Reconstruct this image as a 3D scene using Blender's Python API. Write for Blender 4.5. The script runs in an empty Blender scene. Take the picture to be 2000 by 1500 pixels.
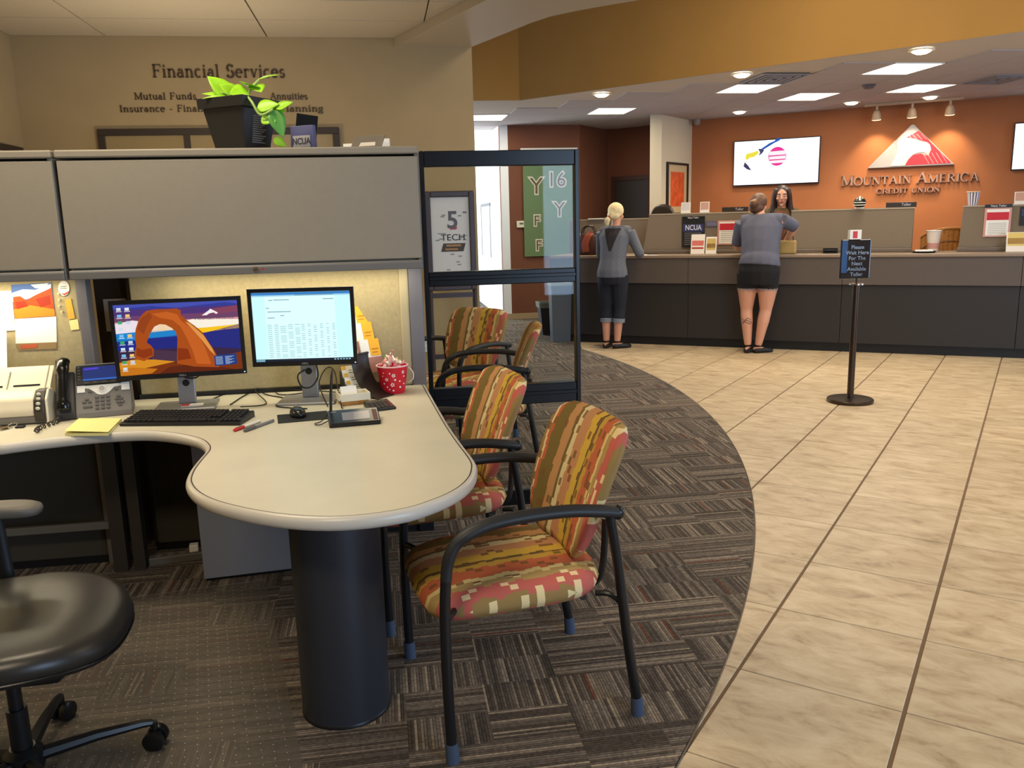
import bpy, bmesh, math, random
from mathutils import Vector, Matrix
random.seed(7)
R_ = math.radians
S = bpy.context.scene
COL = S.collection

# ------------------------------------------------------------------ camera
# world axes = room axes: +X along the back wall, +Y into the room, +Z up; camera stands at the origin, eye height 1.5 m
FPX, PITCH, ROLL, YAW = 1620.0, R_(11.14), R_(-1.44), R_(8.6)
EYE = Vector((0, 0, 1.5))
def _basis():
    cp, sp = math.cos(PITCH), math.sin(PITCH)
    F = Vector((0, cp, -sp)); r0 = Vector((1, 0, 0)); u0 = Vector((0, sp, cp))
    rr = r0 * math.cos(ROLL) + u0 * math.sin(ROLL); uu = -r0 * math.sin(ROLL) + u0 * math.cos(ROLL)
    m = Matrix.Rotation(-YAW, 3, 'Z')
    return m @ rr, m @ uu, m @ F
CR, CU, CF = _basis()
cd = bpy.data.cameras.new('camera'); cam = bpy.data.objects.new('camera', cd); COL.objects.link(cam)
cd.sensor_fit = 'HORIZONTAL'; cd.sensor_width = 36.0; cd.lens = FPX / 2000 * 36.0; cd.clip_start = .05; cd.clip_end = 200
cam.matrix_world = Matrix(((CR.x, CU.x, -CF.x, EYE.x), (CR.y, CU.y, -CF.y, EYE.y), (CR.z, CU.z, -CF.z, EYE.z), (0, 0, 0, 1)))
S.camera = cam

# ------------------------------------------------------------------ light, exposure
w = bpy.data.worlds.new('world'); S.world = w; w.use_nodes = True
bg = w.node_tree.nodes['Background']; bg.inputs[0].default_value = (.62, .76, 1.0, 1); bg.inputs[1].default_value = .9
S.view_settings.view_transform = 'Standard'; S.view_settings.look = 'None'
S.view_settings.gamma = 1.0; S.view_settings.use_curve_mapping = False
S.view_settings.exposure = 0.0
def area(name, loc, size, power, color, rot=(0, 0, 0), sizey=None):
    l = bpy.data.lights.new(name, 'AREA'); l.energy = power; l.color = color; l.size = size
    if sizey: l.shape = 'RECTANGLE'; l.size_y = sizey
    o = bpy.data.objects.new(name, l); COL.objects.link(o); o.location = loc; o.rotation_euler = rot
    return o
WARM = (1.0, .84, .60); NEUT = (1.0, .87, .68); DAY = (.50, .71, 1.0)
# office ceiling fixtures (left), lobby ceiling fixtures, daylight from the glazed front behind the camera and from the hall
area('office_fixture_light', (-1.2, 3.0, 3.00), 1.1, 42, WARM, sizey=.5)
area('office_fixture_light.001', (-1.2, 5.4, 3.00), 1.1, 16, WARM, sizey=.5)
area('office_fixture_light.002', (-1.0, .4, 3.00), 1.1, 48, WARM, sizey=.5)
area('added_office_uplight', (-1.3, 6.3, 1.5), .5, 16, WARM, rot=(R_(180), 0, 0), sizey=.3)  # added upward light behind the bins, no lamp built; brightens back wall and ceiling
area('lobby_fixture_light', (4.9, 3.2, 4.15), 1.6, 125, NEUT, sizey=1.6)
area('lobby_fixture_light.001', (3.1, 6.3, 4.15), 1.0, 55, NEUT, sizey=1.0)
area('lobby_fixture_light.002', (7.2, 2.6, 4.15), 1.6, 80, NEUT, sizey=1.6)
area('front_window_light', (3.7, -2.60, 1.6), 3.1, 230, DAY, rot=(R_(90), 0, 0), sizey=2.2)
area('side_window_light', (10.45, 3.4, 1.6), 3.0, 190, DAY, rot=(0, R_(90), 0), sizey=2.6)
area('hall_window_light', (-.6, 14.6, 1.7), 2.2, 260, (.88, .94, 1.0), rot=(0, R_(-90), 0), sizey=2.2)
area('under_cabinet_light', (-.40, 3.80, 1.305), 1.1, 4.4, (1.0, .88, .62), sizey=.06)
area('under_cabinet_light.001', (-1.9, 3.70, 1.305), 1.1, 7.0, (1.0, .88, .62), sizey=.06)

# ------------------------------------------------------------------ pixel -> point on a known surface
def ray(x, y): return CF + CR * ((x - 1000) / FPX) - CU * ((y - 750) / FPX)
def PZ(x, y, z): d = ray(x, y); return EYE + d * ((z - EYE.z) / d.z)          # on a level surface
def PV(x, y, v): d = ray(x, y); return EYE + d * (v / d.y)                    # on a wall parallel to the back wall
def PL(x, y, p, a):                                                          # on an upright plane through p at angle a
    n = Vector((-math.sin(a), math.cos(a), 0)); d = ray(x, y); return EYE + d * (n.dot(Vector((p[0], p[1], EYE.z)) - EYE) / n.dot(d))

# ------------------------------------------------------------------ materials
def lin(c):
    f = lambda v: v / 12.92 if v <= .04045 else ((v + .055) / 1.055) ** 2.4
    return tuple(f(v / 255.0) for v in c) + (1.0,)
class N:
    def __init__(s, name):
        s.m = bpy.data.materials.new(name); s.m.use_nodes = True; s.t = s.m.node_tree
        s.b = s.t.nodes['Principled BSDF']; s.out = s.t.nodes['Material Output']
    def n(s, ty, **kw):
        q = s.t.nodes.new(ty)
        for k, v in kw.items():
            if k.startswith('i'):
                q.inputs[int(k[1:])].default_value = v
            else: setattr(q, k, v)
        return q
    def l(s, a, b): s.t.links.new(a, b)
    def math(s, op, a, b=None):
        q = s.n('ShaderNodeMath', operation=op)
        for i, v in enumerate((a, b)):
            if v is None: continue
            if isinstance(v, (int, float)): q.inputs[i].default_value = v
            else: s.l(v, q.inputs[i])
        return q.outputs[0]
_mc = {}
def mat(name, c, rough=.5, metal=0.0, var=0.0, vs=30.0, bump=0.0, bs=200.0, spec=.5, coat=0.0, alpha=1.0, trans=0.0, ior=1.45):
    if name in _mc: return _mc[name]
    k = N(name); b = k.b; col = lin(c)
    b.inputs['Base Color'].default_value = col; b.inputs['Roughness'].default_value = rough; b.inputs['Metallic'].default_value = metal
    b.inputs['Specular IOR Level'].default_value = spec; b.inputs['Coat Weight'].default_value = coat; b.inputs['Alpha'].default_value = alpha
    b.inputs['Transmission Weight'].default_value = trans; b.inputs['IOR'].default_value = ior
    if var or bump:
        tc = k.n('ShaderNodeTexCoord')
    if var:
        no = k.n('ShaderNodeTexNoise'); no.inputs['Scale'].default_value = vs; no.inputs['Detail'].default_value = 4
        k.l(tc.outputs['Object'], no.inputs['Vector'])
        rp = k.n('ShaderNodeValToRGB'); rp.color_ramp.elements[0].position = .3; rp.color_ramp.elements[1].position = .7
        rp.color_ramp.elements[0].color = tuple(v * (1 - var) for v in col[:3]) + (1,)
        rp.color_ramp.elements[1].color = tuple(min(1, v * (1 + var)) for v in col[:3]) + (1,)
        k.l(no.outputs[0], rp.inputs[0]); k.l(rp.outputs[0], b.inputs['Base Color'])
    if bump:
        nb = k.n('ShaderNodeTexNoise'); nb.inputs['Scale'].default_value = bs
        k.l(tc.outputs['Object'], nb.inputs['Vector'])
        bp = k.n('ShaderNodeBump'); bp.inputs['Strength'].default_value = bump; bp.inputs['Distance'].default_value = .002
        k.l(nb.outputs[0], bp.inputs['Height']); k.l(bp.outputs[0], b.inputs['Normal'])
    _mc[name] = k.m
    return k.m
def emit(name, c, s=1.0):
    if name in _mc: return _mc[name]
    k = N(name); k.b.inputs['Base Color'].default_value = (0, 0, 0, 1); k.b.inputs['Specular IOR Level'].default_value = .1
    k.b.inputs['Emission Color'].default_value = lin(c); k.b.inputs['Emission Strength'].default_value = s
    _mc[name] = k.m
    return k.m
def glass(name, tint=(1, 1, 1), refl=1.0):
    if name in _mc: return _mc[name]
    k = N(name); g = k.n('ShaderNodeBsdfGlossy'); g.inputs['Roughness'].default_value = .02
    t = k.n('ShaderNodeBsdfTransparent'); t.inputs[0].default_value = tint + (1,)
    fr = k.n('ShaderNodeFresnel'); fr.inputs[0].default_value = 1.5
    mx = k.n('ShaderNodeMixShader'); f2 = k.math('MULTIPLY', fr.outputs[0], refl)
    k.l(f2, mx.inputs[0]); k.l(t.outputs[0], mx.inputs[1]); k.l(g.outputs[0], mx.inputs[2]); k.l(mx.outputs[0], k.out.inputs[0])
    _mc[name] = k.m
    return k.m

# ------------------------------------------------------------------ mesh building
class MB:
    def __init__(s): s.v = []; s.f = []; s.mi = []
    def add(s, vs, fs, m=0):
        o = len(s.v); s.v += [tuple(q) for q in vs]; s.f += [tuple(i + o for i in f) for f in fs]; s.mi += [m] * len(fs); return s
    def box(s, x0, x1, y0, y1, z0, z1, m=0):
        return s.add([(x0, y0, z0), (x1, y0, z0), (x1, y1, z0), (x0, y1, z0), (x0, y0, z1), (x1, y0, z1), (x1, y1, z1), (x0, y1, z1)],
                     [(0, 3, 2, 1), (4, 5, 6, 7), (0, 1, 5, 4), (1, 2, 6, 5), (2, 3, 7, 6), (3, 0, 4, 7)], m)
    def cbox(s, c, d, m=0): return s.box(c[0] - d[0] / 2, c[0] + d[0] / 2, c[1] - d[1] / 2, c[1] + d[1] / 2, c[2] - d[2] / 2, c[2] + d[2] / 2, m)
    def prism(s, poly, z0, z1, m=0, ax='z'):
        def P(a, b, h): return (a, b, h) if ax == 'z' else ((a, h, b) if ax == 'y' else (h, a, b))
        n = len(poly); area2 = sum(poly[i][0] * poly[(i + 1) % n][1] - poly[(i + 1) % n][0] * poly[i][1] for i in range(n))
        if area2 < 0: poly = poly[::-1]
        vs = [P(a, b, z0) for a, b in poly] + [P(a, b, z1) for a, b in poly]
        fs = [tuple(range(n))[::-1], tuple(range(n, 2 * n))] + [(i, (i + 1) % n, n + (i + 1) % n, n + i) for i in range(n)]
        if ax == 'y': fs = [f[::-1] for f in fs]
        return s.add(vs, fs, m)
    def poly(s, pts, m=0): return s.add(pts, [tuple(range(len(pts)))], m)
    def lathe(s, prof, n=20, c=(0, 0, 0), m=0, ax='z', cap=True):
        vs = []; fs = []
        for r, h in prof:
            for i in range(n):
                a = 2 * math.pi * i / n; x, y = r * math.cos(a), r * math.sin(a)
                q = (x, y, h) if ax == 'z' else ((x, h, y) if ax == 'y' else (h, x, y))
                vs.append((q[0] + c[0], q[1] + c[1], q[2] + c[2]))
        for j in range(len(prof) - 1):
            for i in range(n):
                a, b = j * n + i, j * n + (i + 1) % n
                fs.append((a, b, b + n, a + n) if ax != 'y' else (a, a + n, b + n, b))
        if cap:
            k = (len(prof) - 1) * n
            fs.append(tuple(range(n))[::-1] if ax != 'y' else tuple(range(n))); fs.append(tuple(range(k, k + n)) if ax != 'y' else tuple(range(k, k + n))[::-1])
        return s.add(vs, fs, m)
    def loft(s, rings, m=0, cap=True, closed=False):
        n = len(rings[0]); vs = [p for r in rings for p in r]; fs = []
        for j in range(len(rings) - (0 if closed else 1)):
            k = (j + 1) % len(rings)
            for i in range(n):
                fs.append((j * n + i, j * n + (i + 1) % n, k * n + (i + 1) % n, k * n + i))
        if cap and not closed:
            fs.append(tuple(range(n))[::-1]); q = (len(rings) - 1) * n; fs.append(tuple(range(q, q + n)))
        return s.add(vs, fs, m)
    def tube(s, pts, r, n=8, m=0, side=None, closed=False, cap=True):
        pts = [Vector(p) for p in pts]; L = len(pts)
        rs = r if isinstance(r, (list,)) else [r] * L
        rings = []; ref = None
        for i, p in enumerate(pts):
            a = pts[i - 1] if (i > 0 or closed) else p; b = pts[(i + 1) % L] if (i < L - 1 or closed) else p
            t = (b - a).normalized()
            if side is not None: x = Vector(side)
            elif ref is None: x = Vector((1, 0, 0)) if abs(t.x) < .9 else Vector((0, 1, 0))
            else: x = ref
            x = (x - t * x.dot(t))
            if x.length < 1e-5: x = t.orthogonal()
            x.normalize(); y = t.cross(x); ref = x
            ra, rb = rs[i] if isinstance(rs[i], tuple) else (rs[i], rs[i])
            rings.append([p + x * (ra * math.cos(2 * math.pi * k / n)) + y * (rb * math.sin(2 * math.pi * k / n)) for k in range(n)])
        return s.loft(rings, m, cap, closed)
    def ball(s, c, r, n=12, m=0):
        r = r if isinstance(r, tuple) else (r, r, r)
        rings = []
        for j in range(n // 2 + 1):
            t = math.pi * (j + .02 * (j == 0) - .02 * (j == n // 2)) / (n // 2)
            rings.append([(c[0] + r[0] * math.sin(t) * math.cos(2 * math.pi * i / n), c[1] + r[1] * math.sin(t) * math.sin(2 * math.pi * i / n), c[2] - r[2] * math.cos(t)) for i in range(n)])
        return s.loft(rings, m)
def smoothpath(pts, k=6):
    pts = [Vector(p) for p in pts]; out = []
    for i in range(len(pts) - 1):
        p0 = pts[max(i - 1, 0)]; p1 = pts[i]; p2 = pts[i + 1]; p3 = pts[min(i + 2, len(pts) - 1)]
        for j in range(k):
            t = j / k
            out.append(.5 * ((2 * p1) + (p2 - p0) * t + (2 * p0 - 5 * p1 + 4 * p2 - p3) * t * t + (3 * p1 - p0 - 3 * p2 + p3) * t ** 3))
    return out + [pts[-1]]
def build(name, mb, mats, parent=None, smooth=False, bevel=0.0, loc=None, rot=None, seg=2, subsurf=0, kind=None, label=None):
    me = bpy.data.meshes.new(name); me.from_pydata(mb.v, [], mb.f); me.update()
    if not isinstance(mats, (list, tuple)): mats = [mats]
    for m in mats: me.materials.append(m)
    if len(mats) > 1: me.polygons.foreach_set('material_index', mb.mi)
    if bevel:
        bm = bmesh.new(); bm.from_mesh(me)
        es = [e for e in bm.edges if len(e.link_faces) == 2 and e.calc_face_angle(0) > .5]
        bmesh.ops.bevel(bm, geom=es, offset=bevel, segments=seg, profile=.5, affect='EDGES', clamp_overlap=True)
        bm.to_mesh(me); bm.free()
    if smooth:
        me.polygons.foreach_set('use_smooth', [True] * len(me.polygons))
        if smooth != 'all':
            try: me.set_sharp_from_angle(angle=R_(40))
            except Exception: pass
    o = bpy.data.objects.new(name, me); COL.objects.link(o)
    if parent is not None: o.parent = parent
    if loc is not None: o.location = loc
    if rot is not None: o.rotation_euler = rot
    if subsurf:
        d = o.modifiers.new('subsurf', 'SUBSURF'); d.levels = subsurf; d.render_levels = subsurf
    if kind: o['kind'] = kind
    if label: o['label'] = label
    return o
def tag(o, label, cat, group=None):
    o['label'] = label; o['category'] = cat
    if group: o['group'] = group
    return o
def T(name, label, cat, loc=(0, 0, 0), rz=0.0, group=None, rot=None):
    o = bpy.data.objects.new(name, None); COL.objects.link(o); o.empty_display_size = .1
    o.location = loc; o.rotation_euler = rot if rot else (0, 0, rz)
    return tag(o, label, cat, group)
def struct(name, mb, mats, parent=None, **kw):
    o = build(name, mb, mats, parent, **kw)
    if parent is None: o['kind'] = 'structure'
    return o
def kids(o): return [c for c in bpy.data.objects if c.parent == o]
def copy_tree(o, parent=None):
    c = o.copy(); COL.objects.link(c); c.parent = parent
    for ch in kids(o): copy_tree(ch, c)
    return c
def text(name, s, size, m, parent=None, loc=(0, 0, 0), rot=(R_(90), 0, 0), ext=.001, align='CENTER', bold=0.0, shear=0.0, sx=1.0, label=None):
    cu = bpy.data.curves.new(name, 'FONT'); cu.body = s; cu.size = size; cu.extrude = ext; cu.align_x = align; cu.align_y = 'CENTER'
    cu.offset = bold; cu.shear = shear; cu.resolution_u = 3; cu.space_line = 1.0
    t = bpy.data.objects.new(name, cu); COL.objects.link(t)
    dg = bpy.context.evaluated_depsgraph_get(); me = bpy.data.meshes.new_from_object(t.evaluated_get(dg))
    bpy.data.objects.remove(t); bpy.data.curves.remove(cu)
    me.name = name; me.materials.clear(); me.materials.append(m)
    o = bpy.data.objects.new(name, me); COL.objects.link(o); o.parent = parent; o.location = loc; o.rotation_euler = rot; o.scale = (sx, 1, 1)
    if label: o['label'] = label
    return o
# shared materials
BLACK = mat('black_plastic', (22, 22, 24), .38); BLACKM = mat('black_metal_gloss', (12, 12, 14), .3, .0, spec=.35)
WHITE = mat('white_plastic', (232, 230, 224), .4); PAPER = mat('white_paper', (240, 238, 230), .8)
CHROME = mat('chrome', (200, 200, 200), .2, 1.0); GREYP = mat('grey_plastic', (120, 120, 122), .42)
# ================================================================== THE SETTING
BEIGE = mat('wall_beige_paint', (168, 146, 108), .85, var=.04, vs=3, bump=.05, bs=120)
GOLD = mat('fascia_gold_paint', (166, 124, 60), .8, var=.04, vs=2, bump=.04, bs=120)
ORANGE = mat('teller_wall_orange_paint', (172, 106, 64), .8, var=.05, vs=2)
BROWN = mat('hall_wall_rust_paint', (116, 70, 48), .8, var=.05, vs=2)
PALE = mat('column_cream_paint', (214, 200, 172), .8)
WHITEW = mat('hall_white_paint', (236, 238, 240), .8)
CEILP = mat('ceiling_drywall_paint', (196, 186, 172), .9)
CEILT = mat('ceiling_panel_fissured', (206, 194, 172), .95, var=.03, vs=60, bump=.2, bs=300)
CEILG = mat('ceiling_panel_grey', (176, 168, 166), .95, var=.03, vs=60, bump=.2, bs=300)
TBAR = mat('ceiling_grid_shadow_line', (120, 112, 100), .8)
BASEB = mat('baseboard_vinyl', (176, 150, 116), .6)

# floor: grout bed, tiles, carpet
grout = mat('grout_brown', (122, 100, 78), .9)
floor = struct('floor', MB().box(-3, 11, -3, 20, -.05, -.005), grout)
def tile_material():
    k = N('floor_tile_stone'); b = k.b; tc = k.n('ShaderNodeTexCoord'); oi = k.n('ShaderNodeObjectInfo')
    ad = k.n('ShaderNodeVectorMath', operation='ADD'); sc = k.n('ShaderNodeVectorMath', operation='SCALE')
    cb = k.n('ShaderNodeCombineXYZ'); k.l(oi.outputs['Random'], cb.inputs[0]); k.l(oi.outputs['Random'], cb.inputs[1]); k.l(cb.outputs[0], sc.inputs[0]); sc.inputs['Scale'].default_value = 37
    k.l(tc.outputs['Object'], ad.inputs[0]); k.l(sc.outputs[0], ad.inputs[1])
    mp = k.n('ShaderNodeMapping'); mp.inputs['Scale'].default_value = (1.0, 2.1, 1); mp.inputs['Rotation'].default_value = (0, 0, .6); k.l(ad.outputs[0], mp.inputs[0])
    n1 = k.n('ShaderNodeTexNoise'); n1.inputs['Scale'].default_value = 5.5; n1.inputs['Detail'].default_value = 9; n1.inputs['Roughness'].default_value = .66; n1.inputs['Distortion'].default_value = .5
    k.l(mp.outputs[0], n1.inputs['Vector'])
    rp = k.n('ShaderNodeValToRGB'); e = rp.color_ramp.elements
    e[0].position = .30; e[0].color = lin((150, 128, 98)); e[1].position = .70; e[1].color = lin((208, 190, 160))
    q = e.new(.43); q.color = lin((182, 160, 128)); q = e.new(.55); q.color = lin((196, 176, 144))
    k.l(n1.outputs[0], rp.inputs[0])
    n2 = k.n('ShaderNodeTexNoise'); n2.inputs['Scale'].default_value = 1.2; k.l(ad.outputs[0], n2.inputs['Vector'])
    hs = k.n('ShaderNodeHueSaturation'); k.l(rp.outputs[0], hs.inputs['Color'])
    k.l(k.math('ADD', k.math('MULTIPLY', oi.outputs['Random'], .10), k.math('ADD', k.math('MULTIPLY', n2.outputs[0], .12), .90)), hs.inputs['Value'])
    k.l(hs.outputs[0], b.inputs['Base Color']); b.inputs['Roughness'].default_value = .42; b.inputs['Specular IOR Level'].default_value = .35
    bp = k.n('ShaderNodeBump'); bp.inputs['Strength'].default_value = .25; bp.inputs['Distance'].default_value = .003; k.l(n1.outputs[0], bp.inputs['Height']); k.l(bp.outputs[0], b.inputs['Normal'])
    return k.m
TILE = tile_material()
TS, TY = .5087, R_(-40.95)
E1 = Vector((math.cos(TY), math.sin(TY), 0)); E2 = Vector((-math.sin(TY), math.cos(TY), 0)); TO = Vector((.781, 2.031, 0))
CC, CRAD = Vector((-6.146, 7.244, 0)), 8.667       # carpet circle
CA = R_(-32.8); CO = Vector((2.373, 10.01, 0)); CE = Vector((math.cos(CA), math.sin(CA), 0)); CN = Vector((-math.sin(CA), math.cos(CA), 0))   # counter line
tmb = MB().box(.006, TS - .006, .0025, TS - .0025, -.006, 0)
t0 = None
def pix(p):
    d = Vector(p) - EYE; k = d.dot(CF)
    if k < .05: return (-9999, 9999)
    return (1000 + FPX * d.dot(CR) / k, 750 - FPX * d.dot(CU) / k)
for i in range(-14, 14):
    for j in range(-12, 24):
        c = TO + E1 * (TS * i) + E2 * (TS * j)
        cs = [c, c + E1 * TS, c + E2 * TS, c + (E1 + E2) * TS]
        if max((q - CC).length for q in cs) < CRAD + .0: continue
        if max(q.x for q in cs) < .4 or min((q - CO).dot(CN) for q in cs) > -.03: continue
        px = [pix(q) for q in cs]
        if not any(-150 < x < 2250 and 400 < y < 1800 for x, y in px): continue
        if t0 is None:
            t0 = build('tile', tmb, TILE, floor, bevel=.0015, seg=1); o = t0
        else:
            o = t0.copy(); COL.objects.link(o)
        o.location = c; o.rotation_euler = (0, 0, TY)
def carpet_material():
    k = N('carpet_basket_stripes'); b = k.b; tc = k.n('ShaderNodeTexCoord'); sp = k.n('ShaderNodeSeparateXYZ'); k.l(tc.outputs['Object'], sp.inputs[0])
    X, Y = sp.outputs[0], sp.outputs[1]
    cell = .25
    cx = k.math('FLOOR', k.math('DIVIDE', X, cell)); cy = k.math('FLOOR', k.math('DIVIDE', Y, cell * .62))
    cv = k.n('ShaderNodeCombineXYZ'); k.l(cx, cv.inputs[0]); k.l(cy, cv.inputs[1])
    wn = k.n('ShaderNodeTexWhiteNoise', noise_dimensions='3D'); k.l(cv.outputs[0], wn.inputs[0])
    pick = k.math('GREATER_THAN', wn.outputs['Value'], .48)
    mx = k.n('ShaderNodeMix', data_type='FLOAT'); k.l(pick, mx.inputs[0]); k.l(X, mx.inputs[2]); k.l(Y, mx.inputs[3])
    my = k.n('ShaderNodeMix', data_type='FLOAT'); k.l(pick, my.inputs[0]); k.l(Y, my.inputs[2]); k.l(X, my.inputs[3])
    st = k.math('FLOOR', k.math('DIVIDE', mx.outputs[0], .0095))
    c2 = k.n('ShaderNodeCombineXYZ'); k.l(st, c2.inputs[0]); k.l(pick, c2.inputs[2]); k.l(k.math('FLOOR', k.math('MULTIPLY', wn.outputs['Value'], 9)), c2.inputs[1])
    w2 = k.n('ShaderNodeTexWhiteNoise', noise_dimensions='3D'); k.l(c2.outputs[0], w2.inputs[0])
    rp = k.n('ShaderNodeValToRGB'); rp.color_ramp.interpolation = 'CONSTANT'; e = rp.color_ramp.elements
    e[0].position = 0; e[0].color = lin((80, 72, 65)); e[1].position = .985; e[1].color = lin((112, 70, 54))
    for p, c in ((.25, (98, 89, 81)), (.5, (113, 103, 93)), (.74, (130, 118, 105)), (.92, (152, 138, 121))):
        q = e.new(p); q.color = lin(c)
    k.l(w2.outputs['Value'], rp.inputs[0])
    # dark groove between the ribs, and flecks along each rib
    fr = k.math('FRACT', k.math('DIVIDE', mx.outputs[0], .0095)); gr = k.math('LESS_THAN', fr, .24)
    fl = k.math('FLOOR', k.math('DIVIDE', my.outputs[0], .009)); c3 = k.n('ShaderNodeCombineXYZ'); k.l(fl, c3.inputs[0]); k.l(st, c3.inputs[1])
    w3 = k.n('ShaderNodeTexWhiteNoise', noise_dimensions='3D'); k.l(c3.outputs[0], w3.inputs[0])
    val = k.math('MULTIPLY', k.math('SUBTRACT', 1.0, k.math('MULTIPLY', gr, .6)), k.math('ADD', .78, k.math('MULTIPLY', w3.outputs['Value'], .44)))
    hs = k.n('ShaderNodeHueSaturation'); k.l(rp.outputs[0], hs.inputs['Color']); k.l(val, hs.inputs['Value']); k.l(hs.outputs[0], b.inputs['Base Color'])
    b.inputs['Roughness'].default_value = .95; b.inputs['Specular IOR Level'].default_value = .15
    bp = k.n('ShaderNodeBump'); bp.inputs['Strength'].default_value = .6; bp.inputs['Distance'].default_value = .003; k.l(val, bp.inputs['Height']); k.l(bp.outputs[0], b.inputs['Normal'])
    return k.m
CARPET = carpet_material()
cp = []
a0 = math.asin((-2.9 - CC.x) / CRAD) if False else None
for k in range(61):
    a = R_(-66 + (66 + 14.2) * k / 60)
    cp.append((CC.x + CRAD * math.cos(a), CC.y + CRAD * math.sin(a)))
cp += [(2.40, 10.2), (2.5, 19.5), (-2.95, 19.5), (-2.95, cp[0][1])]
carpet = struct('floor_carpet', MB().prism(cp, -.004, .003), CARPET)
edge = [(CC.x + (CRAD + .004) * math.cos(R_(-66 + 80.2 * k / 90)), CC.y + (CRAD + .004) * math.sin(R_(-66 + 80.2 * k / 90)), .001) for k in range(91)]
struct('trim_1', MB().tube(edge, (.004, .003) and .003, 6), mat('metal_edge_strip', (96, 82, 68), .5, .3))

def wallseg(name, p, q, z0, z1, m, th=.12, parent=None, flip=False):
    p = Vector((p[0], p[1], 0)); q = Vector((q[0], q[1], 0)); d = (q - p).normalized(); n = Vector((-d.y, d.x, 0)) * (th if not flip else -th)
    return struct(name, MB().prism([(v.x, v.y) for v in (p, q, q + n, p + n)], z0, z1), m, parent)
VW = 7.6
wallseg('wall_back', (-2.86, VW), (.868, VW), 0, 4.2, BEIGE, .14)
wallseg('baseboard_back', (-2.86, VW - .012), (.868, VW - .012), 0, .1, BASEB, .011)
wallseg('wall_left', (-2.86, -2.7), (-2.86, VW), 0, 4.2, BEIGE)
rw = MB()
for y0, y1, z0, z1 in ((-2.7, 2.0, 0, 4.2), (4.8, 9, 0, 4.2), (2.0, 4.8, 0, .45), (2.0, 4.8, 2.75, 4.2)): rw.box(10.6, 10.72, y0, y1, z0, z1)
struct('wall_right', rw, BEIGE)
wr_ = MB().box(10.6, 10.7, 2.0, 2.06, .45, 2.75).box(10.6, 10.7, 4.74, 4.8, .45, 2.75).box(10.6, 10.7, 3.37, 3.43, .45, 2.75).box(10.6, 10.7, 2.06, 4.74, .45, .51).box(10.6, 10.7, 2.06, 4.74, 2.69, 2.75)
w3 = struct('window_3', wr_, BLACKM); build('pane', MB().box(10.65, 10.656, 2.0, 4.8, .45, 2.75), glass('window_glass'), w3)
# glazed front behind the camera
fw = MB().box(-3, 2.1, -2.85, -2.7, 0, 4.2).box(5.3, 10.7, -2.85, -2.7, 0, 4.2).box(2.1, 5.3, -2.85, -2.7, 0, .45).box(2.1, 5.3, -2.85, -2.7, 2.75, 4.2)
struct('wall_front', fw, BEIGE)
wf = MB()
for x in (2.1, 3.14, 4.2, 5.24): wf.box(x, x + .06, -2.84, -2.72, .45, 2.75)
wf.box(2.1, 5.3, -2.84, -2.72, .45, .51).box(2.1, 5.3, -2.84, -2.72, 2.69, 2.75)
w1 = struct('window_1', wf, BLACKM)
build('pane', MB().box(2.1, 5.3, -2.79, -2.784, .45, 2.75), glass('window_glass'), w1)

# ceilings
ZC, ZB, ZL = 3.07, 2.99, 2.9
oc = struct('ceiling', MB().prism([(-2.86, VW), (.205, VW), (4.25, -2.7), (-2.86, -2.7)], ZC, ZC + .08), TBAR)
def clipx(poly, f):      # keep the part of a polygon where f(x, y) <= 0
    out_ = []
    for k in range(len(poly)):
        p, q = poly[k], poly[(k + 1) % len(poly)]; fp_, fq = f(*p), f(*q)
        if fp_ <= 0: out_.append(p)
        if (fp_ < 0 < fq) or (fq < 0 < fp_):
            t_ = fp_ / (fp_ - fq); out_.append((p[0] + (q[0] - p[0]) * t_, p[1] + (q[1] - p[1]) * t_))
    return out_
for j in range(0, 10):
    for i in range(-2, 5):
        x, y = -.85 + 1.28 * i, VW - .61 * (j + 1)
        q = clipx([(x + .006, y + .006), (x + 1.274, y + .006), (x + 1.274, y + .604), (x + .006, y + .604)], lambda a, c: a - (.205 + (VW - c) * .383) + .004)
        q = clipx(q, lambda a, c: -2.855 - a) if q else q
        if len(q) > 2: build('ceiling_panel', MB().prism(q, ZC - .012, ZC), CEILT, oc)
beam = [(.205, VW), (.66, 6.41), (4.25, -2.7), (4.9, -2.7), (3.7, 2.2), (2.75, 4.6), (1.99, 5.9), (1.878, 5.987), (1.70, 6.13), (1.50, 6.31), (1.344, 6.483), (1.23, 6.70), (1.125, 6.966), (.868, VW)]
BEAMP = mat('bulkhead_pale_paint', (190, 178, 158), .55)
struct('ceiling_bulkhead', MB().prism(beam, ZB, 4.2), BEAMP)
struct('ceiling_lobby', MB().box(-3, 11, -3, 20, 4.2, 4.3), CEILP)
FA, FB = Vector((1.718, 10.182, 0)), Vector((5.227, 6.402, 0)); FD = (FB - FA).normalized(); FN = Vector((-FD.y, FD.x, 0)); FE = FA + FD * 10.8
wallseg('wall_fascia', (-3, 10.286), (1.716, 10.178), ZL, 4.2, GOLD, .1)
fa_, fe_ = FA - FN * .004, FE - FN * .004
wallseg('wall_fascia', (fa_.x, fa_.y), (fe_.x, fe_.y), ZL, 4.2, GOLD, .1)
lowc = struct('ceiling_teller', MB().prism([(-3, 10.292), (FA.x, FA.y), (FE.x, FE.y), (11, 16), (11, 20), (-3, 20)], ZL - .003, ZL + .1), CEILP)
gx, gy = .53, .62
GO = PZ(1460, 171.5, ZL)
TROFF = [(0, 0), (2, 1), (2, -2), (4, 0), (-2, 3), (-5, 4)]
OA, OB = Vector((4.654, 12.25, 0)), Vector((8.083, 9.805, 0)); OD = (OB - OA).normalized(); ON = Vector((-OD.y, OD.x, 0)); OANG = math.atan2(OD.y, OD.x)
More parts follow.
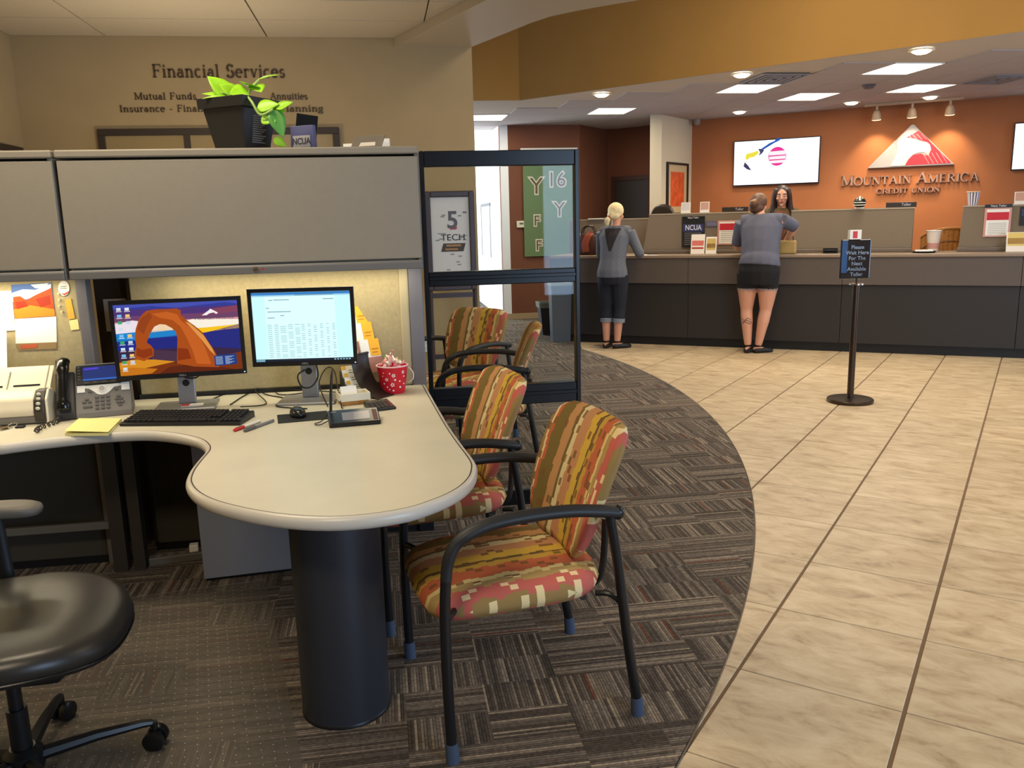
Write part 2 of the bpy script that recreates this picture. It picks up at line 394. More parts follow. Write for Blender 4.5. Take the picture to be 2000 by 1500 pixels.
pm = MB().box(-gx / 2 + .005, gx / 2 - .005, -gy / 2 + .005, gy / 2 - .005, -.012, -.002); p0 = None
for i in range(-6, 9):
    for j in range(-5, 10):
        c = Vector((GO.x + gx * i, GO.y + gy * j, 0))
        if (i, j) in TROFF: continue
        cs = [c + Vector((a * gx / 2, b * gy / 2, 0)) for a in (-1, 1) for b in (-1, 1)]
        if min((q - FA).dot(FN) for q in cs) < .30 or min(q.y for q in cs) < 10.6 and max(q.x for q in cs) < 1.8: continue
        if min((q - OA).dot(ON) for q in cs) > 0 or c.y > 13.6: continue
        px = pix((c.x, c.y, ZL))
        if not (850 < px[0] < 2120 and px[1] > 20): continue
        if p0 is None: p0 = build('ceiling_panel', pm, CEILG, lowc); o = p0
        else: o = p0.copy(); COL.objects.link(o)
        o.location = (c.x, c.y, ZL)
# light troffers in the teller ceiling
TL = emit('troffer_diffuser_glow', (255, 240, 215), 9.0)
tl = ['recessed square ceiling light right beside the slotted air vent', 'recessed square ceiling light above the left television, nearest the orange wall', 'large recessed square ceiling light nearest the gold fascia on the right', 'recessed square ceiling light in front of the mountain logo',
      'recessed square ceiling light above the rust coloured hall wall', 'recessed ceiling light cut off by the beige wall edge above the hall']
for (i, j), lb in zip(TROFF, tl):
    t = T('ceiling_light', lb, 'ceiling light', (GO.x + gx * i, GO.y + gy * j, ZL), 0, 'square ceiling lights over the tellers')
    fm = MB(); hx, hy = gx / 2 - .004, gy / 2 - .004
    fm.box(-hx, hx, -hy, -hy + .014, -.014, -.001).box(-hx, hx, hy - .014, hy, -.014, -.001).box(-hx, -hx + .014, -hy + .014, hy - .014, -.014, -.001).box(hx - .014, hx, -hy + .014, hy - .014, -.014, -.001)
    build('frame', fm, WHITE, t)
    area('troffer_light', (t.location.x, t.location.y, ZL - .03), gx - .04, 15, (1, .90, .74), sizey=gy - .04)
    for k in range(3):
        y0 = -hy + .016 + k * (2 * hy - .032) / 3
        build('diffuser', MB().box(-hx + .014, hx - .014, y0 + .004, y0 + (2 * hy - .032) / 3 - .004, -.010, -.002), TL, t)

# hall behind: rust wall, recess with a dark door, cream column, orange teller wall
wallseg('wall_hall', (1.82, 12.65), (3.04, 12.66), 0, ZL, BROWN)
wallseg('baseboard_hall', (1.82, 12.64), (3.04, 12.65), 0, .09, BASEB, .01, flip=False)
wallseg('wall_corridor', (1.82, 20), (1.82, 12.65), 0, ZL, WHITEW, .12, flip=False)
wallseg('baseboard_corridor', (1.815, 20), (1.815, 12.66), 0, .1, mat('baseboard_white', (225, 228, 230), .4), .01, flip=True)
wallseg('wall_end', (-3, 19.9), (1.9, 19.9), 0, ZL, WHITEW)
wallseg('wall_recess', (3.04, 12.66), (3.68, 13.40), 0, ZL, BROWN)
wallseg('wall_alcove', (3.68, 13.40), (4.6, 12.41), 0, ZL, BROWN)
struct('wall_column', MB().prism([(3.762, 11.503), (3.934, 11.511), (4.654, 12.25), (4.9, 13.0), (4.42, 13.2)], 0, ZL), PALE)
OE = OA + OD * 6.2
wallseg('wall_teller', (OA.x, OA.y), (OE.x, OE.y), 0, ZL, ORANGE)
da = math.atan2(12.41 - 13.40, 4.6 - 3.68)
d1 = T('door_1', '', '', (0, 0, 0)); del d1['label']; del d1['category']; d1['kind'] = 'structure'
dl, dr = PL(1203, 345, (3.68, 13.36), da), PL(1264, 345, (3.68, 13.36), da)
d1.location = (dl.x, dl.y, 0); d1.rotation_euler = (0, 0, da); dw = (dr - dl).length
build('door_frame', MB().box(-.07, 0, -.03, .02, 0, 2.15).box(dw, dw + .07, -.03, .02, 0, 2.15).box(0, dw, -.03, .02, 2.08, 2.15), mat('door_frame_brown', (70, 44, 34), .5), d1)
build('door_leaf', MB().box(0, dw, -.01, .03, 0, 2.08), mat('door_dark_grey', (58, 54, 50), .4), d1, bevel=.003)
build('door_handle', MB().tube([(dw - .06, -.02, 1.0), (dw - .06, -.06, 1.0), (dw - .17, -.06, 1.0)], .009), CHROME, d1, smooth=True)
# white framed opening on the bright corridor wall
a = PV(945, 388, 14.5); cw = T('window_2', '', '', (1.81, 13.9, .9)); del cw['label']; del cw['category']; cw['kind'] = 'structure'
build('window_frame', MB().box(-.01, .0, 0, .05, 0, .9).box(-.01, 0, 1.2, 1.25, 0, .9).box(-.01, 0, .05, 1.2, .85, .9), GREYP, cw)
# housings of the ceiling fixtures that light the office and the lobby
def housing(par, x, y, z, sx, sy):
    m_ = MB()
    for a, b, c, d in ((-sx, sx, -sy - .03, -sy), (-sx, sx, sy, sy + .03), (-sx - .03, -sx, -sy - .03, sy + .03), (sx, sx + .03, -sy - .03, sy + .03)): m_.box(x + a, x + b, y + c, y + d, z - .06, z)
    build('light_housing', m_, WHITE, par)
for x, y in ((-1.2, 3.0), (-1.2, 5.4), (-1.0, .4)): housing(oc, x, y, ZC - .012, .56, .26)
lob = bpy.data.objects['ceiling_lobby']
for x, y, s_ in ((4.9, 3.2, .81), (3.1, 6.3, .51), (7.2, 2.6, .81)): housing(lob, x, y, 4.2, s_, s_)
# ================================================================== THE WORKSTATION
GREYL = mat('cabinet_grey_laminate', (140, 132, 118), .5, var=.02, vs=40, bump=.04, bs=400)
GREYD = mat('cabinet_rail_grey', (106, 104, 102), .45)
FABRIC = mat('panel_fabric_oatmeal', (168, 154, 118), .95, var=.07, vs=70, bump=.25, bs=500)
POSTG = mat('panel_post_grey', (118, 116, 122), .4, .2)
VP = 3.93          # face of the fabric panels behind the desk
VC = 3.50          # face of the overhead bins
def bin_unit(name, label, x0, x1, lock):
    t = T(name, label, 'cabinet', ((x0 + x1) / 2, VC, 1.313)); w = (x1 - x0) / 2
    build('body', MB().box(-w, w, .03, VP - VC - .005, .035, .455), GREYL, t)
    build('top_cap', MB().box(-w, w, -.012, VP - VC - .002, .463, .493), GREYL, t, bevel=.006)
    d = build('door', MB().prism([(-.012, .045), (-.002, .043), (.028, .043), (.028, .452), (0, .455), (-.006, .452)], -w + .004, w - .004, ax='x'), GREYL, t, bevel=.004)
    r = build('bottom_rail', MB().prism([(-.018, .002), (.03, 0), (.03, .036), (-.012, .038), (-.018, .03)], -w + .004, w - .004, ax='x'), GREYD, t, bevel=.003)
    if lock:
        k = PV(500, 523, VC - .018); lx = k.x - (x0 + x1) / 2
        build('lock', MB().lathe([(.010, -.026), (.010, -.022), (.012, -.022), (.012, -.018)], 16, (lx, 0, .019), ax='y'), CHROME, r, smooth=True)
        build('keyhole', MB().box(lx - .006, lx + .006, -.0268, -.0262, .0175, .0205), BLACK, r)
        build('sticker', MB().poly([(lx + .018, -.0188, .020), (lx + .032, -.0188, .018), (lx + .030, -.0188, .026), (lx + .020, -.0188, .024)]), mat('red_sticker', (190, 40, 40), .5), r)
    build('side_panel', MB().box(w - .018, w, -.004, VP - VC - .005, .0, .463), GREYD, t, bevel=.002)
    return t
bin_unit('overhead_cabinet', 'long grey overhead cabinet with a lock above both monitors', -1.212, .168, True)
bin_unit('overhead_cabinet', 'grey overhead cabinet cut off by the left edge of the photo', -2.62, -1.222, False)

# fabric panels behind the desk
def panel(name, label, x0, x1, vface, z1, m, posts=(True, True), z0=.04):
    t = T(name, label, 'partition', ((x0 + x1) / 2, vface + .035, 0)); w = (x1 - x0) / 2
    build('lower_fabric', MB().box(-w + .01, w - .01, -.034, .034, z0, .70), mat('panel_fabric_shaded_base', (62, 56, 46), .95), t, bevel=.006)  # shade under the desk put into this darker fabric colour
    build('upper_fabric', MB().box(-w + .01, w - .01, -.034, .034, .76, z1), m, t, bevel=.006)
    build('raceway', MB().box(-w, w, -.028, .028, .70, .76), mat('raceway_dark', (52, 50, 48), .5), t)
    build('kickplate', MB().box(-w, w, -.024, .024, 0.0, z0), BLACK, t)
    for sx, p in zip((-1, 1), posts):
        if p: build('post', MB().box(sx * w - .022, sx * w + .022, -.036, .036, 0, z1 + .01), POSTG, t, bevel=.004)
    return t
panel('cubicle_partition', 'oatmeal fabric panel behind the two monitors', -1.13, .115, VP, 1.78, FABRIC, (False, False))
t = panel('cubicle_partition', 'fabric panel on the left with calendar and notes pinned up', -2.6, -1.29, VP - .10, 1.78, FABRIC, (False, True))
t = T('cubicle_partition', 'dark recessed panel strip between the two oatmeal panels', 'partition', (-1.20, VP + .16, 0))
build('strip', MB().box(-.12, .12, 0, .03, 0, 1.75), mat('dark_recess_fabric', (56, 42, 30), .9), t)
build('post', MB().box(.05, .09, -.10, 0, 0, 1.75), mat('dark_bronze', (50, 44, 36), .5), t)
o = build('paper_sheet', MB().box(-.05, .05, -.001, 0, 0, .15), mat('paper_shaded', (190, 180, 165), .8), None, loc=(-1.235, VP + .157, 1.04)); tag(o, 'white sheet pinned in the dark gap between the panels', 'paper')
t = T('panel_end_post', 'grey metal end post between desk panel and glass partition', 'post', (.145, 4.05, 0))
build('post', MB().box(-.03, .035, -.13, .15, .0, 1.31), POSTG, t, bevel=.006)
build('cover', MB().box(-.075, -.03, -.13, .12, .742, 1.31), mat('panel_end_fabric', (176, 164, 132), .9), t, bevel=.01)
build('foot', MB().box(-.034, .039, -.134, .154, 0.0, .12), BLACK, t, bevel=.003)

# ------------------------------------------------------------------ peninsula desk
DT = mat('desk_laminate_cream', (204, 199, 180), .38, var=.03, vs=6, spec=.4)
DE = mat('desk_edge_grey', (198, 192, 180), .32)
DL = mat('desk_edge_line_dark', (50, 44, 36), .5)
px = [(832, 757), (850, 789), (880, 840), (905, 876), (922, 898), (931, 912), (933, 922), (929, 940), (912, 960), (885, 977), (850, 992), (800, 1008), (720, 1021), (640, 1026), (560, 1022), (490, 1012), (430, 998), (395, 985), (374, 971), (364, 957), (363, 945), (370, 928), (385, 908), (398, 893), (401, 886), (399, 879), (385, 868), (350, 859), (300, 853), (250, 853), (190, 857), (130, 863), (60, 871), (0, 879)]
out = [PZ(x, y, .722) for x, y in px]
out = [Vector((p.x, p.y, 0)) for p in out]
out = smoothpath(out, 3)
left = out[-1]; d = (out[-1] - out[-5]).normalized()
out.append(Vector((-2.55, left.y + .12, 0)))
b = [Vector((-2.55, VP - .105, 0)), Vector((-1.262, VP - .108, 0)), Vector((-1.26, VP - .006, 0)), Vector((.05, VP - .004, 0))]
out = [v for v in out if v.y < VP - .05]; p0 = out[0]
fr = [Vector((p0.x - .004, VP - .008, 0))] + out       # free (banded) edge
t = T('desk', 'cream peninsula desk with curved grey edge on a dark column', 'desk', (-.2, 2.6, 0)); Oo = Vector((-.2, 2.6, 0))
def inset(line, dist):
    res = []
    for i, p in enumerate(line):
        a = line[max(i - 1, 0)]; c = line[min(i + 1, len(line) - 1)]; tt = (c - a).normalized()
        res.append(p + Vector((tt.y, -tt.x, 0)) * dist)
    return res
# the line runs clockwise seen from above: inside is to its right
i1 = inset(fr, .012); i2 = inset(fr, .016)
DTOP, DBOT = .740, .705
full = [(p.x - Oo.x, p.y - Oo.y) for p in i1] + [(q.x - Oo.x, q.y - Oo.y) for q in b]
build('worktop', MB().prism(full, DBOT, DTOP), DT, t)
rings = []
for p, q in zip(fr, i1):
    n = (q - p).normalized(); ring = []
    for k in range(9):
        an = math.pi * k / 8 - math.pi / 2
        ring.append(Vector((p.x - Oo.x, p.y - Oo.y, 0)) + n * (.016 - .016 * math.cos(an)) + Vector((0, 0, .7205 + .0205 * math.sin(an))))
    rings.append(ring)
build('edge_band', MB().loft(rings), DE, t, smooth=True)
l3 = inset(fr, .0165); l4 = inset(fr, .0205)
lm = MB()
for k in range(len(l3) - 1):
    lm.poly([(v.x - Oo.x, v.y - Oo.y, DTOP + .0004) for v in (l3[k], l4[k], l4[k + 1], l3[k + 1])][::-1])
build('edge_line', lm, DL, t)
cb = PZ(668, 1428, 0); cc = Vector((cb.x + .01, cb.y + .136, 0))
col = build('column_leg', MB().lathe([(.130, .0), (.136, .004), (.136, DBOT)], 40, (cc.x - Oo.x, cc.y - Oo.y, 0)), mat('column_dark_slate', (42, 44, 50), .45, .0), t, smooth=True)
build('base_ring', MB().lathe([(.1375, .0), (.1375, .012), (.136, .014)], 40, (cc.x - Oo.x, cc.y - Oo.y, 0), cap=False), BLACK, col, smooth=True)
q = PZ(400, 1140, 0); q2 = PZ(565, 1120, 0)
pd = T('file_pedestal', 'grey metal pedestal standing under the desk', 'cabinet', (q.x, q.y, 0), math.atan2(q2.y - q.y, q2.x - q.x)); pw = (q2 - q).length + .02
build('body', MB().box(0, pw, .012, .36, .02, .68), mat('pedestal_grey', (128, 130, 138), .45), pd, bevel=.004)
build('front_panel', MB().box(.0, pw, 0, .012, .02, .68), mat('pedestal_grey', (128, 130, 138), .45), pd, bevel=.003)
build('plinth', MB().box(.01, pw - .01, .02, .35, 0, .02), BLACK, pd)
pt = PZ(240, 1140, 0)
sp = T('desk_support_panel', 'dark support panel with twin uprights below the left worktop', 'desk support', (-1.22, 3.74, 0))
build('upright', MB().box(-.035, .025, -.03, .03, 0, DBOT), mat('dark_bronze', (50, 44, 36), .5), sp, bevel=.003)
build('upright', MB().box(.05, .10, -.03, .03, 0, DBOT), mat('dark_bronze', (50, 44, 36), .5), sp, bevel=.003)
build('crossbar', MB().box(-1.0, -.035, -.012, .012, .20, .235), mat('crossbar_grey', (96, 92, 84), .5), sp, bevel=.003)
ps = T('power_strip', 'white power strip lying in the dark under the desk', 'power strip', (-.99, 3.78, .003), .15)
build('body', MB().box(-.13, .13, -.025, .025, 0, .04), mat('strip_grey', (96, 92, 86), .5), ps, bevel=.006)
for k in range(4): build('socket', MB().box(-.10 + k * .05, -.075 + k * .05, -.014, .014, .0395, .0412), GREYP, ps)
build('plug', MB().box(.045, .085, -.02, .02, .041, .075), WHITE, ps, bevel=.005)
# clear chair mat with grip dots
mm = N('chair_mat_vinyl'); mm.b.inputs['Base Color'].default_value = lin((170, 160, 145)); mm.b.inputs['Roughness'].default_value = .32; mm.b.inputs['Alpha'].default_value = .20
q = [PZ(285, 1163, .004), PZ(520, 1132, .004), PZ(592, 1500, .004)]
e = (q[2] - q[1]); q3 = q[2] + e * .5; dd = (q[1] - q[0]).normalized(); q0 = q[1] - dd * 1.5; q4 = q3 - dd * 1.5
cm = T('chair_mat', 'clear plastic chair mat with rows of dots on the carpet', 'mat', (q[1].x, q[1].y, .003))
build('sheet', MB().prism([(v.x - q[1].x, v.y - q[1].y) for v in (q0, q[1], q3, q4)], 0, .003), mm.m, cm)
dots = MB(); ee = e.normalized()
for i in range(1, 44):
    for j in range(1, 46):
        c = -dd * (.035 * i) + ee * (.035 * j + (.0175 if i % 2 else 0)); s = .0024
        dots.add([(c.x - s, c.y, .0032), (c.x, c.y - s, .0032), (c.x + s, c.y, .0032), (c.x, c.y + s, .0032), (c.x, c.y, .0042)], [(0, 1, 4), (1, 2, 4), (2, 3, 4), (3, 0, 4)])
build('grip_dots', dots, mat('mat_dot', (188, 176, 156), .3), cm, kind='stuff')

# ------------------------------------------------------------------ glass partition
VG = 4.22
xl, xr = PV(822, 400, VG).x, PV(1131, 600, VG).x
gp = T('glass_partition', 'black framed glass partition at the end of the desk', 'partition', ((xl + xr) / 2, VG, 0)); gw = (xr - xl) / 2
zt = PV(980, 294, VG).z
def zz(x, y): return PV(x, y, VG - .03).z
m1a, m1b = zz(970, 528), zz(970, 556); m2a, m2b = zz(1010, 752), zz(1010, 787)
for sx in (-1, 1):
    build('post', MB().box(sx * gw - (.022 if sx > 0 else 0), sx * gw + (.022 if sx < 0 else 0), -.03, .03, 0, zt), BLACKM, gp, bevel=.003)
for nm, za, zb in (('top_rail', zt - .075, zt), ('middle_rail', m1b, m1a), ('middle_rail', m2b - .01, m2a), ('bottom_rail', 0.0, .085)):
    r = build(nm, MB().box(-gw + .022, gw - .022, -.028, .028, za, zb), BLACKM, gp, bevel=.004)
    if nm == 'middle_rail': build('bead', MB().box(-gw + .022, gw - .022, -.036, -.028, (za + zb) / 2 - .006, (za + zb) / 2 + .014), BLACKM, r, bevel=.003)
PG = glass('partition_glass', (.93, .95, .94), .34)
for za, zb in ((.085, m2b - .01), (m2a, m1b), (m1a, zt - .075)):
    build('pane', MB().box(-gw + .022, gw - .022, -.004, .004, za, zb), PG, gp)
# ================================================================== CHAIRS
def stripe_material(name, axis):
    k = N(name); b = k.b; tc = k.n('ShaderNodeTexCoord'); sp = k.n('ShaderNodeSeparateXYZ'); k.l(tc.outputs['Object'], sp.inputs[0])
    along = sp.outputs[axis]; y = sp.outputs[1]
    qa = k.math('FLOOR', k.math('DIVIDE', along, .024)); qy = k.math('FLOOR', k.math('DIVIDE', y, .017))
    # blocky shift of each stripe edge
    big = k.math('FLOOR', k.math('DIVIDE', y, .06))
    cv = k.n('ShaderNodeCombineXYZ'); k.l(qa, cv.inputs[0]); k.l(big, cv.inputs[1]); wn = k.n('ShaderNodeTexWhiteNoise', noise_dimensions='3D'); k.l(cv.outputs[0], wn.inputs[0])
    sh = k.math('MULTIPLY', k.math('FLOOR', k.math('MULTIPLY', wn.outputs['Value'], 3)), .005)
    t = k.math('DIVIDE', k.math('ADD', k.math('ADD', y, sh), .262), .54)
    rp = k.n('ShaderNodeValToRGB'); rp.color_ramp.interpolation = 'CONSTANT'; e = rp.color_ramp.elements
    st = [(0, (150, 118, 66)), (.06, (214, 194, 150)), (.085, (186, 96, 64)), (.115, (116, 98, 52)), (.235, (184, 136, 90)), (.32, (112, 96, 56)), (.345, (212, 194, 148)), (.40, (186, 134, 94)), (.50, (204, 166, 68)), (.585, (104, 82, 50)), (.61, (188, 150, 66)), (.665, (186, 100, 66)), (.775, (214, 190, 128)), (.81, (172, 142, 88)), (.87, (188, 98, 86)), (.955, (150, 122, 74))]
    e[0].position = 0; e[0].color = lin(st[0][1]); e[1].position = .06; e[1].color = lin(st[1][1])
    for p, c in st[2:]:
        q = e.new(p); q.color = lin(c)
    k.l(t, rp.inputs[0])
    # scattered single pixels: cream in the pink band, dark in the olive and tan bands
    c2 = k.n('ShaderNodeCombineXYZ'); k.l(qa, c2.inputs[0]); k.l(qy, c2.inputs[1]); c2.inputs[2].default_value = 3.3
    w2 = k.n('ShaderNodeTexWhiteNoise', noise_dimensions='3D'); k.l(c2.outputs[0], w2.inputs[0])
    spk = k.math('GREATER_THAN', w2.outputs['Value'], .87)
    hi = k.math('GREATER_THAN', t, .83); 
    cr = k.n('ShaderNodeMix', data_type='RGBA'); k.l(hi, cr.inputs[0]); cr.inputs[6].default_value = lin((120, 84, 48)); cr.inputs[7].default_value = lin((236, 214, 160))
    mx = k.n('ShaderNodeMix', data_type='RGBA'); k.l(k.math('MULTIPLY', spk, .85), mx.inputs[0]); k.l(rp.outputs[0], mx.inputs[6]); k.l(cr.outputs[2], mx.inputs[7])
    k.l(mx.outputs[2], b.inputs['Base Color']); b.inputs['Roughness'].default_value = .9; b.inputs['Specular IOR Level'].default_value = .2
    nb = k.n('ShaderNodeTexNoise'); nb.inputs['Scale'].default_value = 700; k.l(tc.outputs['Object'], nb.inputs['Vector'])
    bp = k.n('ShaderNodeBump'); bp.inputs['Strength'].default_value = .25; bp.inputs['Distance'].default_value = .002; k.l(nb.outputs[0], bp.inputs['Height']); k.l(bp.outputs[0], b.inputs['Normal'])
    return k.m
STRIPE = stripe_material('chair_fabric_seat_stripes', 0); STRIPEB = stripe_material('chair_fabric_back_stripes', 2)
FRAME = mat('chair_frame_black', (26, 26, 28), .33, .1, spec=.5); CAP = mat('chair_foot_cap_blue_grey', (62, 74, 94), .6)
ARMP = mat('chair_arm_pad_black', (34, 34, 36), .5)
def pad(fn, na=14, nb=14, ex=3.2):
    """closed rounded pad: fn(a, b, side) gives the point for a, b in -1..1 and side in -1..1"""
    mb = MB(); rings = []
    prof = [(.0, -1), (.55, -1), (.86, -1), (.965, -.72), (1.0, 0), (.965, .72), (.86, 1), (.55, 1), (.0, 1)]
    n = 40
    for s, sd in prof:
        ring = []
        for i in range(n):
            an = 2 * math.pi * i / n; c, q = math.cos(an), math.sin(an)
            r = 1.0 / ((abs(c) ** ex + abs(q) ** ex) ** (1 / ex)); s2 = max(s, .01)
            ring.append(fn(c * r * s2, q * r * s2, sd))
        rings.append(ring)
    return mb.loft(rings)
def make_chair():
    t = T('guest_chair', 'guest chair', 'chair')
    def seatf(a, b, sd):
        x, y = .062 + a * .278, b * .262
        z = .432 + sd * .036 + .012 * (1 - a * a) * (1 - b * b) - (.022 * max(0, a) ** 3) - .012 * abs(b) ** 3 + .006 * a * a * (1 if a < 0 else 0)
        return Vector((x, y, z))
    build('seat', pad(seatf, ex=4.5), STRIPE, t, smooth='all')
    def backf(a, b, sd):
        wv = .262 + .010 * b - .018 * b * b * (1 if b < 0 else .3) - .050 * max(0, -b) ** 2
        z = .686 + b * .212; x = -.228 - b * .072 + .034 * a * a - sd * .024 + .018 * (1 - b * b)
        return Vector((x, a * wv, z))
    build('backrest', pad(backf, ex=6.5), STRIPEB, t, smooth='all')
    for s in (1, -1):
        y = .300 * s
        fl = smoothpath([(.304, .306 * s, .03), (.308, .304 * s, .25), (.306, .301 * s, .45), (.298, .299 * s, .56)], 5)
        a = build('leg', MB().tube(fl, .0155, 12), FRAME, t, smooth=True); build('foot_cap', MB().tube([(.303, .306 * s, 0.0), (.305, .306 * s, .06)], [.0205, .0185], 12), CAP, a, smooth=True)
        rl = smoothpath([(-.190, .292 * s, .662), (-.215, .296 * s, .50), (-.252, .284 * s, .25), (-.288, .276 * s, .03)], 5)
        a = build('leg', MB().tube(rl, .0155, 12), FRAME, t, smooth=True); build('foot_cap', MB().tube([(-.289, .276 * s, 0.0), (-.285, .277 * s, .06)], [.0205, .0185], 12), CAP, a, smooth=True)
        ap = smoothpath([(.299, .299 * s, .545), (.290, .298 * s, .600), (.260, .297 * s, .650), (.190, .296 * s, .682), (.08, .295 * s, .694), (-.06, .294 * s, .692), (-.16, .292 * s, .678), (-.212, .291 * s, .668)], 4)
        r = [(.0165, .0165)] * 4 + [(.019, .017)] * 5 + [(.024, .018)] * (len(ap) - 9)
        a = build('armrest', MB().tube(ap, r, 12, side=(0, 1, 0)), ARMP, t, smooth=True)
        build('end_ball', MB().ball((-.216, .291 * s, .667), (.020, .022, .022), 14), FRAME, a, smooth=True)
        build('seat_bracket', MB().tube(smoothpath([(-.17, .235 * s, .40), (-.20, .262 * s, .405), (-.225, .282 * s, .385), (-.236, .290 * s, .36)], 4), .009, 8), FRAME, t, smooth=True)
        build('back_bracket', MB().tube(smoothpath([(-.12, .15 * s, .392), (-.20, .16 * s, .40), (-.225, .165 * s, .46), (-.235, .16 * s, .60)], 4), .011, 8), FRAME, t, smooth=True)
    build('crossbar', MB().tube([(.306, -.301, .425), (.255, -.22, .42), (.20, -.18, .415), (.20, .18, .415), (.255, .22, .42), (.306, .301, .425)], .010, 8), FRAME, t, smooth=True)
    build('crossbar', MB().tube([(-.13, -.235, .394), (-.13, .235, .394)], .011, 8), FRAME, t, smooth=True)
    return t
ch = make_chair()
spots = [(.372, 2.452, 189.2, 'striped guest chair in the foreground at the desk corner, nearest the camera'),
         (.205, 3.235, 189.5, 'striped guest chair tucked under the far right edge of the desk'),
         (.47, 5.62, 222, 'striped guest chair beyond the glass partition with its patterned back facing us'),
         (.60, 4.83, 172, 'striped guest chair right behind the glass, backrest seen edge on')]
for i, (x, y, a, lb) in enumerate(spots):
    o = ch if i == 0 else copy_tree(ch)
    o.location = (x, y, .003); o.rotation_euler = (0, 0, R_(a)); o['label'] = lb; o['group'] = 'striped guest chairs'

# ------------------------------------------------------------------ office chair at lower left
LEA = mat('black_leatherette', (40, 38, 35), .36, bump=.08, bs=250)
oc_ = T('office_chair', 'black leather office chair on casters at the left edge', 'chair', (-1.02, 2.215, .003), R_(2))
def oseat(a, b, sd):
    x, y = a * .285, b * .30
    z = .465 + sd * .042 - .03 * max(0, a) ** 3 + .014 * (a * a - .4) * (1 if a < 0 else .3) + .012 * b * b
    return Vector((x, y * (1 - .10 * max(0, a)), z))
se = build('seat', pad(oseat, ex=2.7), LEA, oc_, smooth='all')
pip = []
for i in range(48):
    an = 2 * math.pi * i / 48; c, q = math.cos(an), math.sin(an); r = 1 / ((abs(c) ** 2.7 + abs(q) ** 2.7) ** (1 / 2.7)); pip.append(oseat(c * r * .985, q * r * .985, -.45))
build('piping', MB().tube(pip, .0035, 6, closed=True), BLACK, se, smooth=True)
build('seat_pan', MB().box(-.17, .17, -.17, .17, .385, .43), BLACK, oc_, bevel=.02)
build('mechanism', MB().box(-.10, .12, -.06, .06, .325, .39), BLACK, oc_, bevel=.012)
build('gas_lift', MB().lathe([(.026, .09), (.026, .24), (.018, .24), (.018, .34)], 18, (-.02, 0, 0)), BLACK, oc_, smooth=True)
def back2(a, b, sd):
    return Vector((-.30 - b * .05 - sd * .03 + .05 * a * a, a * .23, .78 + b * .24))
build('backrest', pad(back2), LEA, oc_, smooth='all')
build('back_bar', MB().tube(smoothpath([(-.10, 0, .36), (-.26, 0, .38), (-.34, 0, .50), (-.335, 0, .72)], 5), [(.04, .012)] * 16, 10, side=(0, 1, 0)), BLACK, oc_, smooth=True)
for s in (1, -1):
    build('arm_support', MB().tube(smoothpath([(-.10, .16 * s, .40), (-.12, .30 * s, .41), (-.14, .335 * s, .48), (-.15, .335 * s, .675)], 5), [(.03, .014)] * 16, 10, side=(1, 0, 0)), BLACK, oc_, smooth=True)
    def armf(a, b, sd, s=s): return Vector((-.145 + a * .13, .345 * s + b * .05, .692 + sd * .016 - .008 * max(0, a) ** 2))
    build('armrest', pad(armf, ex=3.5), mat('arm_pad_grey', (92, 88, 82), .5), oc_, smooth='all')
build('hub', MB().lathe([(.045, .05), (.05, .06), (.05, .11), (.032, .125)], 18, (-.02, 0, 0)), BLACK, oc_, smooth=True)
for k in range(5):
    an = R_(20 + 72 * k); dx, dy = math.cos(an), math.sin(an)
    st = build('base_arm', MB().tube([(-.02 + dx * .035, dy * .035, .088), (-.02 + dx * .18, dy * .18, .092), (-.02 + dx * .30, dy * .30, .085), (-.02 + dx * .325, dy * .325, .08)], [(.021, .020), (.017, .016), (.013, .012), (.011, .010)], 8, side=(-dy, dx, 0)), BLACK, oc_, smooth=True)
    cx, cy = -.02 + dx * .33, dy * .33; wa = an + 1.1; wx, wy = math.cos(wa), math.sin(wa)
    ca = build('caster', MB().tube([(cx, cy, .082), (cx, cy, .058)], .010, 10).tube([(cx - wx * .010, cy - wy * .010, .032), (cx + wx * .010, cy + wy * .010, .032)], .016, 10), BLACK, oc_, smooth=True)
    for s in (-1, 1):
        build('wheel', MB().tube([(cx + wx * s * .008, cy + wy * s * .008, .030), (cx + wx * s * .014, cy + wy * s * .014, .030), (cx + wx * s * .028, cy + wy * s * .028, .030), (cx + wx * s * .031, cy + wy * s * .031, .030)], [.026, .030, .030, .024], 22), mat('caster_black', (20, 20, 20), .3), ca, smooth=True)
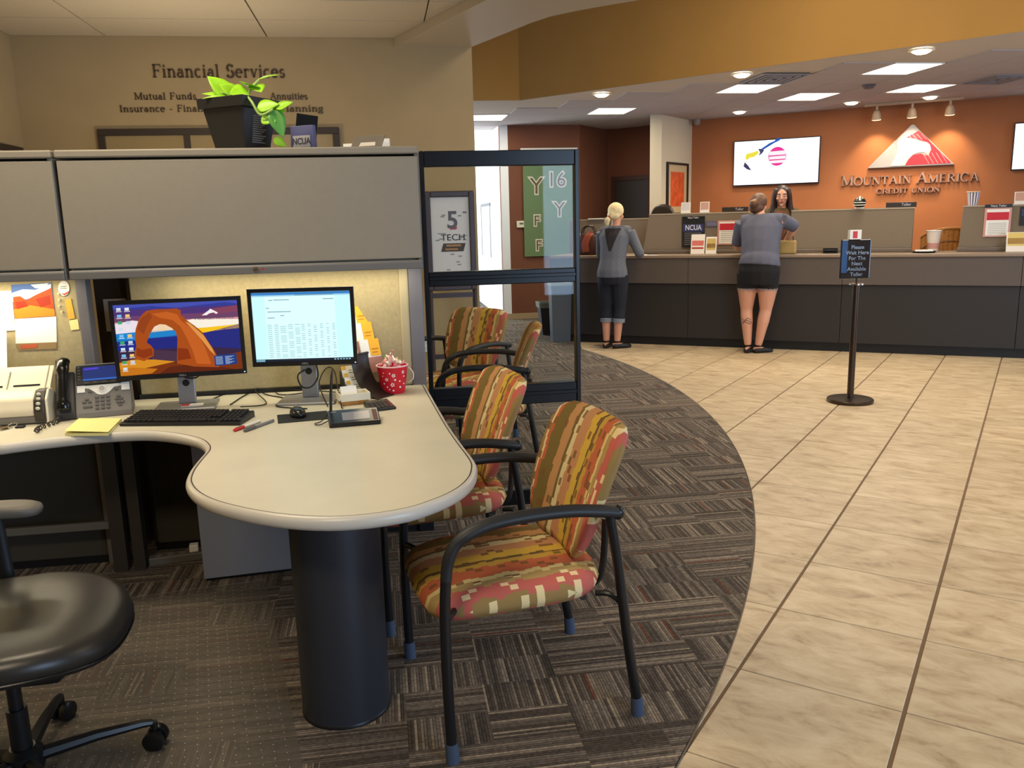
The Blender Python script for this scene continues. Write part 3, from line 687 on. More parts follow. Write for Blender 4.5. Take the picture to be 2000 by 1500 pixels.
# ================================================================== THINGS ON THE DESK
DZ = .7405
def at(x, y, z=DZ): p = PZ(x, y, z); return Vector((p.x, p.y, z))
SILV = mat('monitor_silver', (150, 152, 156), .35, .5)
def monitor(name, label, x, y, rz, w, h, zb, base_off):
    t = T(name, label, 'monitor', (x, y, DZ), rz); zc = zb - DZ
    build('housing', MB().box(-w / 2 + .004, w / 2 - .004, .0, .022, zc + .004, zc + h - .004).box(-w / 2 + .06, w / 2 - .06, .022, .045, zc + .05, zc + h - .05), SILV, t, bevel=.005)
    bz = .016; f = MB()
    f.box(-w / 2, -w / 2 + bz, -.012, .004, zc, zc + h).box(w / 2 - bz, w / 2, -.012, .004, zc, zc + h).box(-w / 2 + bz, w / 2 - bz, -.012, .004, zc + h - bz, zc + h).box(-w / 2 + bz, w / 2 - bz, -.012, .004, zc, zc + bz + .004)
    bzl = build('bezel', f, BLACK, t)
    text('brand_mark', 'DELL', .011, mat('badge_silver', (170, 170, 172), .4), bzl, (0, -.0125, zc + .009), sx=1.2)
    build('power_led', MB().box(w / 2 - .012, w / 2 - .006, -.0128, -.0118, zc + .006, zc + .010), emit('led_white', (220, 230, 255), 1.2), bzl)
    build('neck', MB().box(-.036, .036, .046, .066, .012, zc + .12), SILV, t, bevel=.004)
    build('cable_hole', MB().lathe([(.015, .0452), (.015, .0462)], 18, (0, 0, zc - .035), ax='y'), BLACK, t, smooth=True)
    build('base', MB().box(-.125, .125, -.07, .115, .0, .012), SILV, t, bevel=.004)
    return t, zc
# --- left monitor with the arch wallpaper
t, zc = monitor('monitor', 'left monitor showing a red rock arch wallpaper', -.868, 3.675, R_(4.5), .524, .336, .878, 0)
W, H = .492, .300
def SC(a, b, k=0): return ((a - .5) * W, -.0055 - .0002 * k, zc + .018 + b * H)
sm = MB(); mats = []
def E_(c, s=1.0):
    m = emit('screen_%d_%d_%d' % c, c, s)
    if m not in mats: mats.append(m)
    return mats.index(m)
def SP(pts, c, k=1, s=1.0): sm.poly([SC(a, b, k) for a, b in pts], E_(c, s))
rows = [(0, .22, (96, 40, 18)), (.22, .36, (58, 38, 66)), (.36, .56, (34, 44, 128)), (.56, .63, (238, 170, 40)), (.63, .70, (246, 226, 190)), (.70, .76, (214, 150, 160)), (.76, .84, (112, 66, 104)), (.84, .93, (78, 52, 118)), (.93, 1.0, (52, 62, 150))]
for b0, b1, c in rows: SP([(0, b0), (1, b0), (1, b1), (0, b1)], c, 0)
SP([(0, .60), (.33, .63), (.34, .72), (.14, .78), (0, .74)], (236, 222, 232)); SP([(0, .48), (.2, .5), (.2, .62), (0, .60)], (30, 132, 206)); SP([(.55, .62), (1, .66), (1, .73), (.62, .76), (.52, .72)], (250, 240, 222)); SP([(.62, .56), (1, .60), (1, .655), (.6, .62)], (248, 196, 24))
SP([(.62, .53), (.78, .58), (1, .66), (1, .30), (.7, .36)], (40, 44, 124)); SP([(.0, .36), (.3, .4), (.6, .36), (.6, .56), (.3, .52), (0, .50)], (32, 46, 136))
SP([(.24, .38), (.5, .36), (.5, .5), (.24, .52)], (40, 40, 120)); SP([(.24, .52), (.5, .53), (.5, .62), (.26, .62)], (34, 130, 200)); SP([(.28, .60), (.48, .62), (.46, .68), (.36, .72), (.3, .68)], (240, 210, 170))
SP([(.26, .2), (.5, .16), (.52, .30), (.26, .36)], (74, 50, 70)); SP([(.0, .94), (.3, .97), (.5, .93), (.9, .98), (1, .95), (1, 1), (0, 1)], (70, 80, 176)); SP([(.66, .80), (1, .84), (1, .93), (.8, .9)], (132, 66, 92))
SP([(0, 0), (1, 0), (1, .26), (.86, .22), (.7, .14), (.5, .13), (.28, .20), (.12, .24), (0, .20)], (120, 52, 18), 2); SP([(0, .05), (.2, .10), (.45, .17), (.28, .215), (.1, .23), (0, .19)], (214, 140, 34), 3); SP([(0, 0), (.25, .02), (.3, .08), (.1, .12), (0, .1)], (196, 116, 26), 4); SP([(.3, .0), (.95, .0), (.84, .05), (.6, .12), (.4, .1)], (96, 38, 18), 4)
SP([(.125, .24), (.13, .33), (.15, .42), (.145, .55), (.16, .66), (.19, .78), (.225, .86), (.26, .905), (.33, .92), (.42, .915), (.50, .92), (.535, .89), (.53, .83), (.58, .74), (.63, .67), (.69, .57), (.73, .44), (.78, .28), (.82, .10), (.80, .05), (.6, .08), (.46, .14), (.475, .36), (.485, .50), (.475, .59), (.45, .645), (.40, .70), (.355, .71), (.31, .68), (.275, .60), (.245, .50), (.235, .46), (.265, .42), (.285, .36), (.28, .27), (.2, .20)], (168, 76, 24), 5)
SP([(.30, .86), (.36, .80), (.46, .76), (.52, .66), (.56, .5), (.60, .3), (.62, .12), (.74, .10), (.70, .36), (.66, .52), (.60, .64), (.53, .74), (.5, .84), (.42, .88)], (196, 96, 36), 6)
SP([(.56, .73), (.60, .70), (.70, .52), (.76, .33), (.78, .22), (.74, .30), (.68, .46), (.62, .60)], (222, 150, 74), 7); SP([(.15, .40), (.19, .36), (.27, .38), (.275, .28), (.2, .24), (.14, .28)], (140, 54, 20), 6); SP([(.17, .66), (.21, .80), (.28, .88), (.3, .82), (.25, .7), (.22, .58)], (148, 64, 26), 6); SP([(.48, .36), (.56, .34), (.58, .2), (.47, .18)], (136, 50, 16), 7)
SP([(.70, .805), (.755, .865), (.775, .895), (.80, .87), (.835, .835), (.82, .815), (.80, .84), (.765, .83), (.74, .805)], (244, 240, 240), 7)
SP([(.77, .07), (.955, .085), (.955, .235), (.77, .22)], (30, 60, 130), 8)
for r in range(9):
    b0 = .20 - r * .0135
    SP([(.78, b0), (.84, b0 + .001), (.84, b0 + .006), (.78, b0 + .005)], (170, 190, 220), 9); SP([(.86, b0), (.935 - .02 * (r % 3), b0 + .001), (.935 - .02 * (r % 3), b0 + .006), (.86, b0 + .005)], (190, 205, 230), 9)
ic = [(210, 220, 230), (230, 230, 235), (120, 190, 230), (240, 200, 120), (60, 170, 110), (200, 210, 225)]
for r in range(10):
    for c in range(2):
        if (r, c) in ((9, 1),): continue
        a0, b0 = .025 + .065 * c, .92 - .093 * r
        SP([(a0, b0), (a0 + .034, b0 + .002), (a0 + .034, b0 + .042), (a0, b0 + .04)], ic[(r * 2 + c) % 6], 8); SP([(a0 - .006, b0 - .016), (a0 + .04, b0 - .015), (a0 + .04, b0 - .006), (a0 - .006, b0 - .007)], (225, 228, 235), 8)
build('screen', sm, mats, t)
text('wallpaper_lettering', 'Mountain America', .021, emit('screen_letter_grey', (90, 80, 90)), t, SC(.80, .765, 9), ext=.0001)
# --- right monitor with a spreadsheet page
t, zc = monitor('monitor', 'right monitor showing a pale document with a table', -.352, 3.66, R_(-7), .452, .336, .905, 0)
W, H = .420, .300; sm = MB(); mats = []
SP([(0, 0), (1, 0), (1, 1), (0, 1)], (196, 240, 250), 0, 1.15); SP([(.13, .03), (.84, .03), (.84, .97), (.13, .97)], (214, 250, 250), 1, 1.15)
SP([(0, .965), (1, .965), (1, 1), (0, 1)], (58, 130, 200), 2); SP([(0, .945), (1, .945), (1, .965), (0, .965)], (160, 210, 240), 2); SP([(0, 0), (1, 0), (1, .042), (0, .042)], (34, 40, 52), 3); SP([(.0, .004), (.09, .004), (.09, .038), (0, .038)], (120, 170, 190), 4)
for k in range(6): SP([(.80 + .03 * k, .012), (.818 + .03 * k, .012), (.818 + .03 * k, .03), (.80 + .03 * k, .03)], (150, 190, 210), 4)
for a0, a1, b0 in ((.17, .21, .885), (.22, .38, .89), (.72, .83, .89), (.14, .17, .775), (.15, .39, .72), (.28, .32, .665), (.15, .22, .635), (.44, .83, .955)): SP([(a0, b0), (a1, b0), (a1, b0 + .011), (a0, b0 + .011)], (120, 158, 172), 5)
for r in range(18):
    b0 = .535 - r * .0275
    for c, (a0, wd) in enumerate(((.14, .045), (.21, .04), (.27, .06), (.35, .05), (.42, .05), (.485, .035), (.55, .03), (.61, .03), (.675, .03), (.74, .025), (.80, .03))):
        if (r + c * 2) % 5 == 4 and c > 1: continue
        SP([(a0, b0), (a0 + wd, b0), (a0 + wd, b0 + .007), (a0, b0 + .007)], (138, 176, 188), 5)
    SP([(.14, b0 - .010), (.83, b0 - .010), (.83, b0 - .0085), (.14, b0 - .0085)], (176, 214, 222), 4)
build('screen', sm, mats, t)
# monitor cables
cbm = mat('cable_black', (18, 18, 18), .45)
def cable(label, pts, r=.0028): tag(build('cable', MB().tube(smoothpath(pts, 7), r, 6), cbm, smooth=True), label, 'cable')
cable('black cable looping from the right monitor neck', [(-.36, 3.685, .88), (-.39, 3.66, .86), (-.375, 3.64, .815), (-.335, 3.635, .812), (-.305, 3.66, .85), (-.31, 3.69, .90)], .0035)
cable('black cable looping below the left monitor', [(-.90, 3.73, .90), (-.87, 3.70, .872), (-.82, 3.70, .868), (-.79, 3.73, .905)], .0035)
cable('thin black cable coiling on the desk between the monitors', [at(388, 792) + Vector((0, 0, .004)), at(440, 770) + Vector((0, 0, .004)), at(470, 760) + Vector((0, 0, .03)), at(520, 772) + Vector((0, 0, .004)), at(556, 780) + Vector((0, 0, .004)), at(540, 795) + Vector((0, 0, .004)), at(600, 800) + Vector((0, 0, .004))])
cable('thin black mouse cable arching up beside the right monitor', [at(640, 795) + Vector((0, 0, .004)), at(625, 770) + Vector((0, 0, .05)), at(640, 760) + Vector((0, 0, .10)), at(655, 765) + Vector((0, 0, .10)), at(662, 785) + Vector((0, 0, .05)), at(668, 800) + Vector((0, 0, .006))])
cable('black cable running along the panel behind the monitors', [at(450, 792) + Vector((0, 0, .004)), at(500, 765) + Vector((0, 0, .004)), at(580, 764) + Vector((0, 0, .006)), at(660, 768) + Vector((0, 0, .004)), at(690, 775) + Vector((0, 0, .004))])
cable('thin cable trailing from keyboard towards the wall', [at(470, 800) + Vector((0, 0, .012)), at(520, 790) + Vector((0, 0, .004)), at(500, 770) + Vector((0, 0, .02)), at(530, 756) + Vector((0, 0, .02)), at(545, 772) + Vector((0, 0, .004)), at(600, 768) + Vector((0, 0, .004))])
# card on the left monitor base
p = at(378, 789, DZ + .0125); o = build('business_card', MB().box(-.045, .045, -.022, .022, 0, .002).box(-.045, -.012, -.022, .022, .002, .0023, 1), [PAPER, mat('card_red', (196, 62, 60), .6)], loc=(p.x, p.y - .02, DZ + .0125), rot=(0, 0, .08)); tag(o, 'white and red card lying on the left monitor stand', 'card')
# keyboard
kx = at(366, 817, .755); kb = T('keyboard', 'black keyboard in front of the left monitor', 'keyboard', (kx.x, kx.y + .01, DZ), R_(-13))
build('case', MB().prism([(-.078, 0), (-.08, .012), (.075, .026), (.08, .02), (.08, 0)], -.245, .245, ax='x'), BLACK, kb, bevel=.003)
km = MB()
for r in range(6):
    y = -.062 + r * .0235; z = .0135 + (y + .08) * .09; x = -.233
    while x < .229:
        wk = .0165 if not (r == 0 and -.12 < x < .0) else .11
        if r == 0 and x < -.12: wk = .022
        if .085 < x + wk / 2 < .095 or .150 < x + wk / 2 < .158: x += .012; continue
        if not (r == 1 and .095 < x < .15): km.box(x, x + wk - .003, y, y + .019, z, z + .007)
        x += wk + .0015
build('keys', km, mat('key_black', (36, 36, 38), .55), kb, kind='stuff')
# mouse, pad, pens
mp = at(592, 815); md = T('mouse_pad', 'thin black mouse pad under the mouse', 'mouse pad', (mp.x, mp.y, DZ), R_(8))
build('pad', MB().box(-.10, .10, -.075, .075, 0, .003), mat('pad_black', (30, 30, 32), .8), md, bevel=.001)
p = at(582, 814); mo = T('computer_mouse', 'black computer mouse on the mouse pad', 'mouse', (p.x, p.y, DZ + .003), R_(20))
build('shell', MB().loft([[(x, y * s, z) for x, y, z in [(.031 * math.cos(a) * s, .055 * math.sin(a), zz_) for a in [2 * math.pi * i / 20 for i in range(20)]]] for s, zz_ in ((.92, 0), (1, .008), (.98, .018), (.85, .028), (.55, .035), (.15, .038))]), mat('mouse_black', (24, 24, 26), .25), mo, smooth='all')
build('scroll_wheel', MB().tube([(-.004, .026, .033), (.004, .026, .033)], .008, 12), GREYP, mo, smooth=True)
for lb, c, x0, y0, x1, y1 in (('white pen with a red cap lying before the keyboard', (200, 40, 42), 456, 841, 508, 822), ('grey marker lying beside the white and red pen', (90, 88, 84), 476, 842, 534, 821)):
    a, b_ = at(x0, y0, DZ + .006), at(x1, y1, DZ + .006); d = b_ - a
    pn = T('pen', lb, 'pen', (a.x, a.y, DZ + .0062), math.atan2(d.y, d.x)); Ln = d.length
    build('barrel', MB().tube([(Ln * .38, 0, 0), (Ln, 0, 0)], .0058, 10), mat('pen_white', (225, 222, 215), .35) if c[0] > 150 else GREYP, pn, smooth=True)
    build('cap', MB().tube([(0, 0, 0), (.006, 0, 0), (Ln * .38, 0, 0)], [.003, .006, .0062], 10), mat('pen_cap_%d' % c[0], c, .35), pn, smooth=True)
    build('clip', MB().box(.01, Ln * .34, -.0015, .0015, .006, .0078), GREYP, pn)
# sticky note pad
q = [at(x, y) for x, y in ((127, 852), (212, 851), (238, 822), (155, 822))]; c0 = sum(q, Vector()) / 4
nt = T('note_pad', 'yellow sticky note pad near the front edge of the desk', 'note pad', (c0.x, c0.y, DZ))
yel = mat('note_yellow', (236, 226, 150), .8)
build('stack', MB().prism([(v.x - c0.x, v.y - c0.y) for v in q], 0, .010), yel, nt)
build('top_sheet', MB().add([tuple(v - c0 + Vector((0, 0, z))) for v, z in zip(q, (.020, .014, .0105, .0105))] + [tuple(v - c0 + Vector((0, 0, z))) for v, z in zip(q, (.0208, .0148, .0113, .0113))], [(3, 2, 1, 0), (4, 5, 6, 7), (0, 1, 5, 4), (1, 2, 6, 5), (2, 3, 7, 6), (3, 0, 4, 7)]), yel, nt)
build('torn_flap', MB().box(.01, .07, .03, .036, .0115, .013), mat('note_dark_yellow', (206, 190, 104), .8), nt)
# key bunch and coil cord
p = at(25, 836); ky = T('key_bunch', 'bunch of keys at the left end of the desk', 'keys', (p.x, p.y, DZ))
build('ring', MB().tube([(.016 * math.cos(a), .016 * math.sin(a), .004 + .006 * (1 + math.sin(a))) for a in [2 * math.pi * i / 16 for i in range(16)]], .0018, 6, closed=True), CHROME, ky, smooth=True)
for k in range(4):
    an = 2.6 + .45 * k
    build('key', MB().tube([(.016 * math.cos(an), .016 * math.sin(an), .004 + .002 * k), (.075 * math.cos(an), .075 * math.sin(an), .003 + .002 * k)], [(.010, .0012), (.004, .0012)], 8, side=(-math.sin(an), math.cos(an), 0)), mat('key_brass', (150, 120, 70), .3, .8) if k % 2 else CHROME, ky, smooth=True)
build('fob', MB().box(.012, .045, -.012, .014, 0, .008), BLACK, ky, bevel=.003)
a, b_ = at(72, 848), at(116, 822); cc_ = []
for k in range(110):
    f = k / 109; an = f * 2 * math.pi * 9; d = (b_ - a); n = Vector((-d.y, d.x, 0)).normalized()
    cc_.append(a + d * f + n * (.008 * math.cos(an) + .012 * math.sin(f * 6)) + Vector((0, 0, .011 + .008 * math.sin(an))))
tag(build('coiled_cord', MB().tube(cc_, .0028, 6), mat('cord_dark', (40, 36, 32), .5), smooth=True), 'dark coiled handset cord lying on the desk edge', 'cord')
# desk phone
q1, q2 = at(110, 826), at(258, 808); pc = (q1 + q2) / 2
ph = T('desk_phone', 'grey office desk phone with blue screen between scanner and monitor', 'phone', (pc.x - .012, pc.y + .095, DZ), math.atan2(q2.y - q1.y, q2.x - q1.x) * .6)
PHG = mat('phone_grey', (112, 108, 104), .5); tilt = math.atan2(.18, .12)
build('body', MB().prism([(-.088, 0), (-.082, .022), (.038, .202), (.058, .198), (.09, 0)], -.078, .135, ax='x'), PHG, ph, bevel=.004)
fc = lambda x, y, z=0: (x, -.082 + y * math.cos(tilt) - z * math.sin(tilt), .022 + y * math.sin(tilt) + z * math.cos(tilt))
def face(name, x0, x1, y0, y1, h, m, par=ph, bev=.0015): return build(name, MB().box(x0, x1, y0, y1, 0, h), m, par, loc=fc(0, 0, .0005), rot=(tilt, 0, 0), bevel=bev)
hd = face('head_unit', -.070, .130, .125, .213, .010, BLACK)
build('screen', MB().poly([fc(-.045, .140, .0112), fc(.085, .140, .0112), fc(.085, .205, .0112), fc(-.045, .205, .0112)]), emit('phone_screen', (44, 58, 120), .9), ph)
build('screen_bar', MB().poly([fc(-.045, .142, .0115), (fc(.085, .142, .0115)), fc(.085, .149, .0115), fc(-.045, .149, .0115)]), emit('phone_screen_bar', (60, 110, 200), .9), ph)
build('screen_text', MB().poly([fc(-.04, .190, .0115), (fc(.015, .192, .0115)), fc(.015, .200, .0115), fc(-.04, .198, .0115)]), emit('phone_text', (90, 70, 220), .9), ph)
build('silver_trim', MB().poly([fc(-.070, .213, .0108), fc(.130, .213, .0108), fc(.130, .217, .0108), fc(-.07, .217, .0108)]), SILV, ph)
wv = [(-.045, .122), (.10, .122), (.10, .112), (.07, .108), (.052, .088), (.038, .078), (.022, .076), (.006, .080), (-.008, .094), (-.025, .108), (-.045, .112)]
build('wave_trim', MB().prism(wv, 0, .003), WHITE, ph, loc=fc(0, 0, .0005), rot=(tilt, 0, 0))
build('navigation_ring', MB().lathe([(.0155, 0), (.0155, .005), (.012, .006)], 20), WHITE, ph, loc=fc(.024, .103, .003), rot=(tilt, 0, 0), smooth=True)
build('navigation_button', MB().lathe([(.011, 0), (.0105, .0025)], 18), SILV, ph, loc=fc(.024, .103, .0085), rot=(tilt, 0, 0), smooth=True)
KEY = mat('phone_key', (78, 74, 72), .4)
kbm = MB().box(-.0075, .0075, -.0045, .0045, 0, .004)
for r in range(4):
    for c in range(3): build('key', kbm, KEY, ph, loc=fc(.003 + .021 * c, .066 - .0165 * r, .0005), rot=(tilt, 0, 0), bevel=.0012)
for x, y in ((-.035, .060), (-.045, .048), (-.025, .048), (.085, .064), (.095, .052), (.078, .052), (.083, .036), (.1, .036), (.09, .024), (-.022, .094), (.078, .096)): build('key', kbm, KEY, ph, loc=fc(x, y, .0005), rot=(tilt, 0, 0), bevel=.0012)
face('rocker', -.05, -.015, .022, .032, .004, KEY)
for k in range(5): face('line_key', -.066, -.054, .146 + .0135 * k, .153 + .0135 * k, .0115, KEY)
for k in range(4): face('soft_key', -.042 + .034 * k, -.022 + .034 * k, .129, .135, .0115, KEY)
face('paper_label', -.070, -.040, .092, .124, .0045, PAPER); face('paper_label', .098, .13, .090, .126, .0045, PAPER)
build('cradle', MB().prism([(-.086, 0), (-.084, .03), (.02, .185), (.05, .17), (.085, 0)], -.150, -.078, ax='x'), mat('cradle_dark', (52, 50, 50), .45), ph, bevel=.006)
hp = smoothpath([(-.117, -.098, .045), (-.117, -.092, .075), (-.117, -.062, .125), (-.117, -.022, .185), (-.117, .018, .222), (-.117, .032, .226)], 4)
build('handset', MB().tube(hp, [(.020, .012)] + [(.027, .020)] * 4 + [(.019, .016)] * 8 + [(.026, .020)] * 6 + [(.028, .02)] + [(.018, .012)], 14, side=(1, 0, 0)), mat('handset_gloss_black', (14, 14, 15), .18), ph, smooth='all')
# document scanner
sx = at(92, 828); sc = T('document_scanner', 'cream document scanner with paper tray at the left edge', 'scanner', (sx.x - .165, sx.y + .10, DZ), R_(3))
IV = mat('scanner_ivory', (226, 216, 190), .4); SGR = mat('scanner_grey', (128, 122, 112), .45)
build('base', MB().prism([(-.10, .004), (-.104, .03), (-.085, .045), (.08, .05), (.09, .0)], -.155, .155, ax='x'), SGR, sc, bevel=.006)
build('front_cover', MB().prism([(-.105, .034), (-.112, .06), (-.095, .105), (-.06, .128), (-.03, .132), (.02, .06), (.02, .034)], -.152, .118, ax='x'), IV, sc, bevel=.008)
cp_ = build('control_panel', MB().prism([(-.110, .010), (-.118, .05), (-.104, .10), (-.068, .134), (-.02, .134), (.03, .02)], .118, .158, ax='x'), mat('scanner_panel_dark', (58, 52, 46), .4), sc, bevel=.005)
for k in range(4): build('button', MB().ball((.137, -.120 + .010 * k, .068 + .0175 * k), (.009, .005, .007), 12), mat('scanner_button', (196, 200, 180), .4), cp_, smooth=True)
build('side_cover', MB().prism([(-.108, .0), (-.10, .10), (-.06, .136), (-.02, .134), (.085, .05), (.085, 0)], .158, .168, ax='x'), IV, sc, bevel=.004)
fd = build('feed_tray', MB().prism([(-.035, .120), (-.02, .112), (.075, .206), (.068, .214)], -.145, .14, ax='x'), IV, sc, bevel=.003)
for x0, x1 in ((-.14, -.02), (.02, .12)): build('feed_slot', MB().prism([(-.012, .1432), (-.009, .1420), (-.005, .1480), (-.008, .1492)], x0, x1, ax='x'), BLACK, fd)
build('tray_guide', MB().prism([(-.02, .136), (-.018, .134), (.045, .196), (.043, .198)], -.004, .0, ax='x'), SGR, fd)
build('tray_rim', MB().prism([(-.03, .118), (-.02, .108), (.082, .200), (.074, .212)], .14, .158, ax='x'), IV, sc, bevel=.003)
o = build('paper_sheet', MB().box(-.10, .03, -.001, .001, 0, .24), PAPER, loc=(sc.location.x - .06, sc.location.y + .07, DZ + .17), rot=(R_(-28), R_(-6), 0)); tag(o, 'white sheet standing in the scanner feed tray', 'paper')
# signature pad with stylus
p = at(692, 826); sg = T('signature_pad', 'black signature pad with upright stylus on the desk', 'signature pad', (p.x, p.y, DZ), R_(6))
build('body', MB().prism([(-.055, 0), (-.058, .012), (-.05, .016), (.055, .045), (.062, .04), (.062, 0)], -.098, .098, ax='x'), mat('pad_gloss_black', (26, 26, 28), .25), sg, bevel=.004)
ti = math.atan2(.029, .105)
build('screen', MB().box(-.045, .06, -.035, .03, 0, .001), mat('lcd_grey', (120, 116, 122), .25), sg, loc=(0, 0, .0295), rot=(ti, 0, 0))
build('screen', MB().box(.0, .06, -.035, .03, .001, .0014), mat('lcd_grey_2', (136, 132, 138), .25), sg, loc=(0, 0, .0295), rot=(ti, 0, 0))
build('edge_label', MB().box(.072, .09, -.045, .04, 0, .001), mat('dark_red', (80, 34, 34), .5), sg, loc=(0, 0, .0295), rot=(ti, 0, 0))
build('brand_mark', MB().box(-.085, -.065, .036, .044, 0, .001), GREYP, sg, loc=(0, 0, .0295), rot=(ti, 0, 0))
build('stylus', MB().tube([(-.085, .055, .03), (-.080, .06, .11), (-.072, .066, .18), (-.068, .068, .205)], [.0055, .0055, .005, .002], 10), BLACK, sg, smooth=True)
build('stylus_cord', MB().tube(smoothpath([(-.098, .02, .012), (-.13, -.01, .006), (-.15, .02, .005), (-.12, .06, .006), (-.088, .066, .04)], 5), .002, 6), cbm, sg, smooth=True)
# calculator
p = at(742, 798); ca_ = T('calculator', 'black desk calculator with rows of keys', 'calculator', (p.x, p.y + .015, DZ), R_(18))
build('case', MB().prism([(-.062, 0), (-.062, .010), (.06, .024), (.062, .018), (.062, 0)], -.052, .052, ax='x'), BLACK, ca_, bevel=.003)
kk = MB().box(-.007, .007, -.005, .005, 0, .004)
for r in range(5):
    for c in range(5): build('key', kk, mat('calc_key_%d' % (c == 4), (58, 52, 52) if c < 4 else (110, 44, 48), .5), ca_, loc=(-.036 + .018 * c, -.046 + .0155 * r, .0115 + r * .0018), rot=(.115, 0, 0), bevel=.001)
build('display', MB().box(-.044, .044, .034, .053, .0205, .0222), mat('calc_lcd', (96, 102, 92), .3), ca_)
# curved black literature holder
p = at(735, 772); hl = T('curved_stand', 'black curved plastic display stand behind the calculator', 'stand', (p.x - .012, p.y - .01, DZ), R_(48))
pf = smoothpath([(0, .07, .185), (0, .068, .15), (0, .055, .10), (0, .025, .05), (0, -.025, .015), (0, -.075, .004)], 6)
m_ = MB(); rr = []
for i, q in enumerate(pf):
    tt = (pf[min(i + 1, len(pf) - 1)] - pf[max(i - 1, 0)]).normalized(); n = Vector((0, -tt.z, tt.y)) * .003
    rr.append([q + Vector((-.055, 0, 0)), q + Vector((.055, 0, 0)), q + Vector((.055, 0, 0)) + n, q + Vector((-.055, 0, 0)) + n])
build('curved_sheet', m_.loft(rr), mat('stand_black', (30, 28, 24), .35), hl, smooth=True)
build('top_lip', MB().box(-.056, .056, .066, .078, .180, .190), BLACK, hl, bevel=.002)
# tray with cards, card stacks, brochure boxes
p = at(690, 790); tr = T('card_tray', 'shallow white and wood tray holding a card', 'tray', (p.x, p.y + .03, DZ), R_(14))
build('wood_base', MB().box(-.06, .06, -.04, .04, 0, .022), mat('tray_wood', (176, 126, 62), .6, var=.15, vs=40), tr, bevel=.003)
build('liner', MB().box(-.066, .066, -.046, -.040, .018, .05).box(-.066, .066, .040, .046, .018, .05).box(-.066, -.06, -.04, .04, .018, .05).box(.06, .066, -.04, .04, .018, .05).box(-.06, .06, -.04, .04, .022, .026), mat('tray_white', (226, 220, 200), .5), tr, bevel=.001)
o = build('business_card', MB().box(-.04, .03, -.002, .0, 0, .05), PAPER, loc=(p.x - .01, p.y + .035, DZ + .027), rot=(R_(-30), 0, .25)); tag(o, 'white card leaning inside the shallow tray', 'card')
p = at(695, 772); rk = T('card_rack', 'tiered black rack of white business cards', 'card rack', (p.x, p.y + .03, DZ), R_(20))
build('rack', MB().prism([(-.05, 0), (-.05, .02), (-.02, .045), (.01, .075), (.045, .105), (.055, .10), (.055, 0)], -.055, .055, ax='x'), BLACK, rk, bevel=.002)
for k in range(3):
    cst = build('card_stack', MB().box(-.05, .05, 0, .008, 0, .052), PAPER, rk, loc=(0, -.047 + .031 * k, .022 + .029 * k), rot=(R_(-22), 0, 0))
    build('card_stripe', MB().poly([(-.05, -.0006, .034), (-.032, -.0006, .034), (-.032, -.0006, .052), (-.05, -.0006, .052)]), mat('card_amber', (232, 176, 60), .6), cst)
    build('card_print', MB().box(-.02, .04, -.0008, 0, .018, .022).box(-.02, .03, -.0008, 0, .03, .032), GREYP, cst)
p = at(716, 765); br = T('brochure_holder', 'clear tiered holder of yellow and white brochures', 'brochure holder', (p.x + .012, p.y + .075, DZ), R_(32))
build('acrylic_back', MB().prism([(-.06, 0), (-.055, 0), (.055, .37), (.05, .37)], -.06, .06, ax='x'), glass('acrylic_clear', (.96, .97, .97)), br)
build('acrylic_base', MB().box(-.06, .06, -.07, .07, 0, .004), glass('acrylic_clear'), br)
YB = mat('brochure_yellow', (240, 176, 40), .6); PK = mat('brochure_pinkish', (168, 120, 108), .6)
for k in range(3):
    zz0 = .085 + .075 * k; bx = build('brochure', MB().box(-.05, .05, -.008, .008, 0, .155), PAPER, br, loc=(-.012 * k, -.055 + .034 * k, zz0), rot=(R_(-17), 0, 0))
    build('yellow_cover', MB().box(-.005, .05, -.0095, -.0082, .075, .155), YB, bx); build('side_print', MB().box(-.05, .05, -.0095, -.0082, 0, .07), PK, bx)
    build('top_edge', MB().box(-.05, .05, -.008, .008, .155, .1556), YB, bx)
    build('print_line', MB().box(.005, .04, -.0102, -.0096, .105, .110).box(.005, .035, -.0102, -.0096, .09, .094), mat('print_ochre', (190, 120, 20), .6), bx)
# red bucket of candy
p = at(769, 770); bk = T('candy_bucket', 'red metal bucket with white star flowers, full of candy', 'bucket', (p.x, p.y + .05, DZ))
RED = mat('bucket_red', (214, 30, 50), .35); 
build('bucket', MB().lathe([(.052, 0), (.054, .004), (.070, .125), (.068, .125), (.052, .02), (.0, .018)], 32, cap=False), RED, bk, smooth=True)
build('rim', MB().tube([(.071 * math.cos(a), .071 * math.sin(a), .126) for a in [2 * math.pi * i / 32 for i in range(32)]], .0035, 8, closed=True), mat('rim_pink', (238, 200, 200), .35), bk, smooth=True)
build('handle', MB().tube(smoothpath([(.072, 0, .115), (.092, -.012, .09), (.09, -.02, .06), (.07, -.012, .045)], 5), .0028, 6), WHITE, bk, smooth=True)
def onb(an, z, off=.0012):
    r = .054 + .016 * z / .125 + off; return Vector((r * math.sin(an), -r * math.cos(an), z))
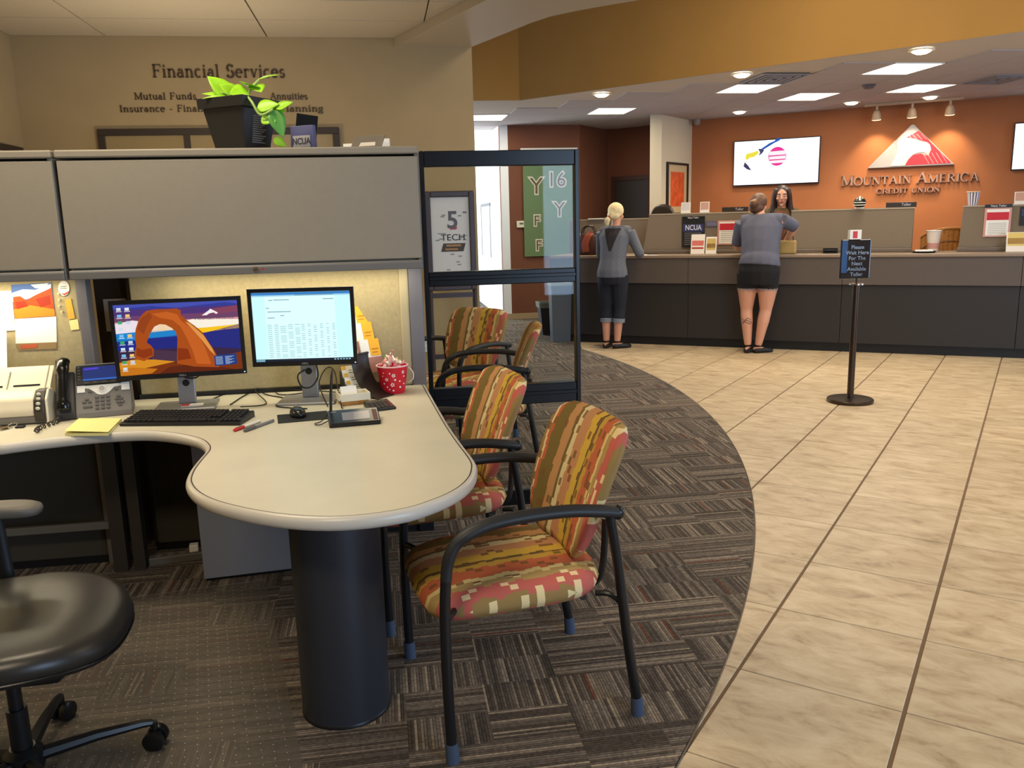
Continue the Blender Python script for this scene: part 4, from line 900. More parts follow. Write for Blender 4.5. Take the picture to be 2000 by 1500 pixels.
for an, z, s, fl in ((.05, .088, .010, 1), (-.45, .070, .009, 1), (-.05, .045, .011, 1), (.75, .100, .009, 1), (-.2, .098, .004, 0), (.15, .068, .005, 0), (.5, .060, .004, 0), (.55, .032, .005, 0), (-.45, .035, .004, 0), (-.75, .085, .003, 0), (-.65, .10, .003, 0), (-.3, .024, .0035, 0), (.0, .018, .0045, 0), (.85, .08, .004, 0), (.9, .045, .004, 0), (-.7, .05, .004, 0)):
    m_ = MB(); c0 = onb(an, z); ux = Vector((math.cos(an), math.sin(an), 0)); n = 10 if fl else 6; r_in = .62 if fl else 1
    m_.poly([c0 + ux * (s * (1 if i % 2 else r_in) * math.cos(2 * math.pi * i / n)) + Vector((0, 0, s * (1 if i % 2 else r_in) * math.sin(2 * math.pi * i / n))) for i in range(n)])
    f_ = build('star' if fl else 'dot', m_, mat('bucket_print_white', (245, 240, 238), .5), bk)
    if fl: build('star_centre', MB().poly([c0 + Vector((math.sin(an), -math.cos(an), 0)) * .0006 + ux * (s * .35 * math.cos(2 * math.pi * i / 8)) + Vector((0, 0, s * .35 * math.sin(2 * math.pi * i / 8))) for i in range(8)]), RED, f_)
cnd = [mat('candy_pink', (238, 190, 196), .45), mat('candy_white', (244, 236, 226), .45), mat('candy_cream', (236, 226, 190), .45), mat('candy_rose', (220, 130, 140), .45)]
k = 0
for i in range(26):
    an = random.uniform(0, 6.28); r = .055 * math.sqrt(random.random()); z = .122 + .028 * (1 - (r / .055) ** 2) + random.uniform(-.004, .008)
    c = MB()
    if i < 19:
        c.ball((0, 0, 0), (.012, .009, .009), 8); c.add([(.010, 0, 0), (.019, .006, .004), (.019, -.006, -.003), (.018, 0, .006)], [(0, 1, 3), (0, 3, 2), (0, 2, 1), (1, 2, 3)]); c.add([(-.010, 0, 0), (-.019, .006, .004), (-.019, -.006, -.003), (-.018, 0, .006)], [(0, 3, 1), (0, 2, 3), (0, 1, 2), (1, 3, 2)])
    else: c.tube([(-.004, 0, 0), (.048, 0, 0)], .004, 7)
    o = build('candy', c, cnd[i % 4], loc=(bk.location.x + r * math.cos(an), bk.location.y + r * math.sin(an), DZ + z), rot=(random.uniform(0, 3), random.uniform(0, 3) if i < 19 else R_(-65 + 14 * (i - 19)), random.uniform(0, 6)), smooth=True)
    tag(o, 'small wrapped candy heaped in the red bucket' if i < 19 else 'candy stick poking out of the red bucket', 'candy', 'wrapped candies in the red bucket' if i < 19 else 'candy sticks in the red bucket')
# ================================================================== PINNED THINGS, CABINET TOP, BACK WALL
VPL = VP - .10 - .001        # face of the left fabric panel
def pin(name, label, cat, pts, m, th=.002, rel=None, group=None):
    q = [PV(x, y, VPL) for x, y in pts]; c = sum(q, Vector()) / len(q)
    t = T(name, label, cat, (c.x, VPL, c.z), 0, group)
    build(rel or 'sheet', MB().prism([(v.x - c.x, v.z - c.z) for v in q], -th, 0, ax='y'), m, t)
    return t, c, q
t, c, q = pin('wall_calendar', 'wall calendar with a red desert picture pinned to the left panel', 'calendar', [(30, 622), (110, 618), (111, 668), (31, 671)], PAPER, rel='date_page')
def CP(x, y, off=.003): p = PV(x, y, VPL); return (p.x - c.x, -off, p.z - c.z)
pic = MB(); pm_ = [mat('calendar_sky', (70, 100, 160), .5), mat('calendar_cloud', (214, 220, 228), .5), mat('calendar_rock', (196, 70, 26), .5), mat('calendar_sand', (226, 128, 40), .5), mat('calendar_red', (150, 46, 26), .5)]
pic.poly([CP(30, 622), CP(108, 617), CP(101, 552), CP(22, 556)], 0)
pic.poly([CP(24, 572, .0034), CP(24, 590, .0034), CP(60, 582, .0034), (CP(100, 562, .0034)), CP(100, 554, .0034), CP(70, 566, .0034), CP(45, 565, .0034)], 1); pic.poly([CP(60, 556, .0036), CP(96, 553, .0036), CP(88, 562, .0036), CP(70, 563, .0036)], 1)
pic.poly([CP(26, 580, .0038), CP(40, 578, .0038), CP(52, 586, .0038), CP(70, 576, .0038), CP(101, 562, .0038), CP(107, 608, .0038), CP(29, 612, .0038)], 2); pic.poly([CP(28, 604, .004), CP(60, 596, .004), CP(107, 604, .004), CP(108, 617, .004), CP(30, 622, .004)], 3); pic.poly([CP(70, 584, .0042), CP(98, 576, .0042), CP(100, 594, .0042), CP(80, 600, .0042)], 4); pic.poly([CP(30, 590, .0042), CP(50, 588, .0042), CP(56, 598, .0042), CP(34, 604, .0042)], 4)
build('picture_page', pic, pm_, t)
build('bottom_flap', MB().prism([(CP(x, y)[0], CP(x, y)[2]) for x, y in ((31, 671), (111, 668), (111, 681), (36, 684))], -.002, 0, ax='y'), mat('calendar_tan', (150, 122, 84), .6), t)
build('flap_print', MB().poly([CP(40, 674, .0032), CP(75, 671, .0032), CP(72, 679, .0032), CP(42, 681, .0032)]), mat('print_red', (190, 90, 60), .6), t)
pin('paper_sheet', 'white sheet pinned to the panel at the far left edge', 'paper', [(-60, 568), (22, 568), (31, 645), (-60, 650)], PAPER)
t, c, q = pin('round_badge', 'round white pinned badge above the yellow tag', 'badge', [(125 + 11 * math.cos(a), 563 + 15 * math.sin(a)) for a in [2 * math.pi * i / 18 for i in range(18)]], WHITE, .004, 'disc')
build('badge_print', MB().box(-.012, .012, -.0046, -.004, .006, .009).box(-.014, .012, -.0046, -.004, -.002, .001), GREYP, t); build('red_edge', MB().prism([(-.012, -.022), (.0, -.030), (.016, -.020), (.02, -.012), (.0, -.022)], -.0047, -.004, ax='y'), mat('badge_red', (196, 60, 40), .5), t)
pin('paper_tag', 'long yellow tag pinned on the left panel', 'tag', [(127, 585), (139, 583), (147, 622), (134, 624)], mat('tag_yellow', (214, 166, 66), .6), .003)
pin('sticky_note', 'small pale yellow note below the yellow tag', 'note', [(135, 626), (152, 623), (155, 643), (139, 645)], mat('note_pale', (236, 220, 150), .7), .002)
for k, (x, y) in enumerate(((116, 573), (117, 585), (117, 597), (122, 608))):
    p = PV(x, y, VPL); o = build('push_pin', MB().lathe([(.004, 0), (.004, -.004), (.0025, -.006), (.0025, -.010), (.005, -.012), (.005, -.014)], 10, ax='y'), mat('pin_clear_tan', (196, 180, 140), .25), loc=(p.x, VPL, p.z), smooth=True)
    tag(o, ['topmost', 'second from the top', 'third from the top', 'lowest'][k] + ' of the four push pins beside the calendar', 'push pin', 'push pins beside the calendar')

# ------------------------------------------------------------------ on top of the overhead bins
ZT = 1.313 + .493
def ct(x, y=287.5): p = PZ(x, y, ZT) if False else PV(x, y, 3.66); return p.x
# plant in a square black planter
pxm = (ct(415) + ct(528)) / 2
pl = T('potted_plant', 'trailing green pothos in a square black planter on the cabinet', 'plant', (pxm + .0, 3.70, ZT), R_(-33))
PB = mat('planter_black', (28, 27, 27), .45)
def sq(h, z): return [(-h, -h, z), (h, -h, z), (h, h, z), (-h, h, z)]
build('pot', MB().loft([sq(.074, 0), sq(.076, .006), sq(.102, .165), sq(.116, .167), sq(.118, .208), sq(.110, .208), sq(.106, .19), sq(.01, .19)]), PB, pl, bevel=.002)
build('soil', MB().box(-.105, .105, -.105, .105, .183, .19), mat('soil_dark', (48, 34, 24), .95, var=.3, vs=80), pl)
# printed text block on the right-hand face, following the taper
tm = MB(); k = math.atan2(.026, .159)
for r in range(13):
    z = .135 - r * .0085; hx = .076 + .026 * (z - .006) / .159
    tm.add([(hx + .0008, -.035, z), (hx + .0008, .045 - .012 * (r % 3), z), (hx + .0014, .045 - .012 * (r % 3), z + .0045), (hx + .0014, -.035, z + .0045)], [(0, 1, 2, 3)])
build('printed_text', tm, mat('planter_print', (120, 116, 112), .6), pl)
hx = .076 + .026 * .148 / .159; build('printed_crest', MB().add([(hx + .001, -.012, .148), (hx + .001, .012, .148), (hx + .002, .016, .158), (hx + .0022, 0, .165), (hx + .002, -.016, .158)], [(0, 1, 2, 3, 4)]), mat('planter_print', (120, 116, 112), .6), pl)
LEAF = mat('leaf_lime', (150, 205, 40), .4, var=.2, vs=12); LEAF2 = mat('leaf_green', (86, 150, 66), .4, var=.2, vs=12)
def leaf(base, tip, wid, up, m, droop=.15):
    base = Vector(base); tip = Vector(tip); d = tip - base; L = d.length; d.normalize(); n = Vector(up); n = (n - d * n.dot(d)).normalized(); s = d.cross(n)
    pr = [(0, .04), (.08, .55), (.2, .9), (.35, 1.0), (.55, .86), (.75, .55), (.9, .24), (1.0, .01)]
    mb = MB(); rg = []
    for f, wv in pr:
        c = base + d * (L * f) - n * (droop * L * f * f)
        rg.append([c - s * (wid * wv) + n * (.10 * wid * wv), c - s * (wid * wv * .5) + n * (.02 * wid), c - n * (.10 * wid * wv), c + s * (wid * wv * .5) + n * (.02 * wid), c + s * (wid * wv) + n * (.10 * wid * wv)])
    vs = [p for r in rg for p in r]; fs = []
    for j in range(len(rg) - 1):
        for i in range(4): fs.append((j * 5 + i, j * 5 + i + 1, j * 5 + 6 + i, j * 5 + 5 + i))
    o = build('leaf', mb.add(vs, fs), m, pl, smooth='all'); o.modifiers.new('thickness', 'SOLIDIFY').thickness = .0012
    return o
# leaf directions are given in the photo's left-right (x), depth and height, then turned into the pot's axes
ca_, sa_ = math.cos(R_(33)), math.sin(R_(33))
def W2(x, y, z): return (x * ca_ - y * sa_, x * sa_ + y * ca_, z)
for b_, t_, wd, up, m in (((-.02, -.03, .215), (-.135, -.03, .245), .034, (0, -.5, 1), LEAF), ((-.03, -.02, .22), (-.105, -.04, .300), .040, (.2, -1, .5), LEAF), ((-.03, -.05, .215), (-.13, -.08, .218), .022, (0, -.3, 1), LEAF),
    ((.0, -.04, .225), (-.055, -.07, .262), .035, (0, -.8, .6), LEAF), ((.045, -.03, .235), (-.02, -.08, .230), .045, (-.1, -.9, .6), LEAF), ((.06, -.02, .25), (.045, -.10, .272), .045, (0, -.8, .7), LEAF), ((.07, -.03, .262), (.10, -.09, .235), .035, (.2, -.9, .5), LEAF), ((.085, -.02, .285), (.165, -.04, .312), .020, (0, -.4, 1), LEAF),
    ((.085, -.13, .16), (.17, -.16, .178), .030, (0, -.8, .5), LEAF), ((.095, -.13, .14), (.195, -.16, .152), .028, (0, -.9, .3), LEAF), ((.10, -.14, .12), (.155, -.17, .108), .026, (0, -.9, .3), LEAF), ((.15, -.15, .150), (.185, -.18, .045), .034, (.2, -1, .1), LEAF2), ((.16, -.15, .155), (.225, -.16, .185), .024, (0, -.7, .7), LEAF), ((.14, -.10, .045), (.185, -.11, .012), .018, (0, -1, .2), LEAF)):
    leaf(W2(*b_), W2(*t_), wd, W2(*up), m)
build('stem', MB().tube(smoothpath([W2(.02, -.02, .19), W2(.06, -.04, .25), W2(.09, -.02, .285)], 5), .005, 7), mat('stem_green', (150, 180, 90), .5), pl, smooth=True)
build('stem', MB().tube(smoothpath([W2(.03, -.03, .20), W2(.04, -.10, .215), W2(.07, -.15, .18), W2(.10, -.16, .13), W2(.15, -.16, .15)], 5), .005, 7), mat('stem_green', (150, 180, 90), .5), pl, smooth=True)
build('stem', MB().tube(smoothpath([W2(-.01, -.02, .19), W2(-.04, -.03, .225), W2(-.07, -.03, .235)], 5), .004, 7), mat('stem_green', (150, 180, 90), .5), pl, smooth=True)
# tilted black picture easel, blue block sign, acrylic name plate, folded cards
x = ct(588); bf = T('black_display', 'small blank black tilted display on the cabinet', 'display', (x, 3.82, ZT), R_(6), rot=(R_(0), R_(8), R_(6)))
build('plate', MB().box(-.045, .045, -.006, .006, .0, .165), mat('display_black', (8, 8, 9), .25), bf, bevel=.002); build('foot', MB().box(-.04, .04, .006, .05, 0, .004), BLACK, bf)
x = ct(594); nb = T('block_sign', 'small blue block sign reading NCUA on the cabinet', 'sign', (x, 3.66, ZT), R_(-30))
BL = mat('sign_blue_grey', (86, 88, 128), .45)
build('block', MB().prism([(-.016, 0), (.016, 0), (.010, .10), (-.010, .10)], -.055, .055, ax='x'), BL, nb, bevel=.002)
build('plaque', MB().prism([(-.0175, .012), (-.0165, .012), (-.0135, .060), (-.0145, .060)], -.042, .042, ax='x'), mat('plaque_grey', (176, 172, 172), .5), nb)
text('lettering', 'NCUA', .036, mat('letter_dark_slate', (70, 66, 84), .6), nb, (0, -.0168, .036), rot=(R_(86.5), 0, 0), ext=.0004, bold=.0008, sx=.85)
build('base', MB().box(-.075, -.0, -.024, .03, 0, .006), mat('sign_base_cream', (210, 200, 180), .5), nb, bevel=.002)
x = ct(720); npl = T('name_plate', 'clear wedge name plate at the right end of the cabinet', 'name plate', (x, 3.64, ZT), R_(-26))
build('wedge', MB().prism([(-.03, 0), (-.026, 0), (.022, .058), (.016, .058)], -.07, .07, ax='x'), mat('acrylic_smoke', (150, 142, 132), .12, trans=.5), npl)
build('foot', MB().box(-.07, .07, -.03, .03, 0, .004), mat('acrylic_smoke', (150, 142, 132), .12, trans=.5), npl)
build('engraved_text', MB().add([(-.035, -.0206, .0130), (.04, -.0206, .0130), (.035, -.0036, .0330), (-.03, -.0036, .0330)], [(0, 1, 2, 3)]), mat('engraving', (205, 198, 188), .6), npl)
for dx, lb, sz in ((-.085, 'white card standing left of the clear name plate', .028), (.07, 'white card standing behind the clear name plate', .05)):
    o = build('standing_card', MB().box(-.02, .02, -.006, .006, 0, sz), PAPER, loc=(x + dx, 3.68 + (.03 if dx > 0 else 0), ZT), rot=(0, 0, -.3), bevel=.001); tag(o, lb, 'card')

# ------------------------------------------------------------------ back wall lettering, boards, outlet
SIGN = mat('sign_letter_brown', (78, 60, 44), .5)
def wtx(x, y): p = PV(x, y, VW - .004); return p
ws = T('wall_sign', 'dark raised lettering Financial Services on the beige back wall', 'sign', (wtx(428, 140).x, VW - .004, wtx(428, 140).z))
# small serif capital alphabet: strokes as (x0, y0, x1, y1, half width)
TH, TN = .085, .035
def srf(x, y, w_=.17): return (x - w_, y, x + w_, y, .022)
GL = {'M': (1.12, [(.16, 0, .16, 1, TN), (.16, 1, .56, .06, TH), (.56, .06, .96, 1, TN), (.96, 0, .96, 1, TH), srf(.16, .02), srf(.96, .02), srf(.12, .98, .13), srf(1.0, .98, .13)]),
      'O': (1.0, 'O'), 'U': (.98, [(.18, 1, .18, .32, TH), (.18, .32, .28, .08, TH), (.28, .08, .5, .02, .06), (.5, .02, .72, .1, .05), (.72, .1, .82, .32, TN), (.82, .32, .82, 1, TN), srf(.18, .98), srf(.82, .98)]),
      'N': (1.0, [(.17, 0, .17, 1, TN), (.17, .98, .83, .04, TH), (.83, .0, .83, 1, TN), srf(.17, .02), srf(.14, .98, .13), srf(.83, .98)]),
      'T': (.86, [(.43, 0, .43, 1, TH), (.04, .97, .82, .97, .03), (.05, .97, .05, .76, .022), (.81, .97, .81, .76, .022), srf(.43, .02)]),
      'A': (.96, [(.12, .0, .46, .98, TN), (.84, .0, .48, 1.0, TH), (.26, .36, .70, .36, .028), srf(.12, .02, .12), srf(.84, .02, .14)]), 'I': (.42, [(.21, 0, .21, 1, TH), srf(.21, .02), srf(.21, .98)]),
      'E': (.80, [(.20, 0, .20, 1, TH), (.06, .975, .70, .975, .026), (.06, .025, .74, .025, .026), (.2, .52, .58, .52, .026), (.70, .975, .70, .80, .022), (.74, .025, .74, .22, .022), (.58, .42, .58, .62, .022)]),
      'R': (.92, [(.20, 0, .20, 1, TH), (.06, .975, .50, .975, .026), (.50, .975, .70, .87, .05), (.70, .87, .70, .66, .07), (.70, .66, .50, .53, .05), (.2, .53, .5, .53, .026), (.46, .53, .86, .02, TH), srf(.20, .02)]),
      'C': (.92, 'C'), 'D': (.98, [(.20, 0, .20, 1, TH), (.06, .975, .46, .975, .026), (.06, .025, .46, .025, .026), (.46, .975, .74, .82, .055), (.74, .82, .84, .5, .07), (.84, .5, .74, .18, .07), (.74, .18, .46, .025, .055)]), ' ': (.45, [])}
def glyph(chr_):
    wd, st_ = GL[chr_]; mb = MB()
    if isinstance(st_, str):
        n = 22; a0, a1 = (0, 360) if st_ == 'O' else (42, 318); pts = []
        for i in range(n + 1):
            a = R_(a0 + (a1 - a0) * i / n); k = .03 + .06 * abs(math.cos(a)); pts.append((wd / 2 + (wd / 2 - .06) * math.cos(a), .5 + .5 * math.sin(a), k, a))
        for (x0, y0, k0, aa), (x1, y1, k1, ab) in zip(pts[:-1], pts[1:]):
            q = [(x0 - k0 * math.cos(aa), y0 - k0 * math.sin(aa)), (x0 + k0 * math.cos(aa), y0 + k0 * math.sin(aa)), (x1 + k1 * math.cos(ab), y1 + k1 * math.sin(ab)), (x1 - k1 * math.cos(ab), y1 - k1 * math.sin(ab))]
            mb.prism(q, -.5, .5, ax='y')
        if st_ == 'C': mb.prism([(.80, .66), (.86, .66), (.86, .96), (.80, .90)], -.5, .5, ax='y')
        return wd, mb
    for x0, y0, x1, y1, k in st_:
        d = Vector((x1 - x0, y1 - y0)); d.normalize(); n = Vector((-d.y, d.x)) * k
        mb.prism([(x0 + n.x, y0 + n.y), (x1 + n.x, y1 + n.y), (x1 - n.x, y1 - n.y), (x0 - n.x, y0 - n.y)], -.5, .5, ax='y')
    return wd, mb

def arc(cx, cy, rx, ry, a0, a1, k0, k1, n=9):
    P_ = [(cx + rx * math.cos(R_(a0 + (a1 - a0) * i / n)), cy + ry * math.sin(R_(a0 + (a1 - a0) * i / n)), k0 + (k1 - k0) * abs(math.cos(R_(a0 + (a1 - a0) * i / n)))) for i in range(n + 1)]
    return [(p[0], p[1], q[0], q[1], max(p[2], q[2])) for p, q in zip(P_[:-1], P_[1:])]
XH = .66
GL.update({'F': (.78, [(.20, 0, .20, 1, TH), (.06, .975, .72, .975, .03), (.2, .52, .56, .52, .03), (.72, .975, .72, .78, .025), (.56, .42, .56, .62, .025), srf(.20, .02)]),
 'i': (.36, [(.18, 0, .18, XH, TH), (.04, XH - .02, .18, XH - .02, .025), srf(.18, .02, .15), (.18, .82, .18, .96, .075)]), 'l': (.36, [(.18, 0, .18, 1, TH), (.04, .98, .18, .98, .025), srf(.18, .02, .15)]),
 'n': (.74, [(.17, 0, .17, XH, TH), (.03, XH - .02, .17, XH - .02, .025), srf(.17, .02, .14), (.57, 0, .57, .42, TH), srf(.57, .02, .14)] + arc(.37, .42, .20, .22, 0, 150, .03, .08)),
 'u': (.74, [(.17, .22, .17, XH, TH), (.57, 0, .57, XH, TH), (.03, XH - .02, .17, XH - .02, .025), (.43, XH - .02, .57, XH - .02, .025), (.57, .025, .70, .025, .025)] + arc(.37, .22, .20, .20, 180, 340, .03, .08)),
 'a': (.62, [(.46, .06, .46, .44, TH), (.46, .03, .60, .03, .03)] + arc(.30, .44, .16, .20, 0, 160, .03, .07) + arc(.26, .20, .19, .18, 60, 330, .03, .08)),
 'c': (.60, arc(.32, .33, .24, .32, 50, 310, .03, .085)), 'e': (.64, arc(.32, .33, .25, .32, 0, 310, .03, .085) + [(.10, .36, .56, .36, .028)]), 'o': (.66, arc(.33, .33, .25, .32, 0, 360, .03, .085, 14)),
 'r': (.52, [(.17, 0, .17, XH, TH), (.03, XH - .02, .17, XH - .02, .025), srf(.17, .02, .14), (.42, .58, .46, .52, .06)] + arc(.34, .44, .16, .20, 50, 160, .03, .06)), 'v': (.66, [(.12, XH, .33, .02, TH), (.33, .02, .55, XH, .04), srf(.12, XH - .02, .12), srf(.55, XH - .02, .10)]),
 's': (.52, arc(.26, .48, .15, .16, 30, 250, .035, .07) + arc(.26, .17, .17, .17, 75, -160, .035, .075)), 'S': (.72, arc(.36, .74, .23, .24, 25, 250, .04, .09) + arc(.36, .27, .26, .26, 75, -160, .04, .1) + [(.60, .80, .60, .98, .025), (.09, .04, .09, .24, .025)]),
 't': (.44, [(.20, .12, .20, .84, TH), (.04, XH - .02, .40, XH - .02, .028)] + arc(.32, .14, .12, .13, 180, 300, .04, .07)), 'd': (.72, [(.54, 0, .54, 1, TH), (.40, .98, .54, .98, .025), (.54, .025, .68, .025, .025)] + arc(.32, .33, .22, .32, 20, 340, .03, .085)),
 'g': (.66, arc(.30, .42, .20, .23, 0, 360, .03, .075, 12) + arc(.30, -.10, .25, .17, 0, 360, .03, .06, 12) + [(.48, .58, .60, .66, .03)]), 'P': (.80, [(.20, 0, .20, 1, TH), (.06, .975, .46, .975, .03), (.2, .46, .46, .46, .03), srf(.20, .02)] + arc(.46, .72, .22, .255, 90, -90, .03, .085)), '-': (.45, [(.08, .36, .37, .36, .05)])})
def letters(s, m, t, x0, x1, z0, h, th, nm='letter'):
    tot = sum(GL[c][0] + .05 for c in s); kx_ = (x1 - x0) / tot; x = x0
    for c in s:
        wdc, mb = glyph(c)
        if c != ' ': mb.v = [(x + (vx + .025) * kx_, vy * th, z0 + vz * h) for vx, vy, vz in mb.v]; build(nm, mb, m, t)
        x += (wdc + .05) * kx_
def wline(s, x0, x1, yc, hpx, bold):
    a, b_ = wtx(x0, yc), wtx(x1, yc); h = wtx(428, yc - hpx / 2).z - wtx(428, yc + hpx / 2).z
    letters(s, SIGN, ws, a.x - ws.location.x, b_.x - ws.location.x, (a.z + b_.z) / 2 - h / 2 - ws.location.z, h, .012)
wline('Financial Services', 296, 557, 139, 25, .004); wline('Mutual Funds', 262, 384, 188, 13, .002); wline('Annuities', 527, 601, 188, 13, .002); wline('Insurance - Financial', 233, 428, 212, 13, .002); wline('Estate Planning', 474, 632, 212, 13, .002)
# dark framed board with three panes behind the plant
a, b_ = wtx(192, 253), wtx(662, 249); zb_ = 1.05
wb = T('framed_board', 'dark framed three part glass board on the back wall', 'board', ((a.x + b_.x) / 2, VW - .03, zb_)); hw = (b_.x - a.x) / 2; ht = (a.z + b_.z) / 2 - zb_
DK = mat('frame_dark_wood', (52, 42, 34), .5)
fm = MB().box(-hw, hw, -.02, .025, ht - .055, ht).box(-hw, hw, -.02, .025, 0, .055)
for x0 in (-hw, hw - .055): fm.box(x0, x0 + .055, -.02, .025, .055, ht - .055)
build('frame', fm, DK, wb, bevel=.003)
for fx in (wtx(366, 260).x, wtx(520, 260).x): build('mullion', MB().box(fx - wb.location.x - .025, fx - wb.location.x + .025, -.02, .025, .055, ht - .055), DK, wb)
xs = [-hw + .055, wtx(366, 260).x - wb.location.x, wtx(520, 260).x - wb.location.x, hw - .055]
for k in range(3): build('pane', MB().box(xs[k], xs[k + 1], .0, .012, .055, ht - .055), mat('board_pane_tan', (150, 130, 92), .25), wb)
# dark rail on the left wall
a = PL(0, 281, (-2.86, 5), R_(90)); b_ = PL(42, 291, (-2.86, 5), R_(90))
lw = T('picture_frame', 'dark frame corner on the left wall at the edge of the photo', 'picture frame', (-2.84, b_.y - .05, 1.0))
zt_ = a.z - 1.0; build('frame', MB().box(-.015, .015, -1.2, 0, zt_ - .05, zt_).box(-.015, .015, -.05, 0, 0, zt_ - .05).box(-.015, .015, -1.2, -1.15, 0, zt_ - .05).box(-.015, .015, -1.15, -.05, 0, .05), DK, lw, bevel=.002); build('picture', MB().box(-.012, -.004, -1.15, -.05, .05, zt_ - .05), mat('picture_beige', (170, 156, 130), .6), lw)
p = wtx(835, 675); ou = T('wall_outlet', 'white wall outlet low on the beige wall behind the glass', 'outlet', (p.x, VW, p.z))
build('plate', MB().box(-.04, .04, -.008, 0, -.06, .06), WHITE, ou, bevel=.003)
for dz in (-.028, .028): build('socket', MB().box(-.017, .017, -.0095, -.0078, dz - .014, dz + .014), mat('outlet_face', (214, 210, 200), .4), ou, bevel=.001)
# poster easel by the back wall, seen through the glass
e0, e1 = PV(832, 372, 7.15), PV(921, 376, 7.15); ez = PV(870, 374, 7.15).z
es = T('poster_easel', 'dark metal poster stand with a white 5 TECH poster', 'poster stand', ((e0.x + e1.x) / 2, 7.15, .003)); ew = (e1.x - e0.x) / 2
EF = mat('easel_bronze', (72, 62, 66), .4, .3)
zp = PV(870, 545, 7.15).z - .10
f_ = MB()
for sx in (-1, 1): f_.tube([(sx * ew, 0, 0), (sx * ew, 0, ez - .02)], (.020), 8)
build('uprights', f_, EF, es, smooth=True)
for i, z in enumerate((.35, .88)): build('rail', MB().box(-ew, ew, -.012, .012, z - .02, z + .02), EF, es)
build('foot', MB().box(-ew - .02, -ew + .02, -.25, .25, 0, .03), EF, es); build('foot', MB().box(ew - .02, ew + .02, -.25, .25, 0, .03), EF, es)
build('poster_frame', MB().box(-ew - .015, -ew + .03, -.03, .02, zp, ez).box(ew - .03, ew + .015, -.03, .02, zp, ez).box(-ew + .03, ew - .03, -.03, .02, ez - .05, ez).box(-ew + .03, ew - .03, -.03, .02, zp, zp + .04), EF, es, bevel=.008)
po = build('poster', MB().box(-ew + .03, ew - .03, -.012, .0, zp + .04, ez - .05), mat('poster_white', (214, 210, 208), .4), es)
INK = mat('poster_ink', (38, 36, 40), .6); zc_ = lambda y: PV(878, y, 7.15).z
text('poster_numeral', '5', .20, mat('poster_numeral_grey', (96, 92, 100), .5), po, (.02, -.0135, zc_(432)), ext=.0008, bold=.004)
text('poster_lettering', 'TECH', .075, INK, po, (.02, -.0135, zc_(465)), ext=.0008, sx=1.1)
build('poster_rule', MB().box(-.11, -.04, -.0136, -.0128, zc_(457), zc_(456)).box(.08, .14, -.0136, -.0128, zc_(462), zc_(461)), INK, po)
z1, z2 = zc_(492), zc_(476); build('poster_banner', MB().prism([(-.085, z1), (.105, z1), (.125, z2), (-.065, z2)], -.0138, -.0128, ax='y'), mat('poster_banner_brown', (70, 58, 52), .5), po)
build('banner_print', MB().box(-.04, .085, -.0145, -.0139, (z1 + z2) / 2 + .008, (z1 + z2) / 2 + .024).box(-.05, .06, -.0145, -.0139, (z1 + z2) / 2 - .022, (z1 + z2) / 2 - .008), mat('poster_gold', (170, 130, 80), .5), po)
dm = MB()
for k in range(16): x = random.uniform(-.12, .13); z = random.uniform(zp + .06, ez - .08); dm.box(x - .016, x + .016, -.0132, -.0126, z - .004, z + .004)
build('poster_marks', dm, GREYP, po)
build('red_mark', MB().prism([(-.005, zc_(449)), (.05, zc_(449)), (.06, zc_(444)), (.0, zc_(445))], -.0142, -.0136, ax='y'), mat('poster_red', (190, 60, 70), .5), po)
# ================================================================== TELLER COUNTER AND LOBBY
TAU = mat('counter_taupe_laminate', (88, 78, 71), .5, var=.03, vs=30); TAUD = mat('counter_dark_laminate', (40, 36, 34), .5, var=.03, vs=30)
CTOP = mat('counter_top_tan', (138, 120, 102), .38); DIV = mat('divider_fabric_taupe', (126, 112, 94), .9, var=.05, vs=60)
CROT = (0, 0, CA)
def cpt(x, y, off): p = PL(x, y, CO + CN * off, CA); d = p - CO; return Vector((d.dot(CE), off, p.z))     # along, depth, height in the counter's own axes
def cw(s, off, z=0.0): q = CO + CE * s + CN * off; return (q.x, q.y, z)
HT = 1.062; L0, L1 = -.35, 6.4
ct_ = T('teller_counter', 'long taupe teller counter with dark base across the lobby', 'counter', cw(0, 0), CA)
build('toe_kick', MB().box(L0, L1, .0, .5, 0, .10), mat('toe_black', (18, 17, 17), .5), ct_)
joints = [L0] + [cpt(x, 600, -.06).x for x in (1343, 1640, 1790)] + [L1]
jl = [cpt(x, 600, -.06).x for x in (1343, 1642)]; step = jl[1] - jl[0]
js = [L0, jl[0] - step / 1.0 if jl[0] - step > L0 else L0] + [jl[0] + step * k for k in range(5)]
js = sorted(set([L0, jl[0]] + [jl[0] + step * k for k in range(1, 5) if jl[0] + step * k < L1 - .1] + [L1]))
for a, b_ in zip(js[:-1], js[1:]):
    build('base_panel', MB().box(a + .002, b_ - .002, -.045, .02, .10, .73), TAUD, ct_, bevel=.002)
    build('upper_panel', MB().box(a + .002, b_ - .002, -.075, .02, .735, HT - .035), TAU, ct_, bevel=.002)
build('carcass', MB().box(L0, L1, .02, .62, .10, HT - .035), TAUD, ct_)
build('worktop', MB().box(L0, L1, -.095, .72, HT - .035, HT), CTOP, ct_, bevel=.008)
